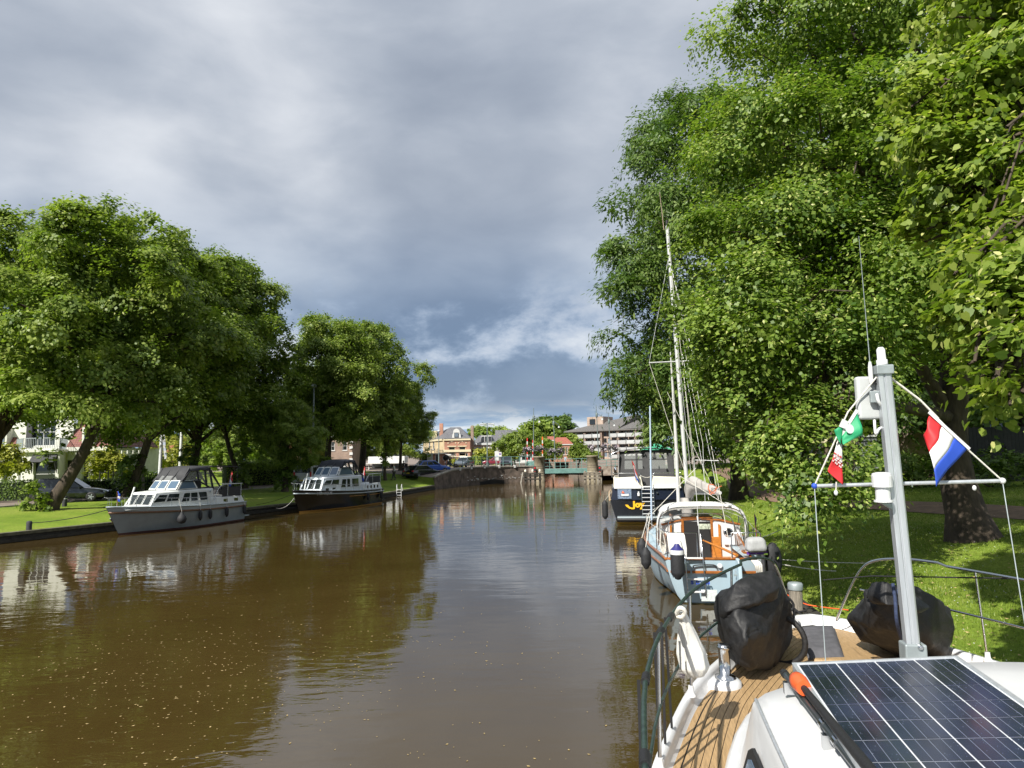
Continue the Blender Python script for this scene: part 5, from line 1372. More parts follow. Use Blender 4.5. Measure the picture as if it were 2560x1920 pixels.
def small_flag(label, foot, top, fly, drop, mats, name='stern_flag'):
    foot, top, fly = Vector(foot), Vector(top), Vector(fly)
    t = thing(name, label, 'flag', foot); obj('staff', MB().tube([foot, top], [.014, .009], 6), 'varnish', t, w=True)
    b = top.lerp(foot, .62)
    n = len(mats); g_ = []
    for i in range(3 * n + 1):
        u = i / (3 * n); r = []
        for j in range(9):
            v = j / 8; p = top.lerp(b, u) + fly * v * (1 - .25 * u) + Vector((0, 0, -drop * v * (1.1 - .2 * u))) + Vector((math.sin(v * 6 + u * 2) * .03, math.cos(v * 5) * .03, 0)); r.append(p)
        g_.append(r)
    for k, m_ in enumerate(mats):
        mb = MB(); mb.sheet(g_[3 * k:3 * k + 4]); o = obj(('first', 'second', 'third')[k] + '_stripe', mb, m_, t, w=True); s = o.modifiers.new('t', 'SOLIDIFY'); s.thickness = .003
    return t
small_flag('tiny blue and white pennant on the grey cruiser bow', boat_pt(GB, (-.1, 7.9, 1.45)), boat_pt(GB, (-.1, 7.95, 2.15)), Vector((.22, -.1, 0)), .12, ('blue', 'white_cloth', 'blue'), 'bow_pennant')
small_flag('red white and blue flag at the grey cruiser stern', boat_pt(GB, (0, .2, 1.9)), boat_pt(GB, (.1, -.3, 2.9)), Vector((.15, -.15, 0)), .45, ('red', 'white_cloth', 'blue'))
rzM = math.atan2(.33, -.944)
MQ, Pm, shm, hbm = dutch_cruiser('motor_cruiser', 'black-hulled cruiser with gold waterline and dark canopy by the far lawn', (-11.3, 53.5, 0), rzM, 9.4, 2.9, dict(s0=1.12, s1=1.50, strake=.86, boot='boot_gold', hull='black_paint', upper='black_paint', strake_m='grey_band', cabin='bluegrey_white', frame='bluegrey_white', fabric='navy_cloth' if 'navy_cloth' in MATS else mat('navy_cloth', (.022, .025, .035), .7, var=.2) and 'navy_cloth', railh=.45, stripes=((.70, .0, .55),),
    aft=dict(top=1.62, y1=3.0, ports=(.8, 1.3, 1.8, 2.3), pw=.09, ph=.12), saloon=dict(y0=2.9, ym=5.6, y1=7.6, top=2.28, wins=((3.35, 4.15, 1.5, 2.05, 0), (4.4, 4.75, 1.5, 2.05, 0), (4.95, 5.5, 1.5, 2.05, .22), (5.75, 6.5, 1.72, 2.06, .22), (6.6, 7.35, 1.74, 2.04, .42))),
    screen=dict(y1=5.9, h=.62, side=2.2), canopy=dict(y0=3.4, y1=4.75, top=3.45, tail=.9)))
text('lettering', 'MONIQUE', .26, 'white_gel', MQ, frame_mat(Pm(.80, 1.10, -1) + Vector((-.03, 0, 0)), Pm(.74, 1.08, -1) - Pm(.86, 1.10, -1), (-1, .25, -.1)), ext=.012, bold=.004)
for k, (y, w_) in enumerate(((6.2, .16), (7.0, .16))):
    win_poly(MQ, [(-hbm(.7) * .80, y - w_, 1.36), (-hbm(.7) * .80, y - w_, 1.52), (-hbm(.7) * .78, y + w_, 1.52), (-hbm(.7) * .78, y + w_, 1.36)], (-1, .1, .1), rim=.02, fr='bluegrey_white')
for q, lb in ((.30, 'black fender amidships on the black cruiser'), (.06, 'black fender at the black cruiser stern')): hang(MQ, Pm, shm, q, 1.0, .6, .11, lb)
small_flag('red white and blue flag behind the black cruiser canopy', boat_pt(MQ, (-.9, 2.6, 1.7)), boat_pt(MQ, (-.95, 2.2, 2.9)), Vector((.1, -.1, 0)), .5, ('red', 'white_cloth', 'blue'))
# mooring lines ashore
def rope(label, a, b, sagd, r=.018, m_='rope_black'):
    t = thing('mooring_rope', label, 'rope', a); obj('line', MB().tube(sag(a, b, sagd, 12), r, 6), m_, t, w=True); return t
def bollard(label, p, h=.55, r=.11, m_='galv', band=True):
    t = thing('bollard', label, 'bollard', p, 0, 'bollards'); obj('post', MB().lathe((0, 0, 0), [(r, -.1), (r, h - .05), (r * .9, h), (r * .3, h + .03)], 14), m_, t)
    if band: obj('band', MB().lathe((0, 0, h * .72), [(r * 1.02, 0), (r * 1.02, h * .1)], 14), 'white_paint', t)
    return t
q = G(73, 1312, .7); q.z = hl(q.x, q.y)
bollard('small dark mooring bollard on the far lawn holding the grey cruiser', q, .42, .12, 'charcoal_cloth', False)
rope('dark line from the grey cruiser bow to the lawn bollard', q + Vector((0, 0, .35)), boat_pt(GB, (0, 8.3, 1.3)), .12)
rope('dark line from the black cruiser bow to the lawn', G(640, 1262, .55), boat_pt(MQ, (0, 9.2, 1.3)), .1, .014)
rope('pale line from the black cruiser bow down to the quay', G(690, 1270, .55), boat_pt(MQ, (0, 9.2, 1.0)), .25, .012, 'rope_white')

# ------------------------------------------------------------------ cruiser seen from astern
JR = -rad(8.5); JY = thing('motor_cruiser', 'black and cream cruiser seen from astern with dark wheelhouse tent and swim ladder', 'boat', (6.72, 34.6, 0), JR)
widen(JY, 1.12)
Pj, shj, hbj = hull_fn(10.2, 3.45, 1.20, 1.65, wl0=.80, tr=.97)
obj('bottom', hull_band(Pj, lambda q: -.4, lambda q: .10, 3), 'yellow_paint', JY)
obj('hull', hull_band(Pj, lambda q: .10, lambda q: shj(q), 6), 'black_paint', JY)
obj('rubbing_strake', rub(Pj, lambda q: shj(q), .055, .01), mat('buff', (.40, .29, .17), .5, var=.1), JY)
w0 = hbj(0)
up = [[(-w0 * .97, .02, 1.2), (-w0 * .93, .14, 1.78)], [(-w0 * .3, -.10, 1.2), (-w0 * .3, .0, 1.78)], [(w0 * .3, -.10, 1.2), (w0 * .3, .0, 1.78)], [(w0 * .97, .02, 1.2), (w0 * .93, .14, 1.78)], [(w0 * 1.0, 4, 1.25), (w0 * .96, 4, 1.8)], [(w0 * .9, 7, 1.35), (w0 * .86, 7, 1.85)]]
mb = MB(); mb.sheet(up, False); mb.sheet([[(-p[0], p[1], p[2]) for p in r][::-1] for r in up[3:]], False); mb.quad((-w0 * .93, .14, 1.78), (w0 * .93, .14, 1.78), (w0 * .96, 4, 1.8), (-w0 * .96, 4, 1.8)); obj('upper_stern', mb, 'navy', JY)
obj('deck', deck_mb(Pj, lambda q: shj(q) - .04), 'cream', JY)
for s in (-1, 1):   # cream coaming wings either side of the boarding gap
    xa, xb = (.22, 1.52)
    prof = [(xa, -.02, 1.80), (xb, .12, 1.80), (xb + .02, .14, 2.30), (xa + .1, .0, 2.36)]
    mb = MB(); mb.prism([(s * (x - .05), y, z) for x, y, z in (prof if s > 0 else prof[::-1])], (0, .22, 0)); obj('coaming', mb, 'cream', JY, bevel=.05, seg=3)
    obj('coaming_lip', MB().box((s * (xa + xb - .1) / 2, .04, 1.79), (xb - xa + .02, .26, .09), s * .1), 'white_gel', JY, bevel=.03)
    mb = MB(); mb.prism([(s * 1.5, .3, 1.80), (s * 1.5, 5.2, 1.84), (s * 1.5, 5.2, 2.2), (s * 1.5, .3, 2.33)][::s], (-s * .1, 0, 0)); obj('side_coaming', mb, 'cream', JY, bevel=.03)
    obj('hand_rail', MB().tube(smooth_path([(s * .28, .12, 2.36), (s * .30, .14, 2.50), (s * .5, .16, 2.52), (s * 1.35, .26, 2.52), (s * 1.5, .5, 2.52), (s * 1.5, 4, 2.45)], 4), .022, 6), 'steel', JY)
obj('gate_step', MB().box((0, .06, 1.84), (.5, .25, .06)), 'white_gel', JY, bevel=.01)
obj('gate_rope', MB().tube(sag((-.3, .1, 2.42), (.3, .1, 2.42), .12, 8), .014, 6), 'rope_white', JY)
# wheelhouse tent
mat('tent', (.045, .045, .047), .8, var=.15, scale=5)
def tent_sec(y, w1, w2, z0, z1): return [Vector((-w1, y, z0)), Vector((-w2, y, z1 - .28)), Vector((-w2 * .86, y, z1 - .10)), Vector((-w2 * .45, y, z1 - .02)), Vector((0, y, z1)), Vector((w2 * .45, y, z1 - .02)), Vector((w2 * .86, y, z1 - .10)), Vector((w2, y, z1 - .28)), Vector((w1, y, z0))]
roof = [[Vector((-1.55, y, 3.48)), Vector((-1.48, y, 3.60)), Vector((-1.1, y, 3.70)), Vector((-.5, y, 3.77)), Vector((0, y, 3.79)), Vector((.5, y, 3.77)), Vector((1.1, y, 3.70)), Vector((1.48, y, 3.60)), Vector((1.55, y, 3.48))] for y in (.75, 1.2, 3.0, 4.2)]
mb = MB(); mb.sheet(roof); o_ = obj('tent_roof', mb, 'tent', JY); m_ = o_.modifiers.new('t', 'SOLIDIFY'); m_.thickness = .03
mat('tent_grey', (.26, .26, .26), .85, var=.1)
bw = MB()
def tp(x, z): return Vector((x * lerp(1.0, .93, (z - 1.85) / 1.8), lerp(.55, .95, (z - 1.85) / 1.8), z))
for (x0, x1, z0, z1) in ((-1.28, -1.02, 1.85, 3.62), (1.02, 1.28, 1.85, 3.62), (-.16, .16, 1.85, 3.70), (-1.02, -.16, 3.52, 3.68), (.16, 1.02, 3.52, 3.68), (-1.02, -.16, 1.85, 2.72), (.16, 1.02, 1.85, 2.72), (-1.02, -.16, 3.17, 3.23), (.16, 1.02, 3.17, 3.23), (-.48, -.38, 2.72, 3.52), (.38, .48, 3.2, 3.52)):
    bw.prism([tp(x0, z0), tp(x1, z0), tp(x1, z1), tp(x0, z1)], (0, .03, 0))
obj('tent_back', bw, 'tent', JY)
pn = MB(); pn.quad(tp(-1.02, 2.72) + Vector((0, .015, 0)), tp(-.16, 2.72) + Vector((0, .015, 0)), tp(-.16, 3.52) + Vector((0, .015, 0)), tp(-1.02, 3.52) + Vector((0, .015, 0))); obj('tent_window', pn, 'clear_vinyl', JY)
pn = MB(); pn.quad(tp(.16, 2.72) + Vector((0, .015, 0)), tp(1.02, 2.72) + Vector((0, .015, 0)), tp(1.02, 3.52) + Vector((0, .015, 0)), tp(.16, 3.52) + Vector((0, .015, 0))); obj('tent_window', pn, 'clear_vinyl', JY)
for s in (-1, 1):
    sw = MB()
    for (y0, y1, z0, z1) in ((.6, 4.2, 1.85, 2.5), (.6, 4.2, 3.4, 3.55), (.6, .9, 2.5, 3.4), (2.2, 2.4, 2.5, 3.4), (4.0, 4.2, 2.5, 3.4)):
        sw.prism([(s * lerp(1.28, 1.24, (z - 1.85) / 1.8), y, z) for y, z in ((y0, z0), (y1, z0), (y1, z1), (y0, z1))][::s], (-s * .03, 0, 0))
    obj('tent_side', sw, 'tent_grey' if s < 0 else 'tent', JY)
    pn = MB(); pn.quad((s * 1.25, .8, 2.5), (s * 1.25, 4.1, 2.5), (s * 1.24, 4.1, 3.4), (s * 1.24, .8, 3.4)); obj('tent_window', pn, 'clear_vinyl', JY)
    obj('tent_hoop', MB().tube(smooth_path([(s * 1.56, .75, 2.3), (s * 1.58, .72, 3.3), (s * 1.52, .74, 3.52), (s * 1.2, .75, 3.66)], 4), .018, 6), 'steel', JY)
obj('wheelhouse', MB().box((0, 6.0, 2.2), (2.3, 3.4, 1.0)), 'cream', JY, bevel=.08)
obj('windscreen', MB().box((0, 4.25, 2.95), (2.2, .08, .9)), 'glass_dark', JY)
obj('helm_seat', MB().box((.5, 2.6, 2.4), (.55, .5, 1.1)), 'charcoal_cloth', JY, bevel=.1)
obj('helm_seat', MB().box((-.5, 2.6, 2.4), (.55, .5, 1.1)), 'charcoal_cloth', JY, bevel=.1)
# swim platform, ladder, lettering, lamps
obj('swim_platform', MB().box((0, -.30, .36), (2.75, .55, .07)), 'grey_band', JY, bevel=.02)
obj('platform_fender', MB().tube(smooth_path([(-1.38, -.02, .26), (-1.36, -.45, .26), (-1.2, -.58, .26), (0, -.62, .26), (1.2, -.58, .26), (1.36, -.45, .26), (1.38, -.02, .26)], 4), .07, 8), 'black_rubber', JY)
for x in (-.26, .26): obj('ladder_rail', MB().tube([(x, -.16, 1.95), (x * 1.0, -.24, .42)], .016, 6), 'steel', JY)
for k in range(7): obj('ladder_rung', MB().box((0, -.17 - .01 * k, 1.72 - k * .20), (.52, .05, .03)), 'white_gel', JY)
obj('blue_panel', MB().prism([(-1.33, -.06, 1.26), (-.72, -.125, 1.26), (-.72, -.06, 1.75), (-1.33, .0, 1.75)], (0, -.012, 0)), mat('speckle_blue', (.03, .05, .10), .3, base2=(.25, .32, .42), scale=26), JY)
obj('logo_plate', MB().box((-1.0, -.118, 1.45), (.34, .02, .10), -.1), 'white_gel', JY)
obj('logo_mark', MB().prism([(-1.16, -.118, 1.54), (-1.02, -.128, 1.54), (-1.10, -.11, 1.66)], (0, -.004, 0)), 'orange', JY)
obj('stern_lamp', MB().lathe((-.40, -.13, 1.40), [(.06, 0), (.06, .12), (.035, .16), (.035, .22)], 12), 'white_gel', JY)
obj('socket', MB().lathe((.42, -.13, 1.55), [(.05, 0), (.04, .03)], 12, (0, -1, 0)), 'steel', JY)
text('lettering', 'Joy', .40, 'yellow_paint', JY, frame_mat((-.42, -.03, .84), (1, 0, 0), (0, -1, .0)), ext=.02, bold=.022)
sw = MB(); sw.prism([(-1.02, -.04, .96), (-.90, -.04, .96), (-.80, -.04, .84), (-.70, -.04, .80), (-.66, -.04, .76), (-.72, -.04, .73), (-.84, -.04, .77), (-.95, -.04, .86)][::-1], (0, -.02, 0)); obj('letter_swash', sw, 'yellow_paint', JY)
fender('long black fender at the port quarter of the cruiser seen from astern', boat_pt(JY, (-1.92, .1, 1.18)), .95, .15, line_to=boat_pt(JY, (-1.6, .1, 1.6)))
small_flag('red white and blue flag drooping over the cream stern coaming', boat_pt(JY, (-.50, -.05, 2.15)), boat_pt(JY, (-.66, -.35, 3.2)), Vector((.26, -.02, 0)), .62, ('red', 'white_cloth', 'blue'))

# ================================================================== SAILBOAT
SR = -rad(8.0); SB = thing('sailboat', 'pale blue sailboat with varnished trim and grey sprayhood moored ahead of the bow', 'boat', (4.70, 16.35, 0), SR)
widen(SB, 1.13)
mat('pale_blue', (.40, .52, .60), .32, var=.05, scale=2)
mat('hood_white', (.60, .60, .58), .75, var=.08, scale=4, bump=.2, bscale=12)
mat('clear_hood', (.75, .78, .74), .12, alpha=.35, spec=.6)
mat('sail_cover', (.40, .38, .36), .9, var=.12, scale=5, bump=.3, bscale=9)
mat('orange_ply', (.46, .17, .03), .35, var=.2, scale=9, stretch=(1, 1, 3), coat=.3)
SL = 8.3
def sheer_s(t): return .98 + .06 * (1 - t) ** 2 + .34 * t ** 2
def hb_s(t): return 1.27 * lerp(.80, 1, ss(t / .42)) * (1 - max(0, (t - .42) / .58) ** 2.1)
def Psb(t, z, s):
    k = max(0, min(1, z / sheer_s(t))); w0 = hb_s(min(t, .99)) * lerp(.62, .80, ss(t / .4)) * lerp(1, .35, max(0, (t - .5) / .5))
    h = lerp(w0, hb_s(t), k ** .55) if z >= 0 else w0 * max(.12, 1 + z * 2.2)
    y = lerp(.20 * (1 - k) + .0, SL, t) if t < .5 else lerp(.20 * (1 - k), SL - 1.1 * (1 - k) * ((t - .5) / .5) ** 1.5, t)
    return Vector((s * max(h, .01), y, z))
def band_s(z0, z1, n=4):
    mb = MB()
    for s in (-1, 1):
        rows = [[Psb(t, lerp(z0(t), z1(t), k / n), s) for k in range(n + 1)] for t in TS]
        mb.loft(rows if s < 0 else [r[::-1] for r in rows], False)
    # rounded transom
    N = 8
    rows = []
    for k in range(n + 1):
        z = lerp(z0(0), z1(0), k / n); a = Psb(0, z, 1); rows.append([Vector((a.x * math.cos(math.pi * j / N), a.y - .10 * math.sin(math.pi * j / N), z)) for j in range(N + 1)])
    mb.sheet([r[::-1] for r in rows]); return mb
obj('hull_bottom', band_s(lambda t: -.35, lambda t: .03, 4), mat('algae', (.18, .18, .11), .8, var=.4), SB)
obj('hull', band_s(lambda t: .03, lambda t: sheer_s(t), 7), 'pale_blue', SB)
st_ = lambda t: sheer_s(t) - .27
obj('rubbing_strake', MB().tube([Psb(t, st_(t), -1) + Vector((-.012, 0, 0)) for t in reversed(TS)], .028, 6), 'varnish', SB)
obj('rubbing_strake', MB().tube([Psb(t, st_(t), 1) + Vector((.012, 0, 0)) for t in reversed(TS)], .028, 6), 'varnish', SB)
for xa, xb in ((-.92, -.52), (-.48, .18), (.40, .95)):
    obj('transom_strake', MB().bar((xa, -.04 - .06 * math.cos(xa * 1.5), st_(0)), (xb, -.04 - .06 * math.cos(xb * 1.5), st_(0)), .05, .06), 'varnish', SB, bevel=.008)
obj('toe_rail', MB().tube([Psb(t, sheer_s(t), -1) + Vector((0, 0, .02)) for t in reversed(TS)] + [Psb(t, sheer_s(t), 1) + Vector((0, 0, .02)) for t in TS], .035, 6), 'varnish', SB)
mb = MB(); mb.sheet([[Psb(t, sheer_s(t) - .01, -1), Vector((0, Psb(t, 1, 1).y, sheer_s(t) + .04)), Psb(t, sheer_s(t) - .01, 1)] for t in TS if t >= .3], False)
for s in (-1, 1):      # side decks beside the cockpit
    mb.sheet([[Psb(t, sheer_s(t) - .01, s), Vector((s * .66, Psb(t, 1, 1).y + .02, sheer_s(t)))][::s] for t in (0, .04, .1, .2, .3)], False)
obj('deck', mb, 'pale_blue', SB)
# cockpit: sole, seats, coamings
obj('cockpit_sole', MB().box((0, 1.25, .45), (.8, 2.3, .04)), 'white_gel', SB)
for s in (-1, 1):
    obj('cockpit_seat', MB().box((s * .62, 1.3, .74), (.46, 2.3, .05)), 'orange_ply', SB, bevel=.01)
    obj('seat_front', MB().box((s * .40, 1.3, .58), (.03, 2.3, .30)), 'white_gel', SB)
    obj('coaming', MB().prism([(s * .84, .12, .95), (s * .90, 2.4, .98), (s * .86, 2.4, 1.38), (s * .82, 1.5, 1.30), (s * .80, .3, 1.06)][::s], (-s * .05, 0, 0)), 'varnish', SB, bevel=.01)
obj('stern_deck', MB().box((0, .12, 1.02), (1.75, .26, .05)), 'varnish', SB, bevel=.01)
# cabin trunk and bulkhead with companionway
ct = [(2.45, 1.02, .90, .96, 1.62), (4.4, .98, .84, 1.0, 1.56), (6.1, .62, .5, 1.1, 1.42)]
mb = MB(); mb.loft([[(-a, y, z0), (-b, y, z1), (-b * .5, y, z1 + .09), (0, y, z1 + .12), (b * .5, y, z1 + .09), (b, y, z1), (a, y, z0)] for y, a, b, z0, z1 in ct], True, True, True, False); obj('cabin', mb, 'white_gel', SB, bevel=.03)
bulk = obj('bulkhead', MB().prism([(-1.0, 2.44, .6), (1.0, 2.44, .6), (.90, 2.44, 1.60), (.45, 2.44, 1.71), (0, 2.44, 1.74), (-.45, 2.44, 1.71), (-.90, 2.44, 1.60)], (0, -.03, 0)), 'white_gel', SB)
obj('companionway', MB().box((-.08, 2.395, 1.16), (.62, .03, 1.06)), 'black_rubber', SB)
obj('companion_view', MB().box((.10, 2.376, 1.56), (.30, .01, .14)), mat('bright_port', (.45, .50, .40), .4, var=.4, scale=20), SB)
for x in (-.42, .26): obj('door_post', MB().box((x, 2.385, 1.18), (.06, .06, 1.15)), 'varnish', SB, bevel=.006)
obj('wash_board', MB().box((.355, 2.36, .98), (.20, .03, .62)), 'orange_ply', SB, bevel=.01)
obj('door_trim', MB().box((.43, 2.37, 1.36), (.05, .03, .5)), 'orange_ply', SB)
obj('door_panel', MB().box((.335, 2.375, 1.46), (.14, .03, .40)), 'off_white', SB, bevel=.006)
obj('door_panel', MB().box((-.56, 2.385, 1.42), (.20, .03, .42)), 'off_white', SB, bevel=.006)
obj('panel_trim', MB().box((-.70, 2.375, 1.3), (.05, .03, .6)), 'orange_ply', SB)
obj('porthole', MB().lathe((.64, 2.415, 1.40), [(.115, 0), (.115, .025), (.085, .03)], 18, (0, -1, 0)), 'steel', SB)
obj('porthole_glass', MB().lathe((.64, 2.388, 1.40), [(.085, 0), (.08, .006)], 18, (0, -1, 0)), 'glass_dark', SB)
obj('shelf', MB().box((.66, 2.36, 1.10), (.26, .05, .03)), 'white_gel', SB)
for s in (-1, 1): obj('roof_trim', MB().tube([(s * .02, 2.40, 1.76), (s * .45, 2.40, 1.73), (s * .92, 2.40, 1.61)], .03, 6), 'varnish', SB)
obj('hatch_garage', MB().box((-.08, 2.75, 1.80), (.74, .8, .06)), 'varnish', SB, bevel=.015)
for s in (-1, 1): obj('hand_rail', MB().tube(smooth_path([(s * .6, 2.9, 1.70), (s * .6, 3.1, 1.76), (s * .58, 4.2, 1.74), (s * .56, 4.4, 1.66)], 3), .018, 6), 'varnish', SB)
# sprayhood
def hood(y, w, z, zb): return [Vector((w * math.copysign(abs(math.cos(a)) ** .42, math.cos(a)), y, zb + (z - zb) * abs(math.sin(a)) ** .42)) for a in [math.pi * k / 16 for k in range(17)]]
hs = [hood(2.15, 1.02, 2.16, 1.15), hood(2.6, 1.03, 2.20, 1.15), hood(3.05, 1.0, 2.12, 1.2)]
mb = MB(); mb.sheet([[p + Vector((0, -.02, -.11)) for p in hs[0][3:14]]] + [r[3:14] for r in hs]); o_ = obj('sprayhood', mb, 'hood_white', SB); m_ = o_.modifiers.new('t', 'SOLIDIFY'); m_.thickness = .015
hs2 = [hs[2], hood(3.45, .9, 1.74, 1.3)]
mb = MB(); mb.sheet([r[3:14] for r in hs2]); obj('hood_window', mb, 'clear_hood', SB)
for a, b in ((0, 4), (13, 17)): mb = MB(); mb.sheet([r[a:b] for r in hs]); obj('hood_side', mb, 'clear_hood', SB)
for a, b in ((0, 5), (12, 17)): obj('hood_edge', MB().tube(hs[0][a:b], .035, 6), 'hood_white', SB)
obj('hood_bow', MB().tube([p + Vector((0, -.03, -.05)) for p in hs[0]], .014, 6), 'steel', SB)
obj('hood_bow', MB().tube([p + Vector((0, .0, -.06)) for p in hood(2.3, .78, 1.98, 1.15)], .013, 6), 'steel', SB)
# mast, boom, rig
MT, MBt = D(1668, 565, 20.6), D(1722, 1262, 20.9)
rig = lambda nm, a, b, r=.006, m_='rope_white': obj(nm, MB().tube([a, b], r, 5), m_, SB, w=True)
obj('mast', MB().tube([MBt - Vector((0, 0, .3)), MT], [.062, .055], 12), 'alu_white' if 'alu_white' in MATS else mat('alu_white', (.62, .63, .63), .35, metal=.2), SB, w=True)
obj('masthead', MB().tube([MT, MT + Vector((0, 0, .18))], .05, 8), 'black_rubber', SB, w=True)
obj('aerial', MB().tube([D(1660, 575, 20.5), D(1649, 480, 20.4)], [.012, .007], 5), mat('dull_pink', (.45, .34, .28), .5), SB, w=True)
obj('spreader', MB().tube([D(1623, 907, 20.7), D(1728, 902, 20.8)], .02, 6), 'alu_white', SB, w=True)
obj('spreader', MB().tube([D(1797, 1152, 19.6), D(1738, 1150, 19.8)], .012, 6), 'alu_white', SB, w=True)
bst = boat_pt(SB, (0, SL - .1, 1.35)); fs = D(1660, 640, 21.5)
fsb = D(1697, 1275, 22.6)
obj('furled_jib', MB().tube([fsb, D(1690, 1100, 22.2), D(1683, 980, 21.9), D(1676, 880, 21.6)], [.06, .055, .045, .02], 8), 'white_cloth', SB, w=True)
rig('forestay', D(1676, 880, 21.6), MT, .007, 'steel')
for i_, (a, b) in enumerate((((1728, 902, 20.8), (1800, 1262, 19.4)), ((1672, 640, 20.6), (1728, 902, 20.8)), ((1623, 907, 20.7), (1672, 640, 20.6)), ((1623, 907, 20.7), (1712, 1180, 20.0)), ((1705, 880, 20.7), (1772, 1250, 19.2)), ((1690, 760, 20.6), (1740, 1230, 19.6)), ((1678, 700, 20.6), (1735, 1260, 20.6)), ((1690, 760, 20.6), (1757, 1110, 19.6)), ((1757, 1110, 19.6), (1763, 1260, 19.2)), ((1668, 590, 20.5), (1735, 1150, 19.4)), ((1735, 1150, 19.4), (1752, 1395, 16.8)), ((1750, 960, 18.5), (1828, 1388, 16.8)), ((1676, 660, 20.2), (1750, 960, 18.5)), ((1668, 980, 21), (1800, 1255, 19.5)), ((1672, 1120, 21.2), (1560, 1290, 21))[:2])):
    if i_ == 14: continue
    rig('stay', D(*a), D(*b), .0075 if i_ in (10, 11, 12) else .006, 'rope_white' if i_ % 2 else 'alu_white')
rig('stay', D(1740, 1170, 20.4), D(1625, 1290, 20.4), .010, 'rope_white')
rig('topping_lift', D(1700, 1190, 20.6), D(1812, 1260, 18.2), .008, 'rope_white')
for px, py, Y in ((1743, 1290, 18.0), (1752, 1360, 17.0), (1828, 1370, 17.0)): obj('rigging_screw', MB().tube([D(px, py, Y), D(px + 3, py + 24, Y)], .018, 6), 'white_gel', SB, w=True)
# boom with gathered grey sail cover
cv = []
for k, (px, py, Y, r, rz) in enumerate(((1722, 1228, 20.7, .13, .34), (1730, 1210, 20.4, .17, .28), (1745, 1212, 20.0, .15, .17), (1765, 1220, 19.4, .13, .15), (1785, 1225, 18.8, .10, .12), (1795, 1226, 18.5, .04, .05))):
    c_ = D(px, py, Y); cv.append([c_ + Vector((math.cos(a) * r, .02 * math.sin(3 * a), math.sin(a) * rz)) * (1 + .08 * math.sin(5 * a + k)) if False else c_ + Vector((math.cos(a) * r * (1 + .10 * math.sin(5 * a + k)), .02 * math.sin(3 * a), math.sin(a) * rz * (1 + .08 * math.sin(4 * a + k * 2)))) for a in [2 * math.pi * j / 20 for j in range(20)]])
mb = MB(); mb.loft(cv); obj('sail_cover', mb, 'sail_cover', SB, w=True, sub=1)
mb = MB(); mb.loft([[D(1713 + dx * 26, 1245, 20.5) + Vector((0, dy * .12, 0)) for dx, dy in ((-.5, 0), (0, -1), (.5, 0), (0, 1))], [D(1720 + dx * 30, 1285, 20.3) + Vector((0, dy * .12, 0)) for dx, dy in ((-.5, 0), (0, -1), (.5, 0), (0, 1))]]); obj('mast_skirt', mb, 'sail_cover', SB, w=True)
obj('boom', MB().tube([D(1730, 1232, 20.6), D(1800, 1232, 18.3)], .05, 8), 'alu_white', SB, w=True)
obj('sail_tie', MB().tube(smooth_path([D(1770, 1222, 18.9), D(1785, 1234, 18.6), D(1790, 1216, 18.5), D(1772, 1212, 18.6), D(1776, 1236, 18.6), D(1790, 1222, 18.4), D(1804, 1215, 18.2)], 4), .012, 5), mat('orange_line', (.62, .16, .06), .7), SB, w=True)
# blue aerial pole on the port quarter
obj('aerial_pole', MB().tube([D(1629, 1300, 17.8), D(1625, 1015, 17.8)], [.026, .02], 8), mat('pole_blue', (.42, .52, .66), .35), SB, w=True)
# pushpit, guard wires
for s in (-1, 1):
    pr = [Psb(0, sheer_s(0), s) + Vector((-s * .06, .1, .0)), Psb(0, sheer_s(0), s) + Vector((-s * .08, .05, .62)), Psb(.12, sheer_s(.12), s) + Vector((-s * .05, 0, .62)), Psb(.28, sheer_s(.28), s) + Vector((-s * .05, 0, .6))]
    obj('pushpit_rail', MB().tube(smooth_path([pr[0], pr[0] + Vector((0, 0, .5)), pr[1], pr[2]], 4), .014, 6), 'steel', SB)
    obj('pushpit_rail', MB().tube([pr[1] + Vector((0, 0, 0)), Vector((s * .35, -.02, sheer_s(0) + .62)), Vector((s * .35, 0, sheer_s(0)))], .014, 6), 'steel', SB)
    for t_ in (.2, .36, .52, .68, .84):
        a = Psb(t_, sheer_s(t_), s) + Vector((-s * .05, 0, 0)); obj('stanchion', MB().tube([a, a + Vector((0, 0, .58))], .012, 6), 'steel', SB)
    obj('guard_wire', MB().tube([Psb(t_, sheer_s(t_) + .58, s) + Vector((-s * .05, 0, 0)) for t_ in (.05, .2, .36, .52, .68, .84)], .006, 5), 'rope_white', SB)
    obj('guard_wire', MB().tube([Psb(t_, sheer_s(t_) + .3, s) + Vector((-s * .05, 0, 0)) for t_ in (.05, .2, .36, .52, .68, .84)], .005, 5), 'rope_white', SB)
# transom gear: boarding ladder, handle, badge, rudder with tiller, lettering
for x in (-.62, -.26): obj('ladder_rail', MB().tube(smooth_path([(x, .1, 1.62 if x > -.5 else 1.12), (x, -.14, 1.14), (x + .02, -.17, .60), (x + .03, -.13, .22)], 4), .013, 6), 'steel', SB)
for z in (1.10, .62, .33): obj('ladder_step', MB().box((-.43, -.16, z), (.34, .08, .035)), 'white_gel', SB, bevel=.008)
obj('grab_handle', MB().tube(smooth_path([(-.45, -.10, .86), (-.42, -.12, .93), (-.05, -.12, .94), (.02, -.10, .86)], 4), .016, 6), 'charcoal_cloth', SB)
obj('badge', MB().lathe((.08, -.10, .92), [(.055, 0), (.05, .02)], 14, (0, -1, 0)), 'white_gel', SB)
text('lettering', 's mnn', .16, 'blue', SB, frame_mat((-.33, -.125, .50), (1, 0, 0), (0, -1, .12)), ext=.004, bold=.006)
obj('name_plate', MB().box((-.16, -.10, .24), (.32, .012, .26)), mat('plate_pale', (.55, .60, .60), .6, var=.15, scale=30), SB)
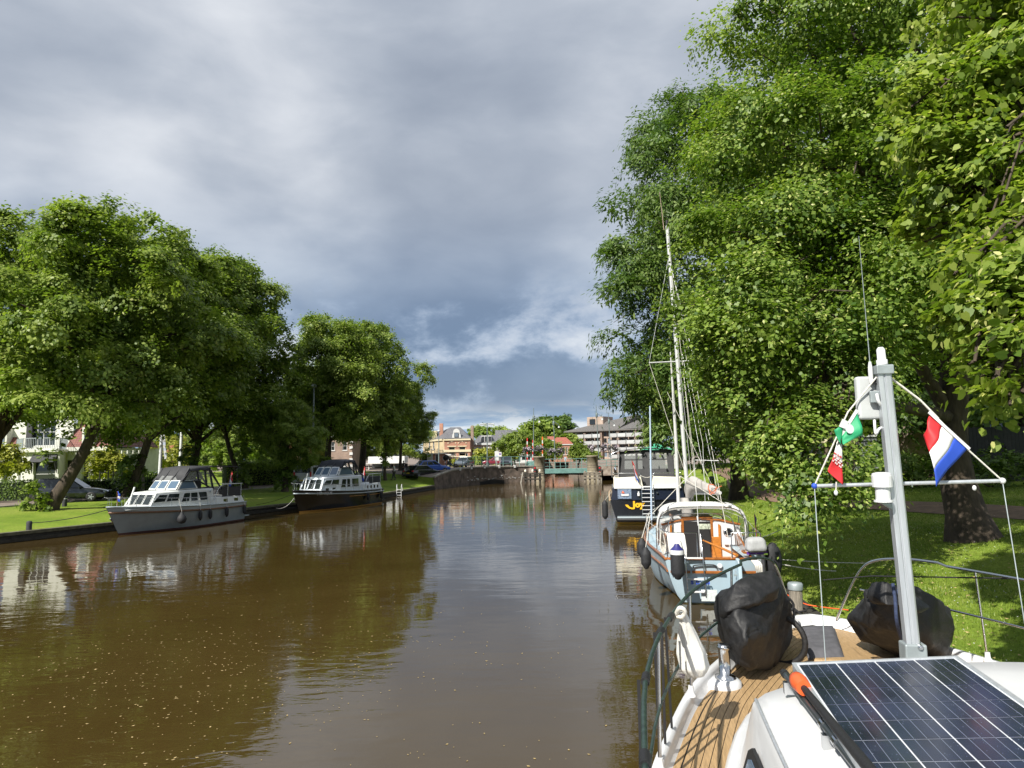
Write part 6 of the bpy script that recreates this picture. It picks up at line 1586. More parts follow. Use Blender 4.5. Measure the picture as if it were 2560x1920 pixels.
mb = MB(); mb.prism([(.40, -.10, 1.10), (.40, -.40, 1.06), (.40, -.46, .5), (.40, -.50, -.3), (.40, -.0, -.3), (.40, -.06, .4)], (.07, 0, 0)); obj('rudder', mb, 'pale_blue', SB, bevel=.015)
obj('tiller', MB().tube([(.43, -.1, 1.16), (.25, .5, 1.22), (-.05, 1.5, 1.30)], [.035, .03, .02], 8), 'orange_ply', SB)
for z in (.72, .36): obj('gudgeon', MB().box((.43, -.16, z), (.16, .10, .03)), 'galv', SB)
for x in (.02, .22): obj('exhaust', MB().lathe((x, -.02, .07), [(.035, 0), (.035, .05)], 10, (0, -1, 0)), 'steel', SB)
# grey dodger cloth over the port pushpit
obj('dodger_cloth', MB().loft([[(-.96, .02, 1.66), (-.62, -.04, 1.66)], [(-.96, -.03, 1.62), (-.60, -.07, 1.62)], [(-.94, -.05, 1.30), (-.57, -.09, 1.32)], [(-.90, -.05, 1.08), (-.58, -.09, 1.06)]], False), 'hood_white', SB)
obj('winch', MB().lathe((.78, .62, 1.2), [(.07, 0), (.05, .06), (.045, .12), (.06, .16), (.06, .2)], 14), 'white_gel', SB)
obj('locker_lid', MB().box((.74, .45, 1.16), (.22, .3, .05)), 'varnish', SB, bevel=.01)
cr = MB()
for k in range(7): cr.tube(smooth_path([(-1.02, .9 + .02 * k, 1.60), (-1.05 + .015 * k, .88 + .03 * k, 1.25), (-.98 + .02 * k, .85 + .03 * k, 1.05 + .02 * k), (-.93, .95, 1.25), (-.98, .92, 1.60)], 4), .012, 5)
obj('rope_coil', cr, 'rope_white', SB)
# things hung on it
fender('grey-black fender farther forward on the sailboat port side', D(1604, 1345, 17.6), .50, .125, line_to=D(1622, 1285, 17.9))
fender('grey-black fender nearer the sailboat stern on its port side', D(1614, 1368, 16.9), .52, .125, line_to=D(1625, 1290, 17.4))
fender('big black fender with white and blue end hanging at the sailboat transom', D(1692, 1362, 15.9), .78, .16, line_to=D(1690, 1330, 16.2), band=True)
om = thing('outboard_motor', 'small outboard under a grey cover on the sailboat starboard quarter', 'outboard motor', boat_pt(SB, (.86, -.1, 1.0)))
obj('cover', MB().box(boat_pt(SB, (.80, -.18, 1.42)), (.50, .36, .34), SR + .15, taper=.8), 'grey_cloth', om, w=True, bevel=.11, seg=5)
obj('bracket', MB().bar(boat_pt(SB, (.62, -.18, 1.22)), boat_pt(SB, (1.02, -.18, 1.24)), .05, .06), mat('purple', (.12, .03, .30), .5), om, w=True)
obj('clamp', MB().box(boat_pt(SB, (.90, -.12, 1.08)), (.18, .12, .26), SR), 'galv', om, w=True, bevel=.02)
obj('shaft', MB().tube([boat_pt(SB, (.92, -.24, 1.2)), boat_pt(SB, (.92, -.28, .3))], .045, 8), 'charcoal_cloth', om, w=True)
lb_ = thing('fender', 'large flat black fender board at the sailboat starboard quarter', 'fender', boat_pt(SB, (1.25, -.1, .5)), 0, 'fenders hung on the boats')
obj('body', MB().sphere(boat_pt(SB, (1.16, -.02, 1.03)), (.20, .14, .42), 16, 12), 'fender_black', lb_, w=True)
sf = thing('stern_flag', 'blue flag with white edge on a wooden staff at the sailboat starboard quarter', 'flag', boat_pt(SB, (.95, .2, 1.2)))
fa, fb_ = boat_pt(SB, (.92, .3, 1.35)), D(1886, 1284, 16.6)
obj('staff', MB().tube([fa, fb_], [.016, .012], 6), 'varnish', sf, w=True)
g_ = cloth_grid(fb_, fb_.lerp(fa, .62), D(1888, 1345, 16.5), D(1893, 1300, 16.6), 8, 8, .02)
part_cols(sf, 'white_edge', g_, 0, 2, 'white_cloth'); part_cols(sf, 'blue_cloth', g_, 2, 8, 'blue')
# mooring lines from the sailboat and the near boat across the grass
rope('pale line from the sailboat stern to the lawn', boat_pt(SB, (.9, .1, 1.05)), G(2090, 1428, .75), .05, .012, 'rope_white')
rope('second pale line from the sailboat to the lawn', boat_pt(SB, (.9, .3, 1.05)), G(2180, 1408, .9), .03, .010, 'rope_white')
rope('dark stern line of the black and cream cruiser running ashore', D(1735, 1215, 34), G(1861, 1266, .9), .05, .012, 'rope_black')
rope('grey spring line lying on the lawn beside the flag of the sailboat', boat_pt(SB, (1.0, 2.5, 1.1)), G(1978, 1310, .9), .06, .012, 'galv')

# ================================================================== BUILDINGS, BRIDGE AND STREET
def wall_mb(mb, o, u, W, H, holes, depth=.16, z0=0.0):
    """front face of a wall in the plane o + u*x + z, with recessed reveals round every hole"""
    o = Vector(o); u = Vector(u).normalized(); n = Vector((u.y, -u.x, 0))
    P = lambda x, z, d=0: o + u * x + Vector((0, 0, z)) - n * d
    xs = sorted({0, W, *[h[0] for h in holes], *[h[1] for h in holes]}); zs = sorted({z0, H, *[h[2] for h in holes], *[h[3] for h in holes]})
    for a, b in zip(xs, xs[1:]):
        for c, d in zip(zs, zs[1:]):
            mx, mz = (a + b) / 2, (c + d) / 2
            if any(h[0] < mx < h[1] and h[2] < mz < h[3] for h in holes): continue
            mb.quad(P(a, c), P(b, c), P(b, d), P(a, d))
    for a, b, c, d in holes:
        mb.quad(P(a, c), P(a, c, depth), P(b, c, depth), P(b, c)); mb.quad(P(a, d), P(b, d), P(b, d, depth), P(a, d, depth))
        mb.quad(P(a, c), P(a, d), P(a, d, depth), P(a, c, depth)); mb.quad(P(b, c), P(b, c, depth), P(b, d, depth), P(b, d))
    return P, n
def window(par, P, h, bars=(1, 1), fr='white_paint', glass='glass_dark', depth=.12, sill='white_paint', fw=.07, name='window', curtain=None):
    a, b, c, d = h; mb = MB()
    def rect(x0, x1, z0, z1, d0=depth, d1=depth - .05):
        q = [P(x0, z0, d0), P(x1, z0, d0), P(x1, z1, d0), P(x0, z1, d0)]; mb.prism(q, P(0, 0, d1) - P(0, 0, d0))
    rect(a, a + fw, c, d); rect(b - fw, b, c, d); rect(a + fw, b - fw, c, c + fw); rect(a + fw, b - fw, d - fw, d)
    for k in range(1, bars[0]): x = lerp(a, b, k / bars[0]); rect(x - fw * .35, x + fw * .35, c + fw, d - fw)
    for k in range(1, bars[1]): z = lerp(c, d, k / bars[1]); rect(a + fw, b - fw, z - fw * .35, z + fw * .35, depth, depth - .045)
    w = obj(name, mb, fr, par, w=True)
    pn = MB(); pn.quad(P(a, c, depth - .006), P(b, c, depth - .006), P(b, d, depth - .006), P(a, d, depth - .006))
    o = link('pane', mesh_of(pn, 'pane', glass), w)
    if sill:
        s = MB(); s.prism([P(a - .08, c - .09, 0), P(b + .08, c - .09, 0), P(b + .08, c, 0), P(a - .08, c, 0)], P(0, 0, -.09) - P(0, 0, 0)); link('sill', mesh_of(s, 'sill', sill), w)
    return w
def gable_box(mb, a, b, c, d, z0, z1):
    for p, q in ((a, b), (b, c), (c, d), (d, a)): mb.quad((*p, z0), (*q, z0), (*q, z1), (*p, z1))
brick_mat('brick_red', (.33, .12, .07), (.42, .17, .10), (.40, .33, .27))
brick_mat('brick_yellow', (.52, .40, .22), (.60, .47, .28), (.5, .44, .34))
brick_mat('brick_brown', (.20, .13, .10), (.27, .18, .135), (.34, .30, .26))
brick_mat('brick_pale', (.30, .21, .165), (.37, .27, .21), (.42, .38, .33))
def tile_mat(name, c1, c2, sc=1.0):
    m = bpy.data.materials.new(name); m.use_nodes = True; t = NT(m.node_tree); b = m.node_tree.nodes['Principled BSDF']
    tc = t.n('ShaderNodeTexCoord'); w1 = t.n('ShaderNodeTexWave', wave_type='BANDS', bands_direction='X', i_Scale=1.3 * sc); w2 = t.n('ShaderNodeTexWave', wave_type='BANDS', bands_direction='Z', i_Scale=1.6 * sc)
    t.l(tc.outputs['Object'], w1.inputs[0]); t.l(tc.outputs['Object'], w2.inputs[0]); nz = t.n('ShaderNodeTexNoise', i_Scale=3.0, i_Detail=5.0); t.l(tc.outputs['Object'], nz.inputs[0])
    h = t.math('ADD', t.math('MULTIPLY', w1.outputs['Fac'], .6), t.math('MULTIPLY', w2.outputs['Fac'], .4))
    t.l(t.mix(.5, t.ramp(nz.outputs[0], [(.3, c1), (.7, c2)]), t.ramp(h, [(.2, (.55, .55, .55)), (.8, (1.3, 1.3, 1.3))]), 'MULTIPLY'), b.inputs['Base Color'])
    b.inputs['Roughness'].default_value = .6; bp = t.n('ShaderNodeBump', i_Strength=.8, i_Distance=.06); t.l(h, bp.inputs['Height']); t.l(bp.outputs[0], b.inputs['Normal']); MATS[name] = m
tile_mat('tile_grey', (.09, .09, .10), (.17, .17, .18)); tile_mat('tile_red', (.28, .08, .05), (.40, .13, .08)); tile_mat('tile_dark_red', (.13, .04, .03), (.21, .07, .05)); tile_mat('slate', (.11, .105, .10), (.17, .16, .15), 2)
mat('stone_trim', (.60, .53, .36), .7, var=.1)
mat('villa_white', (.60, .60, .54), .7, var=.08, scale=2)
mat('glass_sky', (.16, .20, .25), .06, spec=.9)
def hip_roof(par, a, b, c, d, z, h, over, ridge, m_, name='roof'):
    """a,b front corners, c,d back corners; ridge = (t0, t1) along the front direction"""
    a, b, c, d = (Vector((*p, z)) for p in (a, b, c, d)); cen = (a + b + c + d) / 4
    ex_ = lambda p: p + (p - cen).normalized() * over
    A, B_, C_, D_ = map(ex_, (a, b, c, d)); m0 = (A + D_) / 2; m1 = (B_ + C_) / 2
    r0, r1 = m0.lerp(m1, ridge[0]) + Vector((0, 0, h)), m0.lerp(m1, ridge[1]) + Vector((0, 0, h))
    mb = MB(); mb.add([A, B_, r1, r0], [(0, 1, 2, 3)]); mb.add([C_, D_, r0, r1], [(0, 1, 2, 3)]); mb.add([B_, C_, r1], [(0, 1, 2)]); mb.add([D_, A, r0], [(0, 1, 2)]); mb.add([A, D_, C_, B_], [(0, 1, 2, 3)])
    return obj(name, mb, m_, par, w=True), r0, r1

# ---- corner house with stone trim
GZ = 1.82
HY = 128.0
def hx(px, Y=HY): return D(px, 1137, Y).x
xa, xb = hx(1111), hx(1175)
h1 = thing('corner_house', 'red brick corner house with cream trim and white gabled dormer', 'house', ((xa + xb) / 2, HY, GZ))
W1 = xb - xa; zs_ = lambda py, Y=HY: D(1140, py, Y).z
ez = zs_(1099)
holes = [(W1 * .17, W1 * .42, zs_(1140) - GZ, zs_(1117) - GZ), (W1 * .58, W1 * .83, zs_(1140) - GZ, zs_(1117) - GZ), (W1 * .12, W1 * .30, .15, 2.1), (W1 * .34, W1 * .46, .15, 2.1), (W1 * .56, W1 * .92, .6, 2.1)]
mb = MB(); P_, n_ = wall_mb(mb, (xa, HY, GZ), (1, 0, 0), W1, ez - GZ, holes)
mb.quad((xb, HY, GZ), (xb, HY + 9, GZ), (xb, HY + 9, ez), (xb, HY, ez)); obj('front_wall', mb, 'brick_red', h1, w=True)
xs0 = hx(1058, HY + 12)
mb = MB(); Ps, ns = wall_mb(mb, (xs0, HY + 12, GZ), (xa - xs0, -12, 0), math.hypot(xa - xs0, 12), ez - GZ, [(3.5, 4.6, 3.0, 4.6), (6.2, 7.3, 3.0, 4.6)]); obj('side_wall', mb, 'brick_yellow', h1, w=True)
for hh in [(3.5, 4.6, 3.0, 4.6), (6.2, 7.3, 3.0, 4.6)]: window(h1, Ps, hh, (1, 2))
for k, hh in enumerate(holes): window(h1, P_, hh, (1, 1) if k < 2 else (1, 2), fr='white_paint' if k > 1 else 'stone_trim', glass='glass_dark', name='window' if k not in (2,) else 'door')
for z, t_, p_ in ((ez - GZ - .15, .36, .22), (zs_(1143) - GZ, .16, .1), (2.35, .45, .16)):
    obj('cornice', MB().prism([P_(-.15, z, 0), P_(W1 + .15, z, 0), P_(W1 + .15, z + t_, 0), P_(-.15, z + t_, 0)], P_(0, 0, -p_) - P_(0, 0, 0)), 'stone_trim', h1, w=True)
obj('cornice', MB().prism([Ps(-.1, ez - GZ - .15, 0), Ps(12.4, ez - GZ - .15, 0), Ps(12.4, ez - GZ + .21, 0), Ps(-.1, ez - GZ + .21, 0)], Ps(0, 0, -.2) - Ps(0, 0, 0)), 'stone_trim', h1, w=True)
for hh in holes[:2]:
    a, b, c, d = hh
    obj('window_surround', MB().prism([P_(a - .25, d, 0), P_(b + .25, d, 0), P_(b + .25, d + .18, 0), P_(a - .25, d + .18, 0)], P_(0, 0, -.1) - P_(0, 0, 0)), 'stone_trim', h1, w=True)
    obj('brick_arch', MB().tube([P_(lerp(a - .1, b + .1, k / 8), d + .65 + .35 * math.sin(math.pi * k / 8), -.02) for k in range(9)], .07, 5), 'brick_brown', h1, w=True)
    for x in (a - .1, (a + b) / 2, b + .1): obj('keystone', MB().box(P_(x, d + (.70 if x != (a + b) / 2 else 1.05), -.03), (.18, .12, .22)), 'stone_trim', h1, w=True)
rf_, r0, r1 = hip_roof(h1, (xa, HY), (xb, HY), (xb, HY + 10), (xs0, HY + 12), ez + .2, zs_(1068) - ez, .3, (.45, .70), 'tile_grey')
# front dormer with scroll gable
dx0, dx1 = hx(1130), hx(1153); dz0, dz1 = ez + .15, zs_(1080)
obj('dormer', MB().prism([(dx0, HY + .1, dz0), (dx1, HY + .1, dz0), (dx1 - .1, HY + .1, dz0 + .8), (dx1 - .35, HY + .1, dz1), (dx0 + .35, HY + .1, dz1), (dx0 + .1, HY + .1, dz0 + .8)], (0, 2.5, 0)), 'white_paint', h1, w=True)
obj('dormer_pediment', MB().lathe(((dx0 + dx1) / 2, HY + .05, dz1), [(.62, 0), (.62, .3)], 20, (0, 1, 0)), 'white_paint', h1, w=True)
pd = obj('window', MB().prism([((dx0 + dx1) / 2 + x, HY + .08, z) for x, z in ((-.42, dz0 + .3), (.42, dz0 + .3), (.42, dz1 - .1), (-.42, dz1 - .1))], (0, -.06, 0)), 'charcoal_cloth', h1, w=True)
link('pane', mesh_of(MB().quad(*[((dx0 + dx1) / 2 + x, HY + .012, z) for x, z in ((-.34, dz0 + .38), (.34, dz0 + .38), (.34, dz1 - .2), (-.34, dz1 - .2))]), 'pane', 'glass_sky'), pd)
sd = hx(1088, HY + 7); obj('dormer', MB().box((sd, HY + 7, ez + 1.1), (.9, 2.4, 1.7)), 'stone_trim', h1, w=True)
obj('chimney', MB().box((hx(1104, HY + 5), HY + 5, ez + 2.0), (.7, .7, 2.6)), 'brick_red', h1, w=True, bevel=.03)
obj('chimney', MB().box((hx(1178), HY + 4, ez + .6), (.55, .55, 4.2)), 'brick_brown', h1, w=True, bevel=.03)
# awning front on its left with roof lettering
shop = thing('corner_shop', 'low brick shop with lettering on its roof edge beside the corner house', 'shop', (hx(1085), HY - 5, GZ))
sx0, sx1 = hx(1048, HY - 5), hx(1112, HY - 5)
mb = MB(); Pq, nq = wall_mb(mb, (sx0, HY - 5, GZ), (1, 0, 0), sx1 - sx0, zs_(1134, HY - 5) - GZ, [(.4, 1.5, .1, 2.2), (2.9, 3.5, .1, 2.0)])
mb.quad((sx1, HY - 5, GZ), (sx1, HY, GZ), (sx1, HY, zs_(1134, HY - 5)), (sx1, HY - 5, zs_(1134, HY - 5))); obj('wall', mb, 'brick_red', shop, w=True)
for hh in [(.4, 1.5, .1, 2.2), (2.9, 3.5, .1, 2.0)]: window(shop, Pq, hh, (1, 1), sill=None)
tz = zs_(1133, HY - 5)
obj('roof_edge', MB().box(((sx0 + sx1) / 2, HY - 4.9, tz), (sx1 - sx0 + .5, .7, .18)), 'white_paint', shop, w=True)
obj('roof', MB().box(((sx0 + sx1) / 2, HY - 2.4, tz + .0), (sx1 - sx0, 4.6, .14)), 'slate', shop, w=True)
o_ = text('lettering', 'Miles', 1.15, 'white_paint', shop, WM[shop.name].inverted() @ frame_mat((hx(1093, HY - 5), HY - 5.0, tz + .12), (1, 0, 0), (0, -1, 0)), ext=.06)
for px, w_ in ((1075, .9),): obj('tilted_sign', MB().box((hx(px, HY - 7), HY - 7, zs_(1150)), (1.0, .08, 2.4)), 'galv_light', shop, w=True)
# ---- second house: grey roof with wide dormer
xa2, xb2 = hx(1183, 134), hx(1250, 134); Y2 = 134.0; W2 = xb2 - xa2
z2 = lambda py: D(1210, py, Y2).z
h2 = thing('terraced_house', 'brown terraced house with grey tiles, wide white dormer and pale shutters', 'house', ((xa2 + xb2) / 2, Y2, GZ))
e2 = z2(1108); wz0, wz1 = z2(1141) - GZ, z2(1117) - GZ
holes = [(W2 * .12, W2 * .29, wz0, wz1), (W2 * .42, W2 * .56, wz0, wz1), (W2 * .70, W2 * .87, wz0, wz1), (W2 * .15, W2 * .28, .3, 1.9), (W2 * .45, W2 * .56, .1, 2.0), (W2 * .72, W2 * .88, .3, 1.9)]
mb = MB(); P_, n_ = wall_mb(mb, (xa2, Y2, GZ), (1, 0, 0), W2, e2 - GZ, holes); mb.quad((xb2, Y2, GZ), (xb2, Y2 + 8, GZ), (xb2, Y2 + 8, e2), (xb2, Y2, e2)); mb.quad((xa2, Y2 + 8, GZ), (xa2, Y2, GZ), (xa2, Y2, e2), (xa2, Y2 + 8, e2)); obj('wall', mb, 'brick_pale', h2, w=True)
mat('shutter', (.50, .49, .44), .7)
for k, hh in enumerate(holes):
    window(h2, P_, hh, (1, 2))
    if k < 3:
        for x0, x1 in ((hh[0] - W2 * .085, hh[0] - .03), (hh[1] + .03, hh[1] + W2 * .085)): obj('shutter', MB().prism([P_(x0, hh[2], 0), P_(x1, hh[2], 0), P_(x1, hh[3], 0), P_(x0, hh[3], 0)], P_(0, 0, -.05) - P_(0, 0, 0)), 'shutter', h2, w=True)
obj('cornice', MB().prism([P_(-.2, e2 - GZ - .35, 0), P_(W2 + .2, e2 - GZ - .35, 0), P_(W2 + .2, e2 - GZ + .05, 0), P_(-.2, e2 - GZ + .05, 0)], P_(0, 0, -.35) - P_(0, 0, 0)), 'galv_light', h2, w=True)
hip_roof(h2, (xa2, Y2), (xb2, Y2), (xb2, Y2 + 8), (xa2, Y2 + 8), e2, z2(1087) - e2, .3, (.22, .78), 'tile_grey')
dx0, dx1 = hx(1203, Y2), hx(1229, Y2); obj('dormer', MB().box(((dx0 + dx1) / 2, Y2 + 1.6, (z2(1104) + z2(1089)) / 2), (dx1 - dx0, 2.6, z2(1089) - z2(1104))), 'white_paint', h2, w=True)
for k in range(3):
    xm = lerp(dx0, dx1, (k + .5) / 3); f_ = obj('window', MB().box((xm, Y2 + .28, (z2(1103) + z2(1091)) / 2), ((dx1 - dx0) / 3.6, .06, z2(1091) - z2(1103))), 'charcoal_cloth', h2, w=True)
    link('pane', mesh_of(MB().box((xm, Y2 + .245, (z2(1103) + z2(1091)) / 2), ((dx1 - dx0) / 4.6, .02, (z2(1091) - z2(1103)) * .85)), 'pane', 'glass_dark'), f_)
h3 = thing('grey_roofed_house', 'house with pale grey tiled roof right of the shuttered house', 'house', (hx(1262, 142), 142, GZ))
mb = MB(); gable_box(mb, (hx(1243, 142), 142), (hx(1290, 142), 142), (hx(1290, 142), 150), (hx(1243, 142), 150), GZ, D(1260, 1112, 142).z); obj('wall', mb, 'brick_brown', h3, w=True)
hip_roof(h3, (hx(1240, 142), 142), (hx(1292, 142), 142), (hx(1292, 142), 150), (hx(1240, 142), 150), D(1260, 1112, 142).z, 3.2, .4, (.0, 1.0), 'tile_grey')
# ---- low white shop front behind the street trees
h4 = thing('low_pavilion', 'low white shop front behind the street tree', 'shop', (hx(1290, 138), 138, GZ))
xa4, xb4 = hx(1262, 138), hx(1335, 138); W4 = xb4 - xa4; holes = [(.4, 2.0, .2, 1.7), (2.4, 3.2, .1, 2.0), (3.4, 5.2, .5, 1.8)]
mb = MB(); P_, n_ = wall_mb(mb, (xa4, 138, GZ), (1, 0, 0), W4, D(1300, 1139, 138).z - GZ, holes); obj('wall', mb, 'white_paint', h4, w=True)
for hh in holes: window(h4, P_, hh, (1, 1), sill=None)
obj('roof', MB().box(((xa4 + xb4) / 2, 140, D(1300, 1139, 138).z + .15), (W4 + .6, 4.6, .3)), 'galv_light', h4, w=True)
# ---- red-roofed brick house beyond the bridge
def brick_house(label, x0, x1, Y, eave_py, ridge_py, px_mid, roofm, wins, dep=9, name='brick_house', wallm='brick_red', gable=False):
    xa, xb = hx(x0, Y), hx(x1, Y); W_ = xb - xa; zz = lambda py: D(px_mid, py, Y).z; e = zz(eave_py)
    t = thing(name, label, 'house', ((xa + xb) / 2, Y, GZ)); hs_ = [(W_ * a, W_ * b, zz(d) - GZ, zz(c) - GZ) for a, b, c, d in wins]
    mb = MB(); P, n = wall_mb(mb, (xa, Y, GZ), (1, 0, 0), W_, e - GZ, hs_); mb.quad((xb, Y, GZ), (xb, Y + dep, GZ), (xb, Y + dep, e), (xb, Y, e)); mb.quad((xa, Y + dep, GZ), (xa, Y, GZ), (xa, Y, e), (xa, Y + dep, e)); obj('wall', mb, wallm, t, w=True)
    for hh in hs_: window(t, P, hh, (1, 2))
    hip_roof(t, (xa, Y), (xb, Y), (xb, Y + dep), (xa, Y + dep), e, zz(ridge_py) - e, .25, (.0, 1.0) if gable else (.25, .75), roofm)
    obj('gutter', MB().prism([P(-.1, e - GZ - .2, 0), P(W_ + .1, e - GZ - .2, 0), P(W_ + .1, e - GZ, 0), P(-.1, e - GZ, 0)], P(0, 0, -.2) - P(0, 0, 0)), 'white_paint', t, w=True)
    return t
brick_house('brick house with orange roof behind the flower baskets', 1336, 1388, 150, 1100, 1090, 1360, 'tile_red', ((.15, .3, 1110, 1128), (.6, .75, 1110, 1128)), gable=True)
brick_house('narrow brick house with red roof and tall white windows', 1384, 1432, 140, 1110, 1092, 1405, 'tile_red', ((.50, .60, 1118, 1137), (.66, .74, 1118, 1137), (.86, .92, 1122, 1132), (.2, .34, 1120, 1135)))
obj_ = brick_house('brown house half hidden by the bridge tree', 1330, 1350, 146, 1118, 1100, 1340, 'tile_red', ((.3, .6, 1124, 1136),))
# ---- apartment block with balconies
mat('balcony_grey', (.38, .39, .39), .7, var=.1)
AB = thing('apartment_block', 'long four-storey apartment block with white balconies and a grey pitched roof', 'building', (hx(1520, 165), 165, GZ))
a0 = Vector((hx(1428, 172), 172, GZ)); a1 = Vector((hx(1640, 158), 158, GZ)); ud = (a1 - a0); Wd = ud.length; ud.normalize()
zt0 = D(1440, 1078, 170).z; rows_ = 4; bays = 10; fh = (zt0 - GZ) / 4.25
holes = []
for r in range(rows_):
    for b in range(bays):
        x = Wd * b / bays; bw_ = Wd / bays
        holes += [(x + bw_ * .10, x + bw_ * .46, .4 + r * fh + .25, .4 + r * fh + fh * .85), (x + bw_ * .56, x + bw_ * .9, .4 + r * fh + .1, .4 + r * fh + fh * .85)]
mb = MB(); P_, n_ = wall_mb(mb, a0, ud, Wd, zt0 - GZ, holes, .3); obj('wall', mb, 'brick_pale', AB, w=True)
for k, hh in enumerate(holes): window(AB, P_, hh, (2 if k % 2 else 1, 1), fr='white_paint', glass='glass_sky' if k % 3 else 'glass_dark', sill=None, depth=.2)
for r in range(rows_):
    for b in range(bays):
        x = Wd * b / bays; bw_ = Wd / bays; z = .4 + r * fh
        if (b % 5) == 4: continue
        bl = obj('balcony', MB().prism([P_(x + .1, z - .1, 0), P_(x + bw_ * .95, z - .1, 0), P_(x + bw_ * .95, z + .06, 0), P_(x + .1, z + .06, 0)], P_(0, 0, -1.3) - P_(0, 0, 0)), 'balcony_grey', AB, w=True)
        bp = MB(); bp.prism([P_(x + .1, z + .1, -1.25), P_(x + bw_ * .95, z + .1, -1.25), P_(x + bw_ * .95, z + .8, -1.25), P_(x + .1, z + .8, -1.25)], P_(0, 0, -1.29) - P_(0, 0, -1.25))
        for xx in (x + .1, x + bw_ * .95): bp.prism([P_(xx, z + .1, 0), P_(xx, z + .1, -1.25), P_(xx, z + 1.0, -1.25), P_(xx, z + 1.0, 0)], ud * .04)
        link('parapet', mesh_of(bp, 'parapet', 'balcony_grey' if (r + b) % 3 else 'galv_light'), bl)
for b in range(0, bays + 1, 2):
    x = Wd * b / bays; obj('pier', MB().prism([P_(x - .3, 0, 0), P_(x + .3, 0, 0), P_(x + .3, zt0 - GZ, 0), P_(x - .3, zt0 - GZ, 0)], P_(0, 0, -1.0) - P_(0, 0, 0)), 'brick_brown', AB, w=True)
zr = D(1550, 1036, 168).z; bk = -n_ * 13
def roofp(x, d, z): return P_(x, z - GZ, d)
mb = MB()
mb.add([roofp(-1.2, -1.4, zt0), roofp(Wd * .60, -1.4, zt0), roofp(Wd * .66, 7, zr), roofp(Wd * .10, 7, zt0 + 1.6)], [(0, 1, 2, 3)]); mb.add([roofp(Wd * .60, -1.4, zt0), roofp(Wd * .66, 7, zr), roofp(Wd * .66, 14, zt0)], [(0, 1, 2)])
mb.add([roofp(Wd * .60, -1.4, zt0 + .0), roofp(Wd + 1, -1.4, zt0 + .3), roofp(Wd + 1, 8, zr - .5), roofp(Wd * .74, 8, zr - .5)], [(0, 1, 2, 3)]); mb.add([roofp(-1.2, -1.4, zt0), roofp(Wd * .10, 7, zt0 + 1.6), roofp(-1.2, 14, zt0)], [(0, 1, 2)])
mb.add([roofp(-1.2, -1.4, zt0 - .25), roofp(Wd + 1, -1.4, zt0 - .25), roofp(Wd + 1, -1.4, zt0 + .02), roofp(-1.2, -1.4, zt0 + .02)], [(0, 1, 2, 3)])
obj('roof', mb, 'slate', AB, w=True)
c_ = roofp(Wd * .26, 4.5, zt0 + 2.2); lf = obj('lift_housing', MB().box(c_, (4.6, 5, 2.6), math.atan2(ud.y, ud.x)), 'brick_pale', AB, w=True)
wq = roofp(Wd * .23, 1.95, zt0 + 2.3); link('window', mesh_of(MB().box(wq, (1.6, .2, 1.3), math.atan2(ud.y, ud.x)), 'window', 'glass_dark'), lf)
mb = MB(); mb.quad(P_(0, 0, 0), P_(0, zt0 - GZ, 0), P_(0, zt0 - GZ, 12), P_(0, 0, 12)); obj('end_wall', mb, 'brick_brown', AB, w=True)

# ---- the bridge
BG = thing('bascule_bridge', 'low green steel bridge between two round brick piers', 'bridge', (7, 89, 0))
def pier(px, Y, r, top):
    c_ = D(px, 1200, Y); c_.z = 0
    pr = obj('pier', MB().lathe(c_ - Vector((0, 0, .6)), [(r * 1.08, 0), (r * 1.08, 1.1), (r, 1.15), (r, top + .55), (r * 1.05, top + .56), (r * 1.05, top + .7), (r * .98, top + .72)], 24), mat('pier_stone', (.20, .17, .115), .85, base2=(.33, .285, .205), scale=2, bump=.4, bscale=12), BG, w=True)
    for z in (.75, 1.05, 1.35, 1.65, 1.95):
        link('band', mesh_of(MB().lathe(c_ + Vector((0, 0, z)), [(r * 1.02, 0), (r * 1.02, .05)], 24), 'band', 'old_brick'), pr)
    return c_
zd = D(1420, 1172, 89).z
c1 = pier(1348, 88.6, .70, D(1348, 1143, 88.6).z); c2 = pier(1482, 88.6, .72, D(1482, 1141, 88.6).z)
mat('bridge_green', (.13, .25, .23), .5, var=.2, scale=2)
obj('deck', MB().box(((c1.x + c2.x) / 2, 91, zd - .12), (c2.x - c1.x + 1, 4.6, .22)), 'asphalt', BG, w=True)
obj('girder', MB().box(((c1.x + c2.x) / 2, 88.55, zd - .25), (c2.x - c1.x - 1.2, .18, .62)), 'bridge_green', BG, w=True, bevel=.03)
for k in range(4): obj('cross_beam', MB().box((lerp(c1.x + 1.2, c2.x - 1.2, k / 3), 91, zd - .40), (.22, 4.4, .4)), 'charcoal_cloth', BG, w=True)
obj('underside_beam', MB().bar((c1.x + .5, 89.4, zd - .55), (c2.x - .5, 89.4, zd - .75), .18, .22), 'charcoal_cloth', BG, w=True)
rt = D(1420, 1147, 88.5).z
def railing(name, pts, posts, z0f, h):
    for k in range(3): obj('rail', MB().tube([Vector(p) + Vector((0, 0, h * (1 - k * .36))) for p in pts], .035 if k == 0 else .024, 6), 'bridge_green', BG, w=True)
    for i in range(posts + 1):
        t_ = i / posts * (len(pts) - 1); j = min(int(t_), len(pts) - 2); p = Vector(pts[j]).lerp(Vector(pts[j + 1]), t_ - j); obj('post', MB().box(p + Vector((0, 0, h / 2)), (.07, .07, h)), 'bridge_green', BG, w=True)
railing('r', [(c1.x + .7, 88.5, zd), (c2.x - .7, 88.5, zd)], 8, None, rt - zd)
railing('r', [(x - .1, y + .15, z + .12) for (x, y), z in list(zip(WR, WZ))[9::3]], 10, None, 1.15)
railing('r', [(c2.x + .7, 88.7, zd), (20, 88.7, zd)], 8, None, 1.1)
obj('railing_panel', MB().box((D(1326, 1160, 88.3).x, 88.3, zd + .55), (1.0, .06, 1.05)), 'bridge_green', BG, w=True)
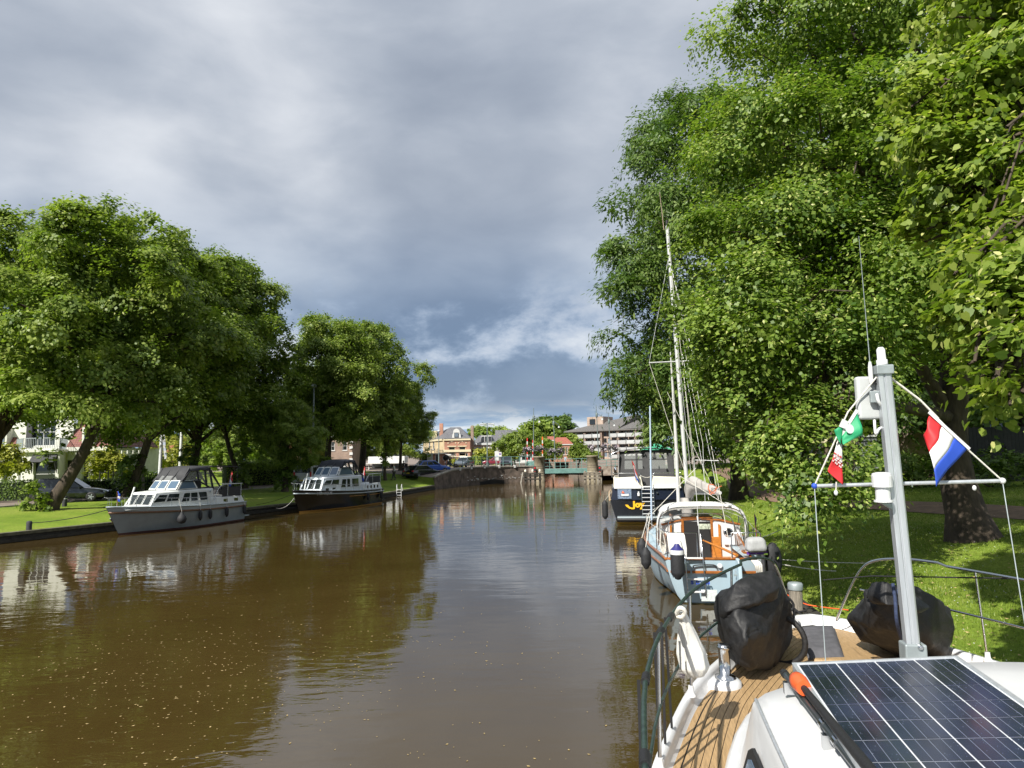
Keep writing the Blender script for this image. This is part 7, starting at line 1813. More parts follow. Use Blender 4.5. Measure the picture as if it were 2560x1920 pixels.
obj('abutment', MB().box(((c2.x + 21) / 2 + .3, 89.6, .7), (21 - c2.x, 1.6, 2.3)), 'old_brick_light', BG, w=True)
obj('abutment_plinth', MB().box(((c2.x + 21) / 2 + .3, 88.5, .3), (21 - c2.x, 1.0, .75)), 'concrete', BG, w=True, bevel=.03)
obj('abutment', MB().box((c1.x - .2, 91, .55), (1.4, 4, 2.2)), 'old_brick', BG, w=True)
obj('name_board', MB().box((D(1528, 1172, 88.4).x, 88.72, D(1528, 1172, 88.4).z), (1.35, .06, .36)), mat('board_blue', (.45, .50, .62), .5), BG, w=True)
# timber dolphins
for px, lb in ((1332, 'dark timber fender frame standing in the water at the left bridge pier'), (1481, 'pale timber fender frame standing in the water at the right bridge pier')):
    c_ = D(px, 1205, 85.5); c_.z = 0; t = thing('timber_fender_frame', lb, 'fender frame', c_)
    dk_ = px < 1400
    for k in range(4): obj('pile', MB().lathe((-.9 + k * .6, 0, -.8), [(.13, 0), (.13, 2.1 - (.15 if k % 2 else 0)), (.1, 2.15 - (.15 if k % 2 else 0))], 10), 'quay_dark' if dk_ else 'timber_grey', t)
    for z in (.45, .85, 1.1): obj('beam', MB().box((0, -.16, z), (2.2, .14, .18)), 'quay_dark' if dk_ else 'timber_grey', t)
    if dk_:
        for k in range(3): obj('pile_cap', MB().lathe((-.9 + k * .9, 0, 1.36), [(.12, 0), (.14, .08), (.1, .26), (.02, .3)], 10), 'cream', t)
        obj('strut', MB().tube([(-1.5, 0, -.2), (-1.2, 0, 1.3)], .1, 8), 'concrete', t)
# navigation lights
for px, Y in ((1337, 87.6), (1499, 87.6)):
    c_ = D(px, 1175, Y); t = thing('navigation_light', 'red-faced navigation signal on the left bridge pier' if px < 1400 else 'red-faced navigation signal on the right bridge pier', 'signal', c_)
    obj('housing', MB().box((0, 0, 0), (.34, .18, .95)), 'black_rubber', t, bevel=.08)
    for z in (.27, 0, -.27): obj('lamp', MB().lathe((0, -.09, z), [(.11, 0), (.11, .03)], 12, (0, -1, 0)), 'red' if z else 'charcoal_cloth', t)
    obj('arm', MB().tube([(0, .05, 0), (.1, .7, 0)], .04, 6), 'galv', t)
# lamp posts with flower baskets, signal masts
def mast_post(label, px, Y, foot_py, top_py, baskets=None, lamp='arm', cat='lamp post', r=.075, lean=0):
    a = D(px + lean, foot_py, Y); b = D(px, top_py, Y); t = thing('lamp_post', label, cat, a, 0, 'lamp posts and masts at the bridge')
    obj('pole', MB().tube([a, a.lerp(b, .5), b], [r, r * .8, r * .5], 8), 'galv_dark' if 'galv_dark' in MATS else mat('galv_dark', (.14, .18, .18), .5), t, w=True)
    if lamp == 'arm':
        q = a.lerp(b, .80); obj('fitting', MB().lathe(q - Vector((0, 0, .3)), [(r, 0), (r * 1.9, .1), (r * 1.9, .55), (r, .65)], 8), 'galv_dark', t, w=True)
        obj('lamp_arm', MB().tube([q + Vector((0, 0, .3)), q + Vector((.7, 0, -.15)), q + Vector((.75, 0, -.4))], .035, 6), 'galv_dark', t, w=True); obj('lamp_head', MB().lathe(q + Vector((.75, 0, -.62)), [(.16, 0), (.13, .12), (.05, .24)], 10), 'galv_light', t, w=True)
    elif lamp == 'twin':
        for s in (-1, 1): obj('lamp_head', MB().box(b + Vector((s * .55, 0, -.12)), (.85, .35, .16)), 'galv_light', t, w=True, bevel=.05)
        obj('lamp_arm', MB().tube([b + Vector((-.6, 0, 0)), b + Vector((.6, 0, 0))], .04, 6), 'galv_dark', t, w=True)
    elif lamp == 'single': obj('lamp_head', MB().lathe(b + Vector((0, 0, 0)), [(.12, 0), (.24, .05), (.24, .2), (.1, .3)], 10), 'galv_light', t, w=True)
    if baskets:
        z = D(px, baskets, Y).z
        for s in (-1, 1):
            c_ = Vector((lerp(a.x, b.x, .3) + s * .75, a.y - .1, z)); k_ = obj('flower_basket', MB().lathe(c_ - Vector((0, 0, .35)), [(.1, 0), (.3, .12), (.42, .3), (.42, .36)], 12), 'charcoal_cloth', t, w=True)
            me, _ = crown_mesh('flowers', px + s, [(c_.x, c_.y, c_.z + .05, .62, .62, .38)], 26, 26, .14, 'leaf_flowers', R=(.15, .3), inner=.4, gaps=.1, tint=(.5, .35)); link('flowers', me, k_).matrix_parent_inverse = Matrix.Identity(4)
        obj('basket_arm', MB().tube([Vector((a.x - .8, a.y - .1, z - .2)), Vector((a.x + .8, a.y - .1, z - .2))], .03, 6), 'galv_dark', t, w=True)
    return t
leaf_mat('leaf_flowers', (.05, .12, .03), (.10, .03, .12), (.55, .50, .55), (.7, .68, .66), .2)
mat('galv_dark', (.14, .18, .18), .5)
mast_post('tall grey mast with lamp arm on the left bridge pier', 1334, 90, 1145, 1020, 1122)
mast_post('slimmer lamp mast with flowers behind the bridge railing', 1383, 97, 1150, 1036, 1128, lamp='arm', r=.08, lean=5)
mast_post('tallest lamp mast with flower baskets on the right bridge pier', 1490, 90, 1145, 1012, 1118, lean=7)
mast_post('lamp mast with flower baskets right of the right bridge pier', 1521, 96, 1145, 1032, 1122, lean=6)
mast_post('dark twin-headed street lamp before the terraced house', 1218, 92, 1190, 1058, None, 'twin', r=.10)
mast_post('thin street lamp in front of the corner shop', 1097, 100, 1178, 1080, None, 'single', r=.09)
for k, (px, Y, f, t_) in enumerate(((1318, 96, 1160, 1095), (1332, 100, 1158, 1100), (1356, 98, 1160, 1092))):
    a, b = D(px, f, Y), D(px, t_, Y); t = thing('barrier_boom', ('raised red and white barrier boom farthest left at the bridge', 'raised red and white barrier boom in the middle at the bridge', 'raised orange and white barrier boom nearest the left pier')[k], 'barrier', a, 0, 'raised bridge barriers')
    for j in range(8): obj('red_segment' if j % 2 else 'white_segment', MB().box(a.lerp(b, (j + .5) / 8), (.14, .08, (b.z - a.z) / 8)), ('orange' if k == 2 else 'red') if j % 2 else 'white_paint', t, w=True)
def street_sign(label, px, Y, foot, z_py, w_, h_, m_, shape='box', mark=None):
    a = D(px, foot, Y); c_ = D(px, z_py, Y); t = thing('street_sign', label, 'sign', a, 0, 'street signs'); obj('post', MB().tube([a, c_], .035, 6), 'galv_light', t, w=True)
    b_ = obj('board', MB().box(c_ + Vector((0, -.06, 0)), (w_, .04, h_)), m_, t, w=True)
    if mark: link('mark', mesh_of(MB().lathe(c_ + Vector((0, -.085, .05)), [(w_ * .3, 0), (w_ * .3, .01)], 14, (0, -1, 0)), 'mark', mark), b_)
    return t
street_sign('white sign with a dark ring near the bridge railing', 1250, 92, 1170, 1136, .42, .62, 'white_paint', mark='purple')
street_sign('tall pale blue and white banner sign before the shuttered house', 1242, 96, 1170, 1140, .55, 1.35, 'white_paint', mark='board_blue')
street_sign('small blue parking sign beyond the bridge railing', 1413, 110, 1160, 1147, .35, .5, 'board_blue')
street_sign('white arrow-shaped direction sign at the corner shop', 1121, 100, 1178, 1137, .75, .20, 'white_paint')
t = thing('traffic_light', 'traffic light on a black and white striped post before the corner house', 'traffic light', D(1113, 1184, 88))
a, b = D(1113, 1184, 88), D(1113, 1140, 88)
for j in range(10): obj('pole_band', MB().box(a.lerp(b, (j + .5) / 10), (.13, .13, (b.z - a.z) / 10)), 'black_rubber' if j % 2 else 'white_paint', t, w=True)
obj('lamp_head', MB().lathe(D(1115, 1144, 87.9), [(.02, -.12), (.38, -.1), (.38, .1), (.02, .12)], 18, (0, 1, 0)), 'black_rubber', t, w=True); obj('control_box', MB().box(D(1110, 1145, 88.1), (.3, .2, .6)), 'galv_light', t, w=True)
# ---- street trees at the bridge and distant trees
def far_tree(label, px, foot_py, Y, r, top_py, m_, seed, h0=2.0, ncl=260, leaf=.3, r0=.14, z=GZ):
    q = D(px, foot_py, Y); q.z = z; H = D(px, top_py, Y).z - z; return stake_tree('street_tree', label, q, r, h0, H - r * .3, m_, seed, ncl, leaf, r0, 'street trees near the bridge', 34, (.3 + r * .05, .6 + r * .1))
far_tree('street tree before the low white shop front', 1288, 1170, 112, 3.3, 1080, 'leaf_left', 81, 1.9)
far_tree('yellow-green street tree right of the left bridge pier', 1370, 1160, 112, 2.3, 1098, 'leaf_bright', 82, 1.5)
far_tree('street tree in front of the apartment block corner', 1448, 1160, 118, 1.7, 1116, 'leaf_left', 83, 1.8)
far_tree('rounded tree behind the terraced house roof', 1222, 1150, 165, 7.0, 1066, 'leaf_bright', 84, 3, 260, .6)
far_tree('broad pale green tree behind the orange roof', 1352, 1150, 185, 7.5, 1054, 'leaf_bright', 85, 4, 420, .7)
far_tree('tall grey-green tree highest above the bridge', 1386, 1150, 200, 8.5, 1040, 'leaf_long', 86, 5, 420, .8)
far_tree('small tree between the brick house and apartment block', 1420, 1150, 165, 3.5, 1088, 'leaf_left', 87, 3, 200, .6)
far_tree('thin tree behind the barrier booms', 1322, 1150, 140, 4, 1078, 'leaf_bright', 88, 3, 200, .5)
far_tree('small willow-like tree left of the right bridge pier mast', 1478, 1150, 108, 1.2, 1130, 'leaf_left', 89, 1.2, 120, .3)
far_tree('low yellowing tree in front of the shuttered house', 1214, 1160, 120, 1.9, 1125, 'leaf_yellow', 90, 1.4, 110, .35)
for k, (px, Y, m_, lb) in enumerate(((1193, 118, 'leaf_bright', 'bright clipped bush behind the bridge railing'), (1258, 118, 'leaf_bright', 'bright low hedge bush behind the parked cars'), (1140, 100, 'leaf_yellow', 'yellow-green plant beside the parked scooter'))):
    q = D(px, 1165, Y); q.z = GZ; bush(lb, q, 1.9 if k < 2 else .9, 1.8 if k < 2 else 1.1, 95 + k, m_, 70, .25)
# skyline filler: park trees closing the horizon at both sides
for k, px in enumerate((120, 260, 420, 560, 640, 720, 780, 850, 940, 1010)):
    q = D(px, 1150, 118 + (k % 3) * 8); q.z = 1.8
    t = thing('background_tree', ('leafy tree closing the view behind the villa', 'leafy tree behind the villa hedge', 'leafy tree behind the flagpoles', 'leafy tree right of the flagpoles', 'leafy tree behind the ivy-clad lime', 'leafy tree behind the silver van', 'leafy tree behind the tall roadside lamp', 'leafy tree behind the brick house with white quoins', 'leafy tree behind the white kiosk', 'leafy tree left of the corner shop')[k], 'tree', q, 0, 'trees closing the street')
    me, bl = AV[k % 3]; c_ = link('crown', me, t); c_.scale = (.72, .72, .62); c_.location = (0, 0, -1.8); c_.rotation_euler = (0, 0, k * 1.3)
    obj('trunk', MB().tube([(0, 0, -.2), (.1, 0, 4), (0, .1, 8)], [.3, .24, .1], 8), 'bark', t)
for k, px in enumerate((1700, 1830, 1990, 2150, 2330, 2520)):
    q = D(px, 1130, 78 + (k % 2) * 10); q.z = 1.9
    t = thing('background_tree', ('tall tree behind the sailboat rigging', 'tall tree behind the sailboat boom', 'tall tree behind the red sign', 'tall tree behind the grey container', 'tall tree behind the leaning mast', 'tall tree behind the brick shed')[k], 'tree', q, 0, 'trees closing the park')
    me, bl = AV[(k + 1) % 3]; c_ = link('crown', me, t); c_.scale = (.8, .8, .8); c_.location = (0, 0, -2.5); c_.rotation_euler = (0, 0, k * 1.7)
    obj('trunk', MB().tube([(0, 0, -.2), (.1, 0, 4), (0, .1, 9)], [.34, .28, .1], 8), 'bark', t)

# ================================================================== FAR BANK STREET
def ground_l(px, py, z=.9):
    for _ in range(25):
        q = G(px, py, z); z = .75 * z + .25 * hl(q.x, q.y)
    q.z = hl(q.x, q.y); return q
# ---- the white villa
VY = 66.0
vx = lambda px, Y=VY: D(px, 1150, Y).x
vz = lambda py, px=130, Y=VY: D(px, py, Y).z
VG = .95
VL = thing('villa', 'large white villa with balcony, dark awnings and red mansard roof', 'house', (vx(110), VY, VG))
x0, x1 = vx(-40), vx(268); W_ = x1 - x0; ez = vz(1122)
fx = lambda px, Y=VY: vx(px, Y) - x0
holes = [(fx(206), fx(222), .3, vz(1142) - VG), (fx(234), fx(249), .5, vz(1148) - VG), (fx(165), fx(190), .15, vz(1150) - VG), (fx(6), fx(22), .6, vz(1150) - VG)]
mb = MB(); P_, n_ = wall_mb(mb, (x0, VY, VG), (1, 0, 0), W_, ez - VG, holes, .25); mb.quad((x1, VY, VG), (x1, VY + 10, VG), (x1, VY + 10, ez), (x1, VY, ez)); obj('wall', mb, 'villa_white', VL, w=True)
for k, hh in enumerate(holes): window(VL, P_, hh, (1, 2), glass='glass_dark', name='door' if k == 2 else 'window', fr='white_paint' if k != 2 else 'shutter', depth=.2)
for a, b in ((206, 222), (234, 249)):
    obj('awning', MB().prism([P_(fx(a) - .1, vz(1142) - VG, 0), P_(fx(a) - .1, vz(1142) - VG + .5, 0), P_(fx(a) - .1, vz(1142) - VG, -.55)], P_(fx(b) + .1, 0, 0) - P_(fx(a) - .1, 0, 0)), 'charcoal_cloth', VL, w=True)
obj('cornice', MB().prism([P_(-.2, ez - VG - .25, 0), P_(W_ + .3, ez - VG - .25, 0), P_(W_ + .3, ez - VG + .12, 0), P_(-.2, ez - VG + .12, 0)], P_(0, 0, -.5) - P_(0, 0, 0)), 'villa_white', VL, w=True)
for k in range(14): obj('bracket', MB().box(P_(fx(180) + k * .55, ez - VG - .45, -.2), (.10, .3, .3)), 'villa_white', VL, w=True)
# bay with balcony on top
by = VY - 2.2; ba, bb, bc, bd = (vx(44, VY), VY), (vx(62, by), by), (vx(148, by), by), (vx(166, VY), VY)
bz = vz(1131, 100, by); mb = MB()
Pb, nb = wall_mb(mb, (bb[0], bb[1], VG), (1, 0, 0), bc[0] - bb[0], bz - VG, [(.9, 2.9, .2, vz(1148) - VG)], .2)
Pl, nl_ = wall_mb(mb, (ba[0], ba[1], VG), (bb[0] - ba[0], bb[1] - ba[1], 0), math.hypot(bb[0] - ba[0], bb[1] - ba[1]), bz - VG, [(.55, 1.75, .1, vz(1148) - VG)], .2)
wall_mb(mb, (bc[0], bc[1], VG), (bd[0] - bc[0], bd[1] - bc[1], 0), math.hypot(bd[0] - bc[0], bd[1] - bc[1]), bz - VG, [], .2)
obj('bay', mb, 'villa_white', VL, w=True)
window(VL, Pb, (.9, 2.9, .2, vz(1148) - VG), (1, 2), depth=.16); window(VL, Pl, (.55, 1.75, .1, vz(1148) - VG), (1, 2), depth=.16)
for PP, a, b in ((Pb, .75, 3.05), (Pl, .4, 1.9)):
    z = vz(1148) - VG
    obj('awning', MB().prism([PP(a, z - .35, 0), PP(a, z + .45, 0), PP(a, z - .25, -.6)], PP(b, 0, 0) - PP(a, 0, 0)), 'charcoal_cloth', VL, w=True)
    for x in (a, b): obj('awning_drop', MB().prism([PP(x, z - .4, -.05), PP(x, z - .2, -.55), PP(x, z - 1.3, -.1)], PP(x + .06, 0, 0) - PP(x, 0, 0)), 'charcoal_cloth', VL, w=True)
mb = MB(); mb.prism([(ba[0] - .3, ba[1], bz), (bb[0] - .2, bb[1] - .35, bz), (bc[0] + .2, bc[1] - .35, bz), (bd[0] + .3, bd[1], bz)], (0, 0, .28)); obj('balcony', mb, 'villa_white', VL, w=True, bevel=.04)
rp = [(ba[0] - .1, ba[1] - .1), (bb[0] - .1, bb[1] - .2), (bc[0] + .1, bc[1] - .2), (bd[0] + .1, bd[1] - .1)]
rl = MB()
for (a, b), (c, d) in zip(rp, rp[1:]):
    n = max(2, int(math.hypot(c - a, d - b) / .16))
    for k in range(n + 1): rl.box((lerp(a, c, k / n), lerp(b, d, k / n), bz + .8), (.03, .03, 1.05))
    rl.tube([(a, b, bz + 1.32), (c, d, bz + 1.32)], .03, 6)
obj('balcony_railing', rl, 'galv', VL, w=True)
# upper storey behind the balcony and mansard roofs either side
uz = vz(1040); ux0, ux1 = vx(20), vx(175)
mb = MB(); Pu, nu = wall_mb(mb, (ux0, VY + .3, ez), (1, 0, 0), ux1 - ux0, uz - ez + 3, [(vx(68) - ux0, vx(130) - ux0, .3, 3.0)], .2); obj('upper_wall', mb, 'villa_white', VL, w=True)
window(VL, Pu, (vx(68) - ux0, vx(130) - ux0, .3, 3.0), (4, 2), glass='glass_dark', depth=.16, fr='white_paint', sill=None)
obj('shutter', MB().box((vx(66), VY + .2, ez + 2.0), (.55, .12, 3.6)), 'charcoal_cloth', VL, w=True)
for a, b in ((-40, 36), (178, 268)):
    mb = MB(); A, B2 = vx(a) - .3, vx(b) + .3
    mb.add([(A, VY - .4, ez + .1), (B2, VY - .4, ez + .1), (B2 - (1.6 if b > 200 else .9), VY + 1.2, ez + 2.6), (A + (0 if a < 0 else .2), VY + 1.2, ez + 2.6)], [(0, 1, 2, 3)])
    mb.add([(B2, VY - .4, ez + .1), (B2, VY + 9, ez + .1), (B2 - 1.6, VY + 7, ez + 2.6), (B2 - (1.6 if b > 200 else .9), VY + 1.2, ez + 2.6)], [(0, 1, 2, 3)])
    mb.add([(A, VY + 1.2, ez + 2.6), (B2 - 1.6, VY + 1.2, ez + 2.6), (B2 - 3, VY + 5, ez + 4.5), (A, VY + 5, ez + 4.5)], [(0, 1, 2, 3)])
    ro = obj('roof', mb, 'tile_dark_red', VL, w=True)
    xm = vx(8 if a < 0 else 226); dm = MB().box((xm, VY + .3, ez + 1.15), (1.2, 1.6, 1.7)); link('dormer', mesh_of(dm, 'dormer', 'villa_white'), ro); link('window', mesh_of(MB().box((xm, VY - .52, ez + 1.15), (.75, .06, 1.3)), 'window', 'glass_sky'), ro)
# ---- hedges
def gl2(px, py): q = ground_l(px, py); return (q.x, q.y)
hedge('low hedge behind the white board in front of the villa', gl2(-60, 1254), gl2(112, 1250), 1.45, .9, 101)
hedge('clipped hedge running from the parked car to the leaning lime', gl2(182, 1246), gl2(405, 1236), 1.35, .9, 102)
hedge('hedge behind the flagpoles', gl2(300, 1222), gl2(480, 1212), 1.5, .9, 103)
hedge('long leafy hedge right of the grey cruiser', gl2(560, 1218), gl2(745, 1206), 2.3, 1.4, 104, 'leaf_bright')
for k, (px, py, Y, r, h, m_, lb) in enumerate(((560, 1200, 82, 3.4, 5.0, 'leaf_bright', 'tall sunlit shrub behind the grey cruiser canopy'), (500, 1200, 86, 3.0, 5.5, 'leaf_bright', 'sunlit shrub left of the grey cruiser canopy'), (620, 1205, 84, 3.2, 4.2, 'leaf_hedge', 'dark green shrub behind the long hedge'), (690, 1200, 88, 3.0, 4.2, 'leaf_bright', 'sunlit shrub near the silver van'), (430, 1200, 88, 3.0, 4.6, 'leaf_yellow', 'yellow-green shrub behind the second flagpole'), (790, 1195, 66, 1.2, 3.0, 'leaf_bright', 'leafy bush above the black cruiser bow window'))):
    q = D(px, py, Y); q.z = hl(q.x, q.y); bush(lb, q, r, h, 110 + k, m_, 150 if r > 2 else 60, .34, 'shrub')
for k, (px, Y, r, top, m_, lb) in enumerate(((16, 60, 1.7, 1110, 'leaf_yellow', 'small yellow-leaved maple at the left edge before the villa'), (265, 62, 1.9, 1135, 'leaf_yellow', 'small yellow-leaved maple at the right corner of the villa'), (425, 84, 2.8, 1105, 'leaf_yellow', 'small yellow-leaved maple beside the flagpoles'))):
    q = D(px, 1200, Y); q.z = hl(q.x, q.y); H = D(px, top, Y).z - q.z
    stake_tree('maple_tree', lb, q, r, 1.5, H, m_, 120 + k, 150, .24, .09, 'small maples by the villa', 30)
# ---- board, poles, flagpoles
q = ground_l(70, 1250); t = thing('notice_board', 'white notice board on a post by the road', 'sign', q)
a, b = D(20, 1214, q.y), D(68, 1230, q.y)
obj('board', MB().box(((a.x + b.x) / 2, q.y, (a.z + b.z) / 2), (b.x - a.x, .06, a.z - b.z)), 'white_paint', t, w=True)
ln = MB()
for i in range(3):
    for j in range(4): ln.box((lerp(a.x, b.x, (j + .5) / 4), q.y - .035, lerp(b.z, a.z, (i + .5) / 3)), ((b.x - a.x) / 4 - .12, .01, .04))
obj('printed_lines', ln, 'charcoal_cloth', t, w=True)
obj('post', MB().box((b.x + .15, q.y, (q.z + a.z) / 2), (.10, .10, a.z - q.z)), 'white_paint', t, w=True); obj('post', MB().box((a.x + .2, q.y + .05, (q.z + b.z) / 2), (.08, .08, b.z - q.z)), 'galv', t, w=True)
for px, foot, top, Y, lb in ((400, 1216, 1085, 60, 'white flagpole carrying a blue and white striped banner'), (450, 1210, 1083, 64, 'bare white flagpole right of the banner')):
    a, b = D(px - 2, foot, Y), D(px + 4, top, Y); t = thing('flagpole', lb, 'flagpole', a, 0, 'white flagpoles'); obj('pole', MB().tube([a - Vector((0, 0, .5)), b], [.17, .13], 10), 'white_gel', t, w=True); obj('finial', MB().sphere(b, .16, 10, 6), 'white_gel', t, w=True)
    if px == 400:
        for k in range(9):
            c_ = D(409 + k * .6, 1088 + k * 7, Y); obj('banner_stripe', MB().box(c_, (.2, .05, .25), .2), 'board_blue' if k % 2 else 'white_cloth', t, w=True)
q = ground_l(357, 1241); t = thing('wooden_pole', 'plain grey wooden pole beside the leaning lime', 'pole', q); obj('pole', MB().tube([q - Vector((0, 0, .3)), D(358, 1166, q.y)], [.13, .10], 10), 'timber_grey', t, w=True); obj('pole_cap', MB().lathe(D(358, 1166, q.y), [(.12, -.02), (.12, .03), (.02, .06)], 10), 'galv', t, w=True)
q = ground_l(161, 1266); bollard('dark bollard with a pale band beside the leaning lime', q, .62, .14, 'charcoal_cloth')
q = ground_l(1057, 1192); bollard('blue-grey bollard with white top by the black parked car', q, .95, .16, 'board_blue')
for k, px in enumerate((258, 292)):
    q = ground_l(px, 1236); t = thing('tree_stake', 'left stake frame beside the clipped hedge' if k == 0 else 'right stake frame beside the clipped hedge', 'stake', q)
    for dx in (-.35, .35): obj('stake', MB().tube([q + Vector((dx, 0, -.2)), q + Vector((dx, 0, 1.9))], .05, 6), 'timber_grey', t, w=True)
    obj('rail', MB().tube([q + Vector((-.35, 0, 1.75)), q + Vector((.35, 0, 1.75))], .04, 6), 'timber_grey', t, w=True)
def road_lamp(label, px, foot_py, top_py, r=.1):
    q = ground_l(px - 2, foot_py); t = thing('lamp_post', label, 'lamp post', q, 0, 'street lamps on the far bank'); b = D(px + 2, top_py, q.y)
    obj('pole', MB().tube([q - Vector((0, 0, .2)), q.lerp(b, .5), b], [r, r * .8, r * .6], 8), 'galv', t, w=True); obj('lamp_head', MB().lathe(b, [(.1, -.05), (.26, 0), (.28, .18), (.14, .3)], 12), 'galv_light', t, w=True)
road_lamp('tall grey street lamp left of the black cruiser canopy', 783, 1215, 968, .13); road_lamp('short grey street lamp behind the silver van', 750, 1204, 1130, .1); road_lamp('slim lamp beside the white kiosk', 957, 1190, 1138, .07)
# ---- far brick houses under the trees
brick_house('orange brick house half hidden behind the flagpoles', 365, 420, 100, 1140, 1112, 395, 'tile_red', ((.2, .35, 1155, 1172),))
hq = brick_house('brick house with white quoins behind the black cruiser', 818, 880, 108, 1090, 1062, 850, 'tile_grey', ((.15, .30, 1148, 1176), (.62, .80, 1148, 1166), (.15, .30, 1104, 1126), (.62, .80, 1104, 1126)), wallm='brick_brown')
for k in range(7):
    for px in (820, 878): obj('quoin', MB().box((hx(px, 108), 107.93, GZ + .4 + k * .95), (.5, .16, .42)), 'white_paint', hq, w=True)
brick_house('plain brick house left of the silver van', 700, 745, 104, 1120, 1090, 720, 'tile_red', ((.4, .7, 1140, 1158),))
# ---- kiosk
ky = 90.0; q = D(965, 1188, ky); KS = thing('kiosk', 'white snack kiosk with open hatch and blue counter', 'kiosk', (q.x, ky, q.z)); kz = q.z
ka, kb_ = D(920, 1188, ky).x, D(1012, 1188, ky).x
obj('floor', MB().box(((ka + kb_) / 2, ky + 1.3, kz + .1), (kb_ - ka, 2.6, .2)), 'galv_light', KS, w=True)
ktop = D(965, 1143, ky).z; khat = D(965, 1160, ky).z
obj('roof', MB().box(((ka + kb_) / 2, ky + 1.3, (ktop + khat) / 2 + .1), (kb_ - ka, 2.7, ktop - khat)), 'white_paint', KS, w=True, bevel=.05); obj('hatch', MB().box(((ka + kb_) / 2, ky - .5, khat + .1), (kb_ - ka + .4, 1.1, .07)), 'white_paint', KS, w=True)
obj('back_wall', MB().box(((ka + kb_) / 2, ky + 2.5, (kz + khat) / 2), (kb_ - ka, .1, khat - kz)), 'charcoal_cloth', KS, w=True)
for x in (ka + .1, kb_ - .1, lerp(ka, kb_, .55)): obj('post', MB().box((x, ky + .1, (kz + khat) / 2), (.12, .12, khat - kz)), 'white_paint', KS, w=True)
obj('counter', MB().box(((ka + kb_) / 2, ky + .1, kz + .5), (kb_ - ka - .3, .3, .7)), 'blue', KS, w=True); obj('counter_top', MB().box(((ka + kb_) / 2, ky + .05, kz + .9), (kb_ - ka - .2, .5, .08)), 'white_paint', KS, w=True)
for k in range(5): obj('crate', MB().box((lerp(ka, kb_, (k + .6) / 5.5), ky - .25, kz + .3), (.5, .35, .45)), 'white_paint' if k % 2 else 'blue', KS, w=True)
for k in range(3): obj('equipment', MB().box((lerp(ka, kb_, (k + .7) / 3.5), ky + 1.8, kz + 1.4), (.9, .6, .7)), 'galv', KS, w=True)
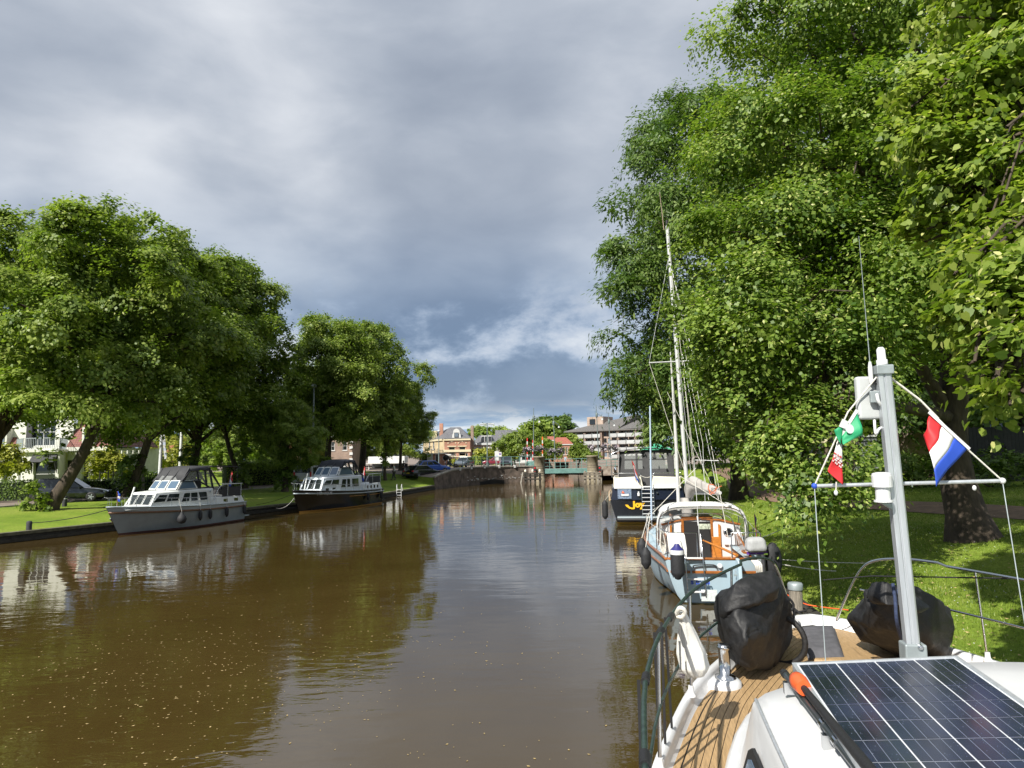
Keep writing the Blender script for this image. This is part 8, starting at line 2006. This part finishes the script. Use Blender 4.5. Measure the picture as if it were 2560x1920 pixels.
# ---- vehicles
CARS = [0]
def wheel(par, c_, r, w_, s):
    wh = obj('wheel', MB().lathe(Vector(c_) - Vector((w_ / 2, 0, 0)), [(r * .62, 0), (r * .93, .0), (r, .03), (r, w_ - .03), (r * .93, w_), (r * .62, w_)], 22, (1, 0, 0)), 'black_rubber', par)
    rm = MB(); rm.lathe(Vector(c_) + Vector((s * (w_ / 2 - .03), 0, 0)), [(r * .62, 0), (r * .60, .012 * 1)], 20, (s, 0, 0))
    for k in range(5):
        a = 2 * math.pi * k / 5; rm.bar(Vector(c_) + Vector((s * w_ / 2, 0, 0)), Vector(c_) + Vector((s * w_ / 2, math.cos(a) * r * .58, math.sin(a) * r * .58)), .05, .02, up=(s, 0, 0))
    obj('rim', rm, 'alu', wh); return wh
def car(label, loc, rz, m_, L=4.3, W=1.78, H=1.48, style='hatch', cat='car', plate=True, name='parked_car', tail=False):
    """local +y forward; lofted body with separate glass, wheels, lamps"""
    t = thing(name, label, cat, loc, rz, 'parked vehicles')
    if style == 'van': prof_b = [(-L / 2, .35, 1.05), (-L / 2 + .05, .30, 1.1), (L * .25, .30, 1.12), (L * .42, .32, 1.02), (L / 2 - .05, .36, .85), (L / 2, .42, .7)]
    else: prof_b = [(-L / 2, .45, .86), (-L / 2 + .12, .30, .98), (-L * .28, .24, .99), (L * .16, .24, .96), (L * .36, .26, .86), (L / 2 - .12, .30, .72), (L / 2, .42, .62)]
    w2 = W / 2; rings = []
    for y, z0, z1 in prof_b:
        k = 1 - .10 * (abs(y) / (L / 2)) ** 4
        rings.append([(-w2 * .90 * k, y, z0), (-w2 * .99 * k, y, z0 + .12), (-w2 * k, y, lerp(z0, z1, .55)), (-w2 * .95 * k, y, z1 - .03), (-w2 * .86 * k, y, z1), (w2 * .86 * k, y, z1), (w2 * .95 * k, y, z1 - .03), (w2 * k, y, lerp(z0, z1, .55)), (w2 * .99 * k, y, z0 + .12), (w2 * .90 * k, y, z0)])
    mb = MB(); mb.loft(rings); obj('body', mb, m_, t, bevel=.02)
    if style == 'van': cab = [(-L / 2 + .02, -L / 2 + .10, 1.0), (L * .22, L * .12, 1.08), (L * .40, L * .16, 1.02)]; yb0, yb1, yt0, yt1 = -L / 2 + .02, L * .38, -L / 2 + .12, L * .20
    elif style == 'suv': yb0, yb1, yt0, yt1 = -L / 2 + .12, L * .22, -L / 2 + .45, L * .02
    else: yb0, yb1, yt0, yt1 = -L / 2 + .15, L * .24, -L / 2 + .75, L * .04
    zb = 1.0 if style == 'van' else .93; k1 = .78 if style != 'van' else .88
    lo = [(-w2 * .92, yb0, zb), (w2 * .92, yb0, zb), (w2 * .90, yb1, zb - .03), (-w2 * .90, yb1, zb - .03)]; hi = [(-w2 * k1, yt0, H - .05), (w2 * k1, yt0, H - .05), (w2 * k1, yt1, H - .04), (-w2 * k1, yt1, H - .04)]
    mb = MB(); mb.loft([lo, hi, [(x * .9, y * .97, H) for x, y, z in hi]], True, True, True, False); gh = obj('cabin', mb, m_, t, bevel=.04)
    lo, hi = [Vector(p) for p in lo], [Vector(p) for p in hi]
    def pane(a, b, c, d, u0, u1, v0, v1, nm):
        q = lambda u, v: a.lerp(b, u).lerp(d.lerp(c, u), v)
        n = (b - a).cross(d - a).normalized(); obj(nm, MB().prism([q(u0, v0), q(u1, v0), q(u1, v1), q(u0, v1)], n * .012), 'glass_dark', t)
    pane(lo[1], lo[0], hi[0], hi[1], .08, .92, .30 if style == 'van' else .15, .88, 'rear_window') if False else pane(lo[0], lo[1], hi[1], hi[0], .08, .92, .35 if style == 'van' else .15, .9, 'rear_window'); pane(lo[2], lo[3], hi[3], hi[2], .06, .94, .1, .92, 'windscreen')
    for s in (0, 1):
        A, B2, C2, D2 = (lo[1], lo[2], hi[2], hi[1]) if s else (lo[3], lo[0], hi[0], hi[3])
        for u0, u1 in ((.08, .34), (.38, .66), (.70, .93)): pane(A, B2, C2, D2, u0, u1, .15, .88, 'side_window')
    r_ = .32 if style != 'van' else .33
    for y in (-L * .31, L * .315):
        for s in (-1, 1): wheel(t, (s * (w2 - .10), y, r_), r_, .2, s)
    for s in (-1, 1):
        obj('headlight', MB().box((s * w2 * .68, L / 2 - .05, .64), (.34, .14, .13)), 'glass_sky', t, bevel=.03); obj('tail_light', MB().box((s * w2 * .80, -L / 2 + .03, .84 if style != 'van' else 1.1), (.20 if style != 'van' else .14, .14, .14 if style != 'van' else .6)), 'red', t, bevel=.03)
        obj('mirror', MB().box((s * (w2 + .08), L * .16, .98), (.16, .12, .12)), m_, t, bevel=.03)
    obj('number_plate', MB().box((0, -L / 2 - .012, .62), (.5, .02, .11)), mat('plate_yellow', (.75, .50, .03), .5), t)
    obj('bumper', MB().box((0, -L / 2 + .04, .42), (W * .88, .16, .2)), 'black_rubber', t, bevel=.04); obj('bumper', MB().box((0, L / 2 - .05, .40), (W * .86, .16, .2)), 'black_rubber', t, bevel=.04)
    return t
mat('car_black', (.012, .013, .016), .18, coat=.8); mat('car_dark', (.02, .024, .03), .18, coat=.8); mat('car_blue', (.02, .09, .42), .22, coat=.8); mat('car_silver', (.46, .47, .48), .28, metal=.3, coat=.5); mat('car_grey', (.09, .11, .13), .25, coat=.6)
q = ground_l(168, 1256); rdir = math.atan2(-.93, .36)
car('dark estate car parked beside the leaning lime trunk', q + Vector((-.3, .9, 0)), math.atan2(-.96, .28), 'car_dark', 4.4, 1.82, 1.58, 'suv')
q = ground_l(430, 1212); car('dark car behind the grey cruiser canopy', q, math.atan2(-.9, .43), 'car_grey', 4.2, 1.75, 1.5, 'hatch')
q = ground_l(762, 1217); car('silver van parked beyond the black cruiser, seen from behind', q + Vector((.2, 1.5, 0)), -rad(4), 'car_silver', 4.8, 1.95, 1.98, 'van', 'van', name='parked_van')
q = ground_l(1052, 1193, 1.3); car('black car parked nearest the retaining wall', q + Vector((0, 1.2, 0)), -rad(38), 'car_black', 4.3, 1.78, 1.46)
q = ground_l(1074, 1184, 1.6); car('bright blue car behind the black one', q + Vector((0, 2.0, 0)), -rad(60), 'car_blue', 4.2, 1.76, 1.5)
q = D(1160, 1177, 97); car('dark grey car parked in front of the corner house', (q.x, 97, 1.84), rad(165), 'car_grey', 4.2, 1.76, 1.48)
q = D(1267, 1178, 99); car('black car behind the middle of the bridge railing', (q.x, 99, 1.84), rad(178), 'car_black', 4.2, 1.76, 1.45)
q = D(1240, 1178, 104); car('dark red car farther back behind the railing', (q.x, 106, 1.84), rad(90), mat('car_red', (.18, .015, .03), .25, coat=.6), 4.2, 1.76, 1.45)
# scooter
q = D(1130, 1180, 92); SCO = thing('scooter', 'dark parked scooter beside the striped post', 'scooter', (q.x, 92, 1.86))
for y in (-.5, .5): obj('wheel', MB().tube([(y + .26 * math.cos(a), 0, .28 + .26 * math.sin(a)) for a in [2 * math.pi * k / 16 for k in range(17)]], .06, 6), 'black_rubber', SCO)
obj('body', MB().loft([[(-.7, -.15, .5), (-.7, .15, .5), (-.6, .12, .85), (-.6, -.12, .85)], [(-.1, -.18, .35), (-.1, .18, .35), (-.1, .15, .8), (-.1, -.15, .8)], [(.15, -.18, .25), (.15, .18, .25), (.15, .18, .32), (.15, -.18, .32)], [(.4, -.16, .3), (.4, .16, .3), (.45, .16, .95), (.45, -.16, .95)]], True, True, True, False), 'black_paint', SCO, bevel=.04)
obj('handlebar', MB().tube([(.42, -.35, 1.05), (.45, 0, 1.0), (.42, .35, 1.05)], .03, 6), 'black_rubber', SCO); obj('seat', MB().box((-.35, 0, .9), (.6, .26, .12)), 'black_rubber', SCO, bevel=.04); obj('windshield', MB().box((.5, 0, 1.2), (.03, .4, .4)), 'glass_sky', SCO)
# ladder on the quay, bench by the wall
q = G(998, 1235, .2); t = thing('quay_ladder', 'white steel ladder on the far quay beyond the black cruiser', 'ladder', q)
for dx in (-.22, .22): obj('rail', MB().tube(smooth_path([q + Vector((dx * .95, -.15, -.5)), q + Vector((dx * .95, -.15, .45)), q + Vector((dx, .1, .85)), q + Vector((dx, .5, .6)), q + Vector((dx, .55, .25))], 4), .025, 6), 'white_gel', t, w=True)
for k in range(4): obj('rung', MB().tube([q + Vector((-.21, -.15, -.35 + k * .25)), q + Vector((.21, -.15, -.35 + k * .25))], .02, 6), 'white_gel', t, w=True)
q = ground_l(1088, 1188, 1.3); t = thing('bench', 'wooden bench at the top of the grass by the retaining wall', 'bench', q + Vector((.6, .6, 0)), -.6)
obj('seat', MB().box((0, 0, .45), (1.7, .4, .06)), 'timber_grey', t)
for s in (-1, 1): obj('leg', MB().box((s * .65, 0, .2), (.1, .38, .45)), 'concrete', t)
# ---- people (skin-grown bodies)
def person(label, loc, rz, joints, shirt, trousers, hair=(.05, .03, .02), skin='skin', h=1.75, sleeves=True, skirt=False):
    t = thing('person', label, 'person', loc, rz)
    k = h / 1.75
    def grow(name, J, E, R_, m_):
        me = bpy.data.meshes.new(name); me.from_pydata([tuple(Vector(p) * k) for p in J], E, []); me.materials.append(MATS[m_])
        o = link(name, me, t); s = o.modifiers.new('skin', 'SKIN'); s.use_smooth_shade = True
        sv = me.skin_vertices[0].data if me.skin_vertices else None
        if sv is None:
            import bmesh
            bm = bmesh.new(); bm.from_mesh(me); bm.verts.layers.skin.verify(); bm.to_mesh(me); bm.free(); sv = me.skin_vertices[0].data
        for i, r in enumerate(R_): sv[i].radius = (r * k, r * k)
        sv[0].use_root = True
        b = o.modifiers.new('sub', 'SUBSURF'); b.levels = b.render_levels = 1; return o
    j = joints
    # 0 pelvis 1 belly 2 chest 3 neck 4 head 5 crown | 6-8 left leg 9-11 right leg | 12-14 left arm 15-17 right arm | feet 18 19
    V = [j[n] for n in ('pelvis', 'belly', 'chest', 'neck', 'head', 'crown', 'lhip', 'lknee', 'lankle', 'rhip', 'rknee', 'rankle', 'lsh', 'lel', 'lwr', 'rsh', 'rel', 'rwr', 'ltoe', 'rtoe', 'lhand', 'rhand')]
    E = [(0, 1), (1, 2), (2, 3), (3, 4), (4, 5), (0, 6), (6, 7), (7, 8), (0, 9), (9, 10), (10, 11), (2, 12), (12, 13), (13, 14), (2, 15), (15, 16), (16, 17), (8, 18), (11, 19), (14, 20), (17, 21)]
    R_ = [.14, .13, .15, .055, .095, .075, .085, .06, .04, .085, .06, .04, .055, .042, .03, .055, .042, .03, .035, .035, .035, .035]
    grow('body', V, E, R_, skin)
    grow('shirt', [V[1], V[2], V[12], V[13], V[14], V[15], V[16], V[17], V[0]], [(0, 1), (1, 2), (2, 3), (3, 4), (1, 5), (5, 6), (6, 7), (0, 8)], [.155, .175, .075, .06, .045, .075, .06, .045, .16], shirt)
    grow('trousers', [V[0], V[6], V[7], V[8], V[9], V[10], V[11]], [(0, 1), (1, 2), (2, 3), (0, 4), (4, 5), (5, 6)], [.155, .105, .08, .06, .105, .08, .06], trousers)
    hc = Vector(V[5]) * k; obj('hair', MB().sphere(hc + Vector((0, -.01, -.02)), (.095 * k, .105 * k, .085 * k), 12, 8), mat('hair_%d' % int(hair[0] * 1000), hair, .7), t)
    for s in (18, 19): f_ = Vector(V[s]) * k; obj('shoe', MB().box(f_ + Vector((0, -.03, -.0)), (.10 * k, .24 * k, .08 * k)), 'black_rubber', t, bevel=.03)
    return t
mat('skin', (.50, .30, .22), .6)
def stand(stride=.0, arm=.0, lean=.0):
    return dict(pelvis=(0, 0, .93), belly=(0, .02 + lean * .3, 1.10), chest=(0, lean * .6, 1.33), neck=(0, .02 + lean, 1.50), head=(0, .04 + lean * 1.1, 1.60), crown=(0, .03 + lean * 1.1, 1.69), lhip=(-.10, 0, .88), lknee=(-.11, stride * .5 + .02, .48), lankle=(-.11, stride, .09), rhip=(.10, 0, .88), rknee=(.11, -stride * .35 + .04, .48), rankle=(.11, -stride, .10), lsh=(-.19, lean * .7, 1.42), lel=(-.24, -.04 - arm * .4 + lean * .7, 1.13), lwr=(-.24, .08 - arm + lean, .90), rsh=(.19, lean * .7, 1.42), rel=(.24, -.04 + arm * .4 + lean * .7, 1.13), rwr=(.24, .08 + arm + lean, .90), ltoe=(-.11, stride + .12, .04), rtoe=(.11, -stride + .12, .04), lhand=(-.24, .11 - arm * 1.2 + lean, .82), rhand=(.24, .11 + arm * 1.2 + lean, .82))
q = ground_l(985, 1200, 1.0); person('person in a white shirt and dark trousers walking near the kiosk', q, rad(95), stand(.16, .10), 'white_cloth', 'charcoal_cloth', (.45, .40, .34))
q = ground_l(1007, 1191, 1.1); person('person in dark clothes pushing a stroller near the black car', q, rad(-70), stand(.12, .25, .06), 'black_cloth', 'charcoal_cloth')
st_ = thing('stroller', 'dark stroller pushed by the person in dark clothes', 'stroller', q + Vector((.75, .2, 0)), rad(-70))
obj('seat', MB().loft([[(-.22, -.2, .35), (.22, -.2, .35), (.22, .25, .40), (-.22, .25, .40)], [(-.24, -.3, .8), (.24, -.3, .8), (.24, .1, .75), (-.24, .1, .75)]], True, True, True, False), 'charcoal_cloth', st_, bevel=.04); obj('handle', MB().tube([(-.22, -.3, .5), (-.22, -.6, 1.0), (.22, -.6, 1.0), (.22, -.3, .5)], .02, 6), 'galv', st_)
for sx, sy in ((-.25, -.25), (.25, -.25), (-.25, .3), (.25, .3)): obj('wheel', MB().tube([(sx, sy + .11 * math.cos(a), .12 + .11 * math.sin(a)) for a in [2 * math.pi * k / 12 for k in range(13)]], .02, 5), 'black_rubber', st_)
q = Vector((D(1706, 1200, 39).x, 39, 0)); q.z = hr(q.x, q.y)
person('person in a pale blue shirt bending on the lawn beside the furled jib', q, rad(150), stand(.1, .2, .35), mat('shirt_blue', (.22, .34, .52), .8) and 'shirt_blue', 'charcoal_cloth')

# ================================================================== NEAR BANK FURNITURE
def ground_r(px, py, z=1.3):
    for _ in range(6):
        q = G(px, py, z); z = .5 * z + .5 * hr(q.x, q.y)
    q.z = hr(q.x, q.y); return q
q = ground_r(1781, 1232); t = thing('stone_post', 'dark round stone post on the lawn behind the boom', 'post', q); obj('post', MB().lathe((0, 0, -.2), [(.17, 0), (.17, 1.25), (.15, 1.3), (.05, 1.33)], 14), mat('stone_dark', (.07, .08, .075), .8, var=.2), t); obj('cap_ring', MB().lathe((0, 0, .98), [(.175, 0), (.175, .04)], 14), 'galv', t)
q = ground_r(1861, 1172); t = thing('path_bollard', 'slim grey bollard beside the red sign in the park', 'bollard', q); obj('post', MB().lathe((0, 0, -.1), [(.09, 0), (.09, 1.15), (.05, 1.2)], 10), 'galv', t); obj('band', MB().lathe((0, 0, .85), [(.094, 0), (.094, .12)], 10), 'white_paint', t)
q = ground_r(1893, 1168); t = thing('red_sign', 'round red sign standing in the park beside the slim bollard', 'sign', q); c_ = D(1893, 1152, q.y) - q
obj('board', MB().lathe(c_, [(.42, -.03), (.44, 0), (.42, .03)], 20, (0, 1, 0)), mat('coral', (.62, .10, .07), .6), t); obj('post', MB().tube([(c_.x, .05, -.2), (c_.x, .05, c_.z)], .035, 6), 'galv', t)
Y_ = 40.0; a, b = D(2028, 1150, Y_), D(2084, 1094, Y_); t = thing('site_cabin', 'grey slatted site cabin wall seen between the lime leaves', 'cabin', ((a.x + b.x) / 2, Y_, hr(a.x, Y_)))
zb_ = hr(a.x, Y_) - .1; x0_, x1_ = a.x - .6, b.x + 2.5
obj('wall', MB().box(((x0_ + x1_) / 2, Y_ + 1.2, (zb_ + b.z) / 2), (x1_ - x0_, 2.3, b.z - zb_)), mat('grey_panel', (.13, .145, .155), .5), t, w=True)
for k in range(9): obj('slat', MB().box(((x0_ + x1_) / 2, Y_ + .02, lerp(zb_ + .15, b.z - .1, k / 8)), (x1_ - x0_, .06, (b.z - zb_) / 9 * .82)), mat('slat_grey', (.20, .215, .225), .45, var=.05), t, w=True)
obj('roof', MB().box(((x0_ + x1_) / 2, Y_ + 1.2, b.z + .06), (x1_ - x0_ + .3, 2.6, .12)), 'galv_light', t, w=True)
q = Vector((D(2066, 1100, 36).x, 36, 0)); q.z = hr(q.x, 36); t = thing('floodlight_post', 'short post with a pale floodlight before the grey cabin', 'lamp post', q); b = D(2066, 1103, 36); obj('post', MB().tube([q, b], .05, 6), 'galv', t, w=True); obj('lamp_head', MB().box(b, (.45, .25, .2)), 'stone_trim', t, w=True, bevel=.03)
Y_ = 38.0; t = thing('brick_shed', 'brick building with white-barred window behind a dark fence', 'building', (D(2500, 1080, Y_).x, Y_, 1.9))
xa_, xb_ = D(2400, 1080, Y_).x, D(2760, 1080, Y_).x; zt_ = D(2500, 985, Y_).z; wx0 = D(2458, 1060, Y_).x - xa_; wx1 = D(2532, 1060, Y_).x - xa_; zz0, zz1 = D(2500, 1085, Y_).z - 1.9, D(2500, 1020, Y_).z - 1.9
mb = MB(); P_, n_ = wall_mb(mb, (xa_, Y_, 1.9), (1, 0, 0), xb_ - xa_, zt_ - 1.9, [(wx0, wx1, zz0, zz1)], .2); mb.quad((xa_, Y_ + 8, 1.9), (xa_, Y_, 1.9), (xa_, Y_, zt_), (xa_, Y_ + 8, zt_)); obj('wall', mb, 'brick_pale', t, w=True)
window(t, P_, (wx0, wx1, zz0, zz1), (5, 2), glass='glass_dark', depth=.14, fw=.08); hip_roof(t, (xa_, Y_), (xb_, Y_), (xb_, Y_ + 8), (xa_, Y_ + 8), zt_, 2.5, .4, (.2, .8), 'tile_red')
Y_ = 33.0; t = thing('dark_fence', 'dark board fence below the white-barred window', 'fence', (D(2430, 1120, Y_).x, Y_, 1.8)); xa_, xb_ = D(2418, 1100, Y_).x, D(2800, 1100, Y_).x
n_ = 40
for k in range(n_): x = lerp(xa_, xb_, k / n_); obj('board', MB().box((x, Y_, (hr(x, Y_) + D(2500, 1070, Y_).z) / 2), ((xb_ - xa_) / n_ * .95, .04, D(2500, 1070, Y_).z - hr(x, Y_) + .1)), mat('fence_dark', (.02, .02, .022), .8, var=.3), t, w=True)
for k in range(5): x = lerp(xa_, xb_, k / 4); obj('post', MB().box((x, Y_ - .06, 2.6), (.12, .08, 1.9)), 'fence_dark', t, w=True)
q = D(1640, 1128, 70); t = thing('green_tent', 'green pavilion roof above the dark cruiser tent', 'tent', (q.x, 70, 1.85)); z_ = D(1640, 1126, 70).z; zt_ = D(1640, 1108, 70).z
mb = MB(); mb.add([(-1.6, -1.6, z_ - 1.85), (1.6, -1.6, z_ - 1.85), (1.6, 1.6, z_ - 1.85), (-1.6, 1.6, z_ - 1.85), (0, 0, zt_ - 1.85)], [(0, 1, 4), (1, 2, 4), (2, 3, 4), (3, 0, 4)]); obj('roof', mb, mat('tent_green', (.05, .30, .17), .7), t)
for sx, sy in ((-1.5, -1.5), (1.5, -1.5), (1.5, 1.5), (-1.5, 1.5)): obj('leg', MB().box((sx, sy, (z_ - 1.85) / 2), (.08, .08, z_ - 1.85)), 'white_paint', t)
# leaf litter patches under the near limes are part of the path; a few daisies on the lawn
dz_ = MB(); rr = random.Random(8)
for k in range(500):
    y = 9 + 14 * rr.random() ** 1.5; x = ex(y) + 1 + rr.random() * 7; p = Vector((x, y, hr(x, y) + .05)); s = .010
    dz_.quad(p + Vector((s, 0, 0)), p + Vector((0, s, .004)), p + Vector((-s, 0, 0)), p + Vector((0, -s, -.004)))
o_ = obj('daisies', dz_, 'white_cloth'); o_['kind'] = 'stuff'; tag(o_, 'tiny white daisies scattered over the near lawn', 'daisies')

fl_ = MB(); rr = random.Random(18)
for k in range(900):
    y = 8 + 18 * rr.random() ** 1.4; x = ex(y) + .6 + rr.random() * 9; p = Vector((x, y, hr(x, y) + .045)); s = rr.uniform(.018, .04); a = rr.uniform(0, 6.3); c_, d_ = math.cos(a) * s, math.sin(a) * s
    fl_.quad(p + Vector((c_, d_, .01)), p + Vector((-d_ * .6, c_ * .6, 0)), p + Vector((-c_, -d_, .008)), p + Vector((d_ * .6, -c_ * .6, -.004)))
o_ = obj('fallen_leaves', fl_, 'petal'); o_['kind'] = 'stuff'; tag(o_, 'dry fallen lime leaves scattered over the near lawn', 'leaves')
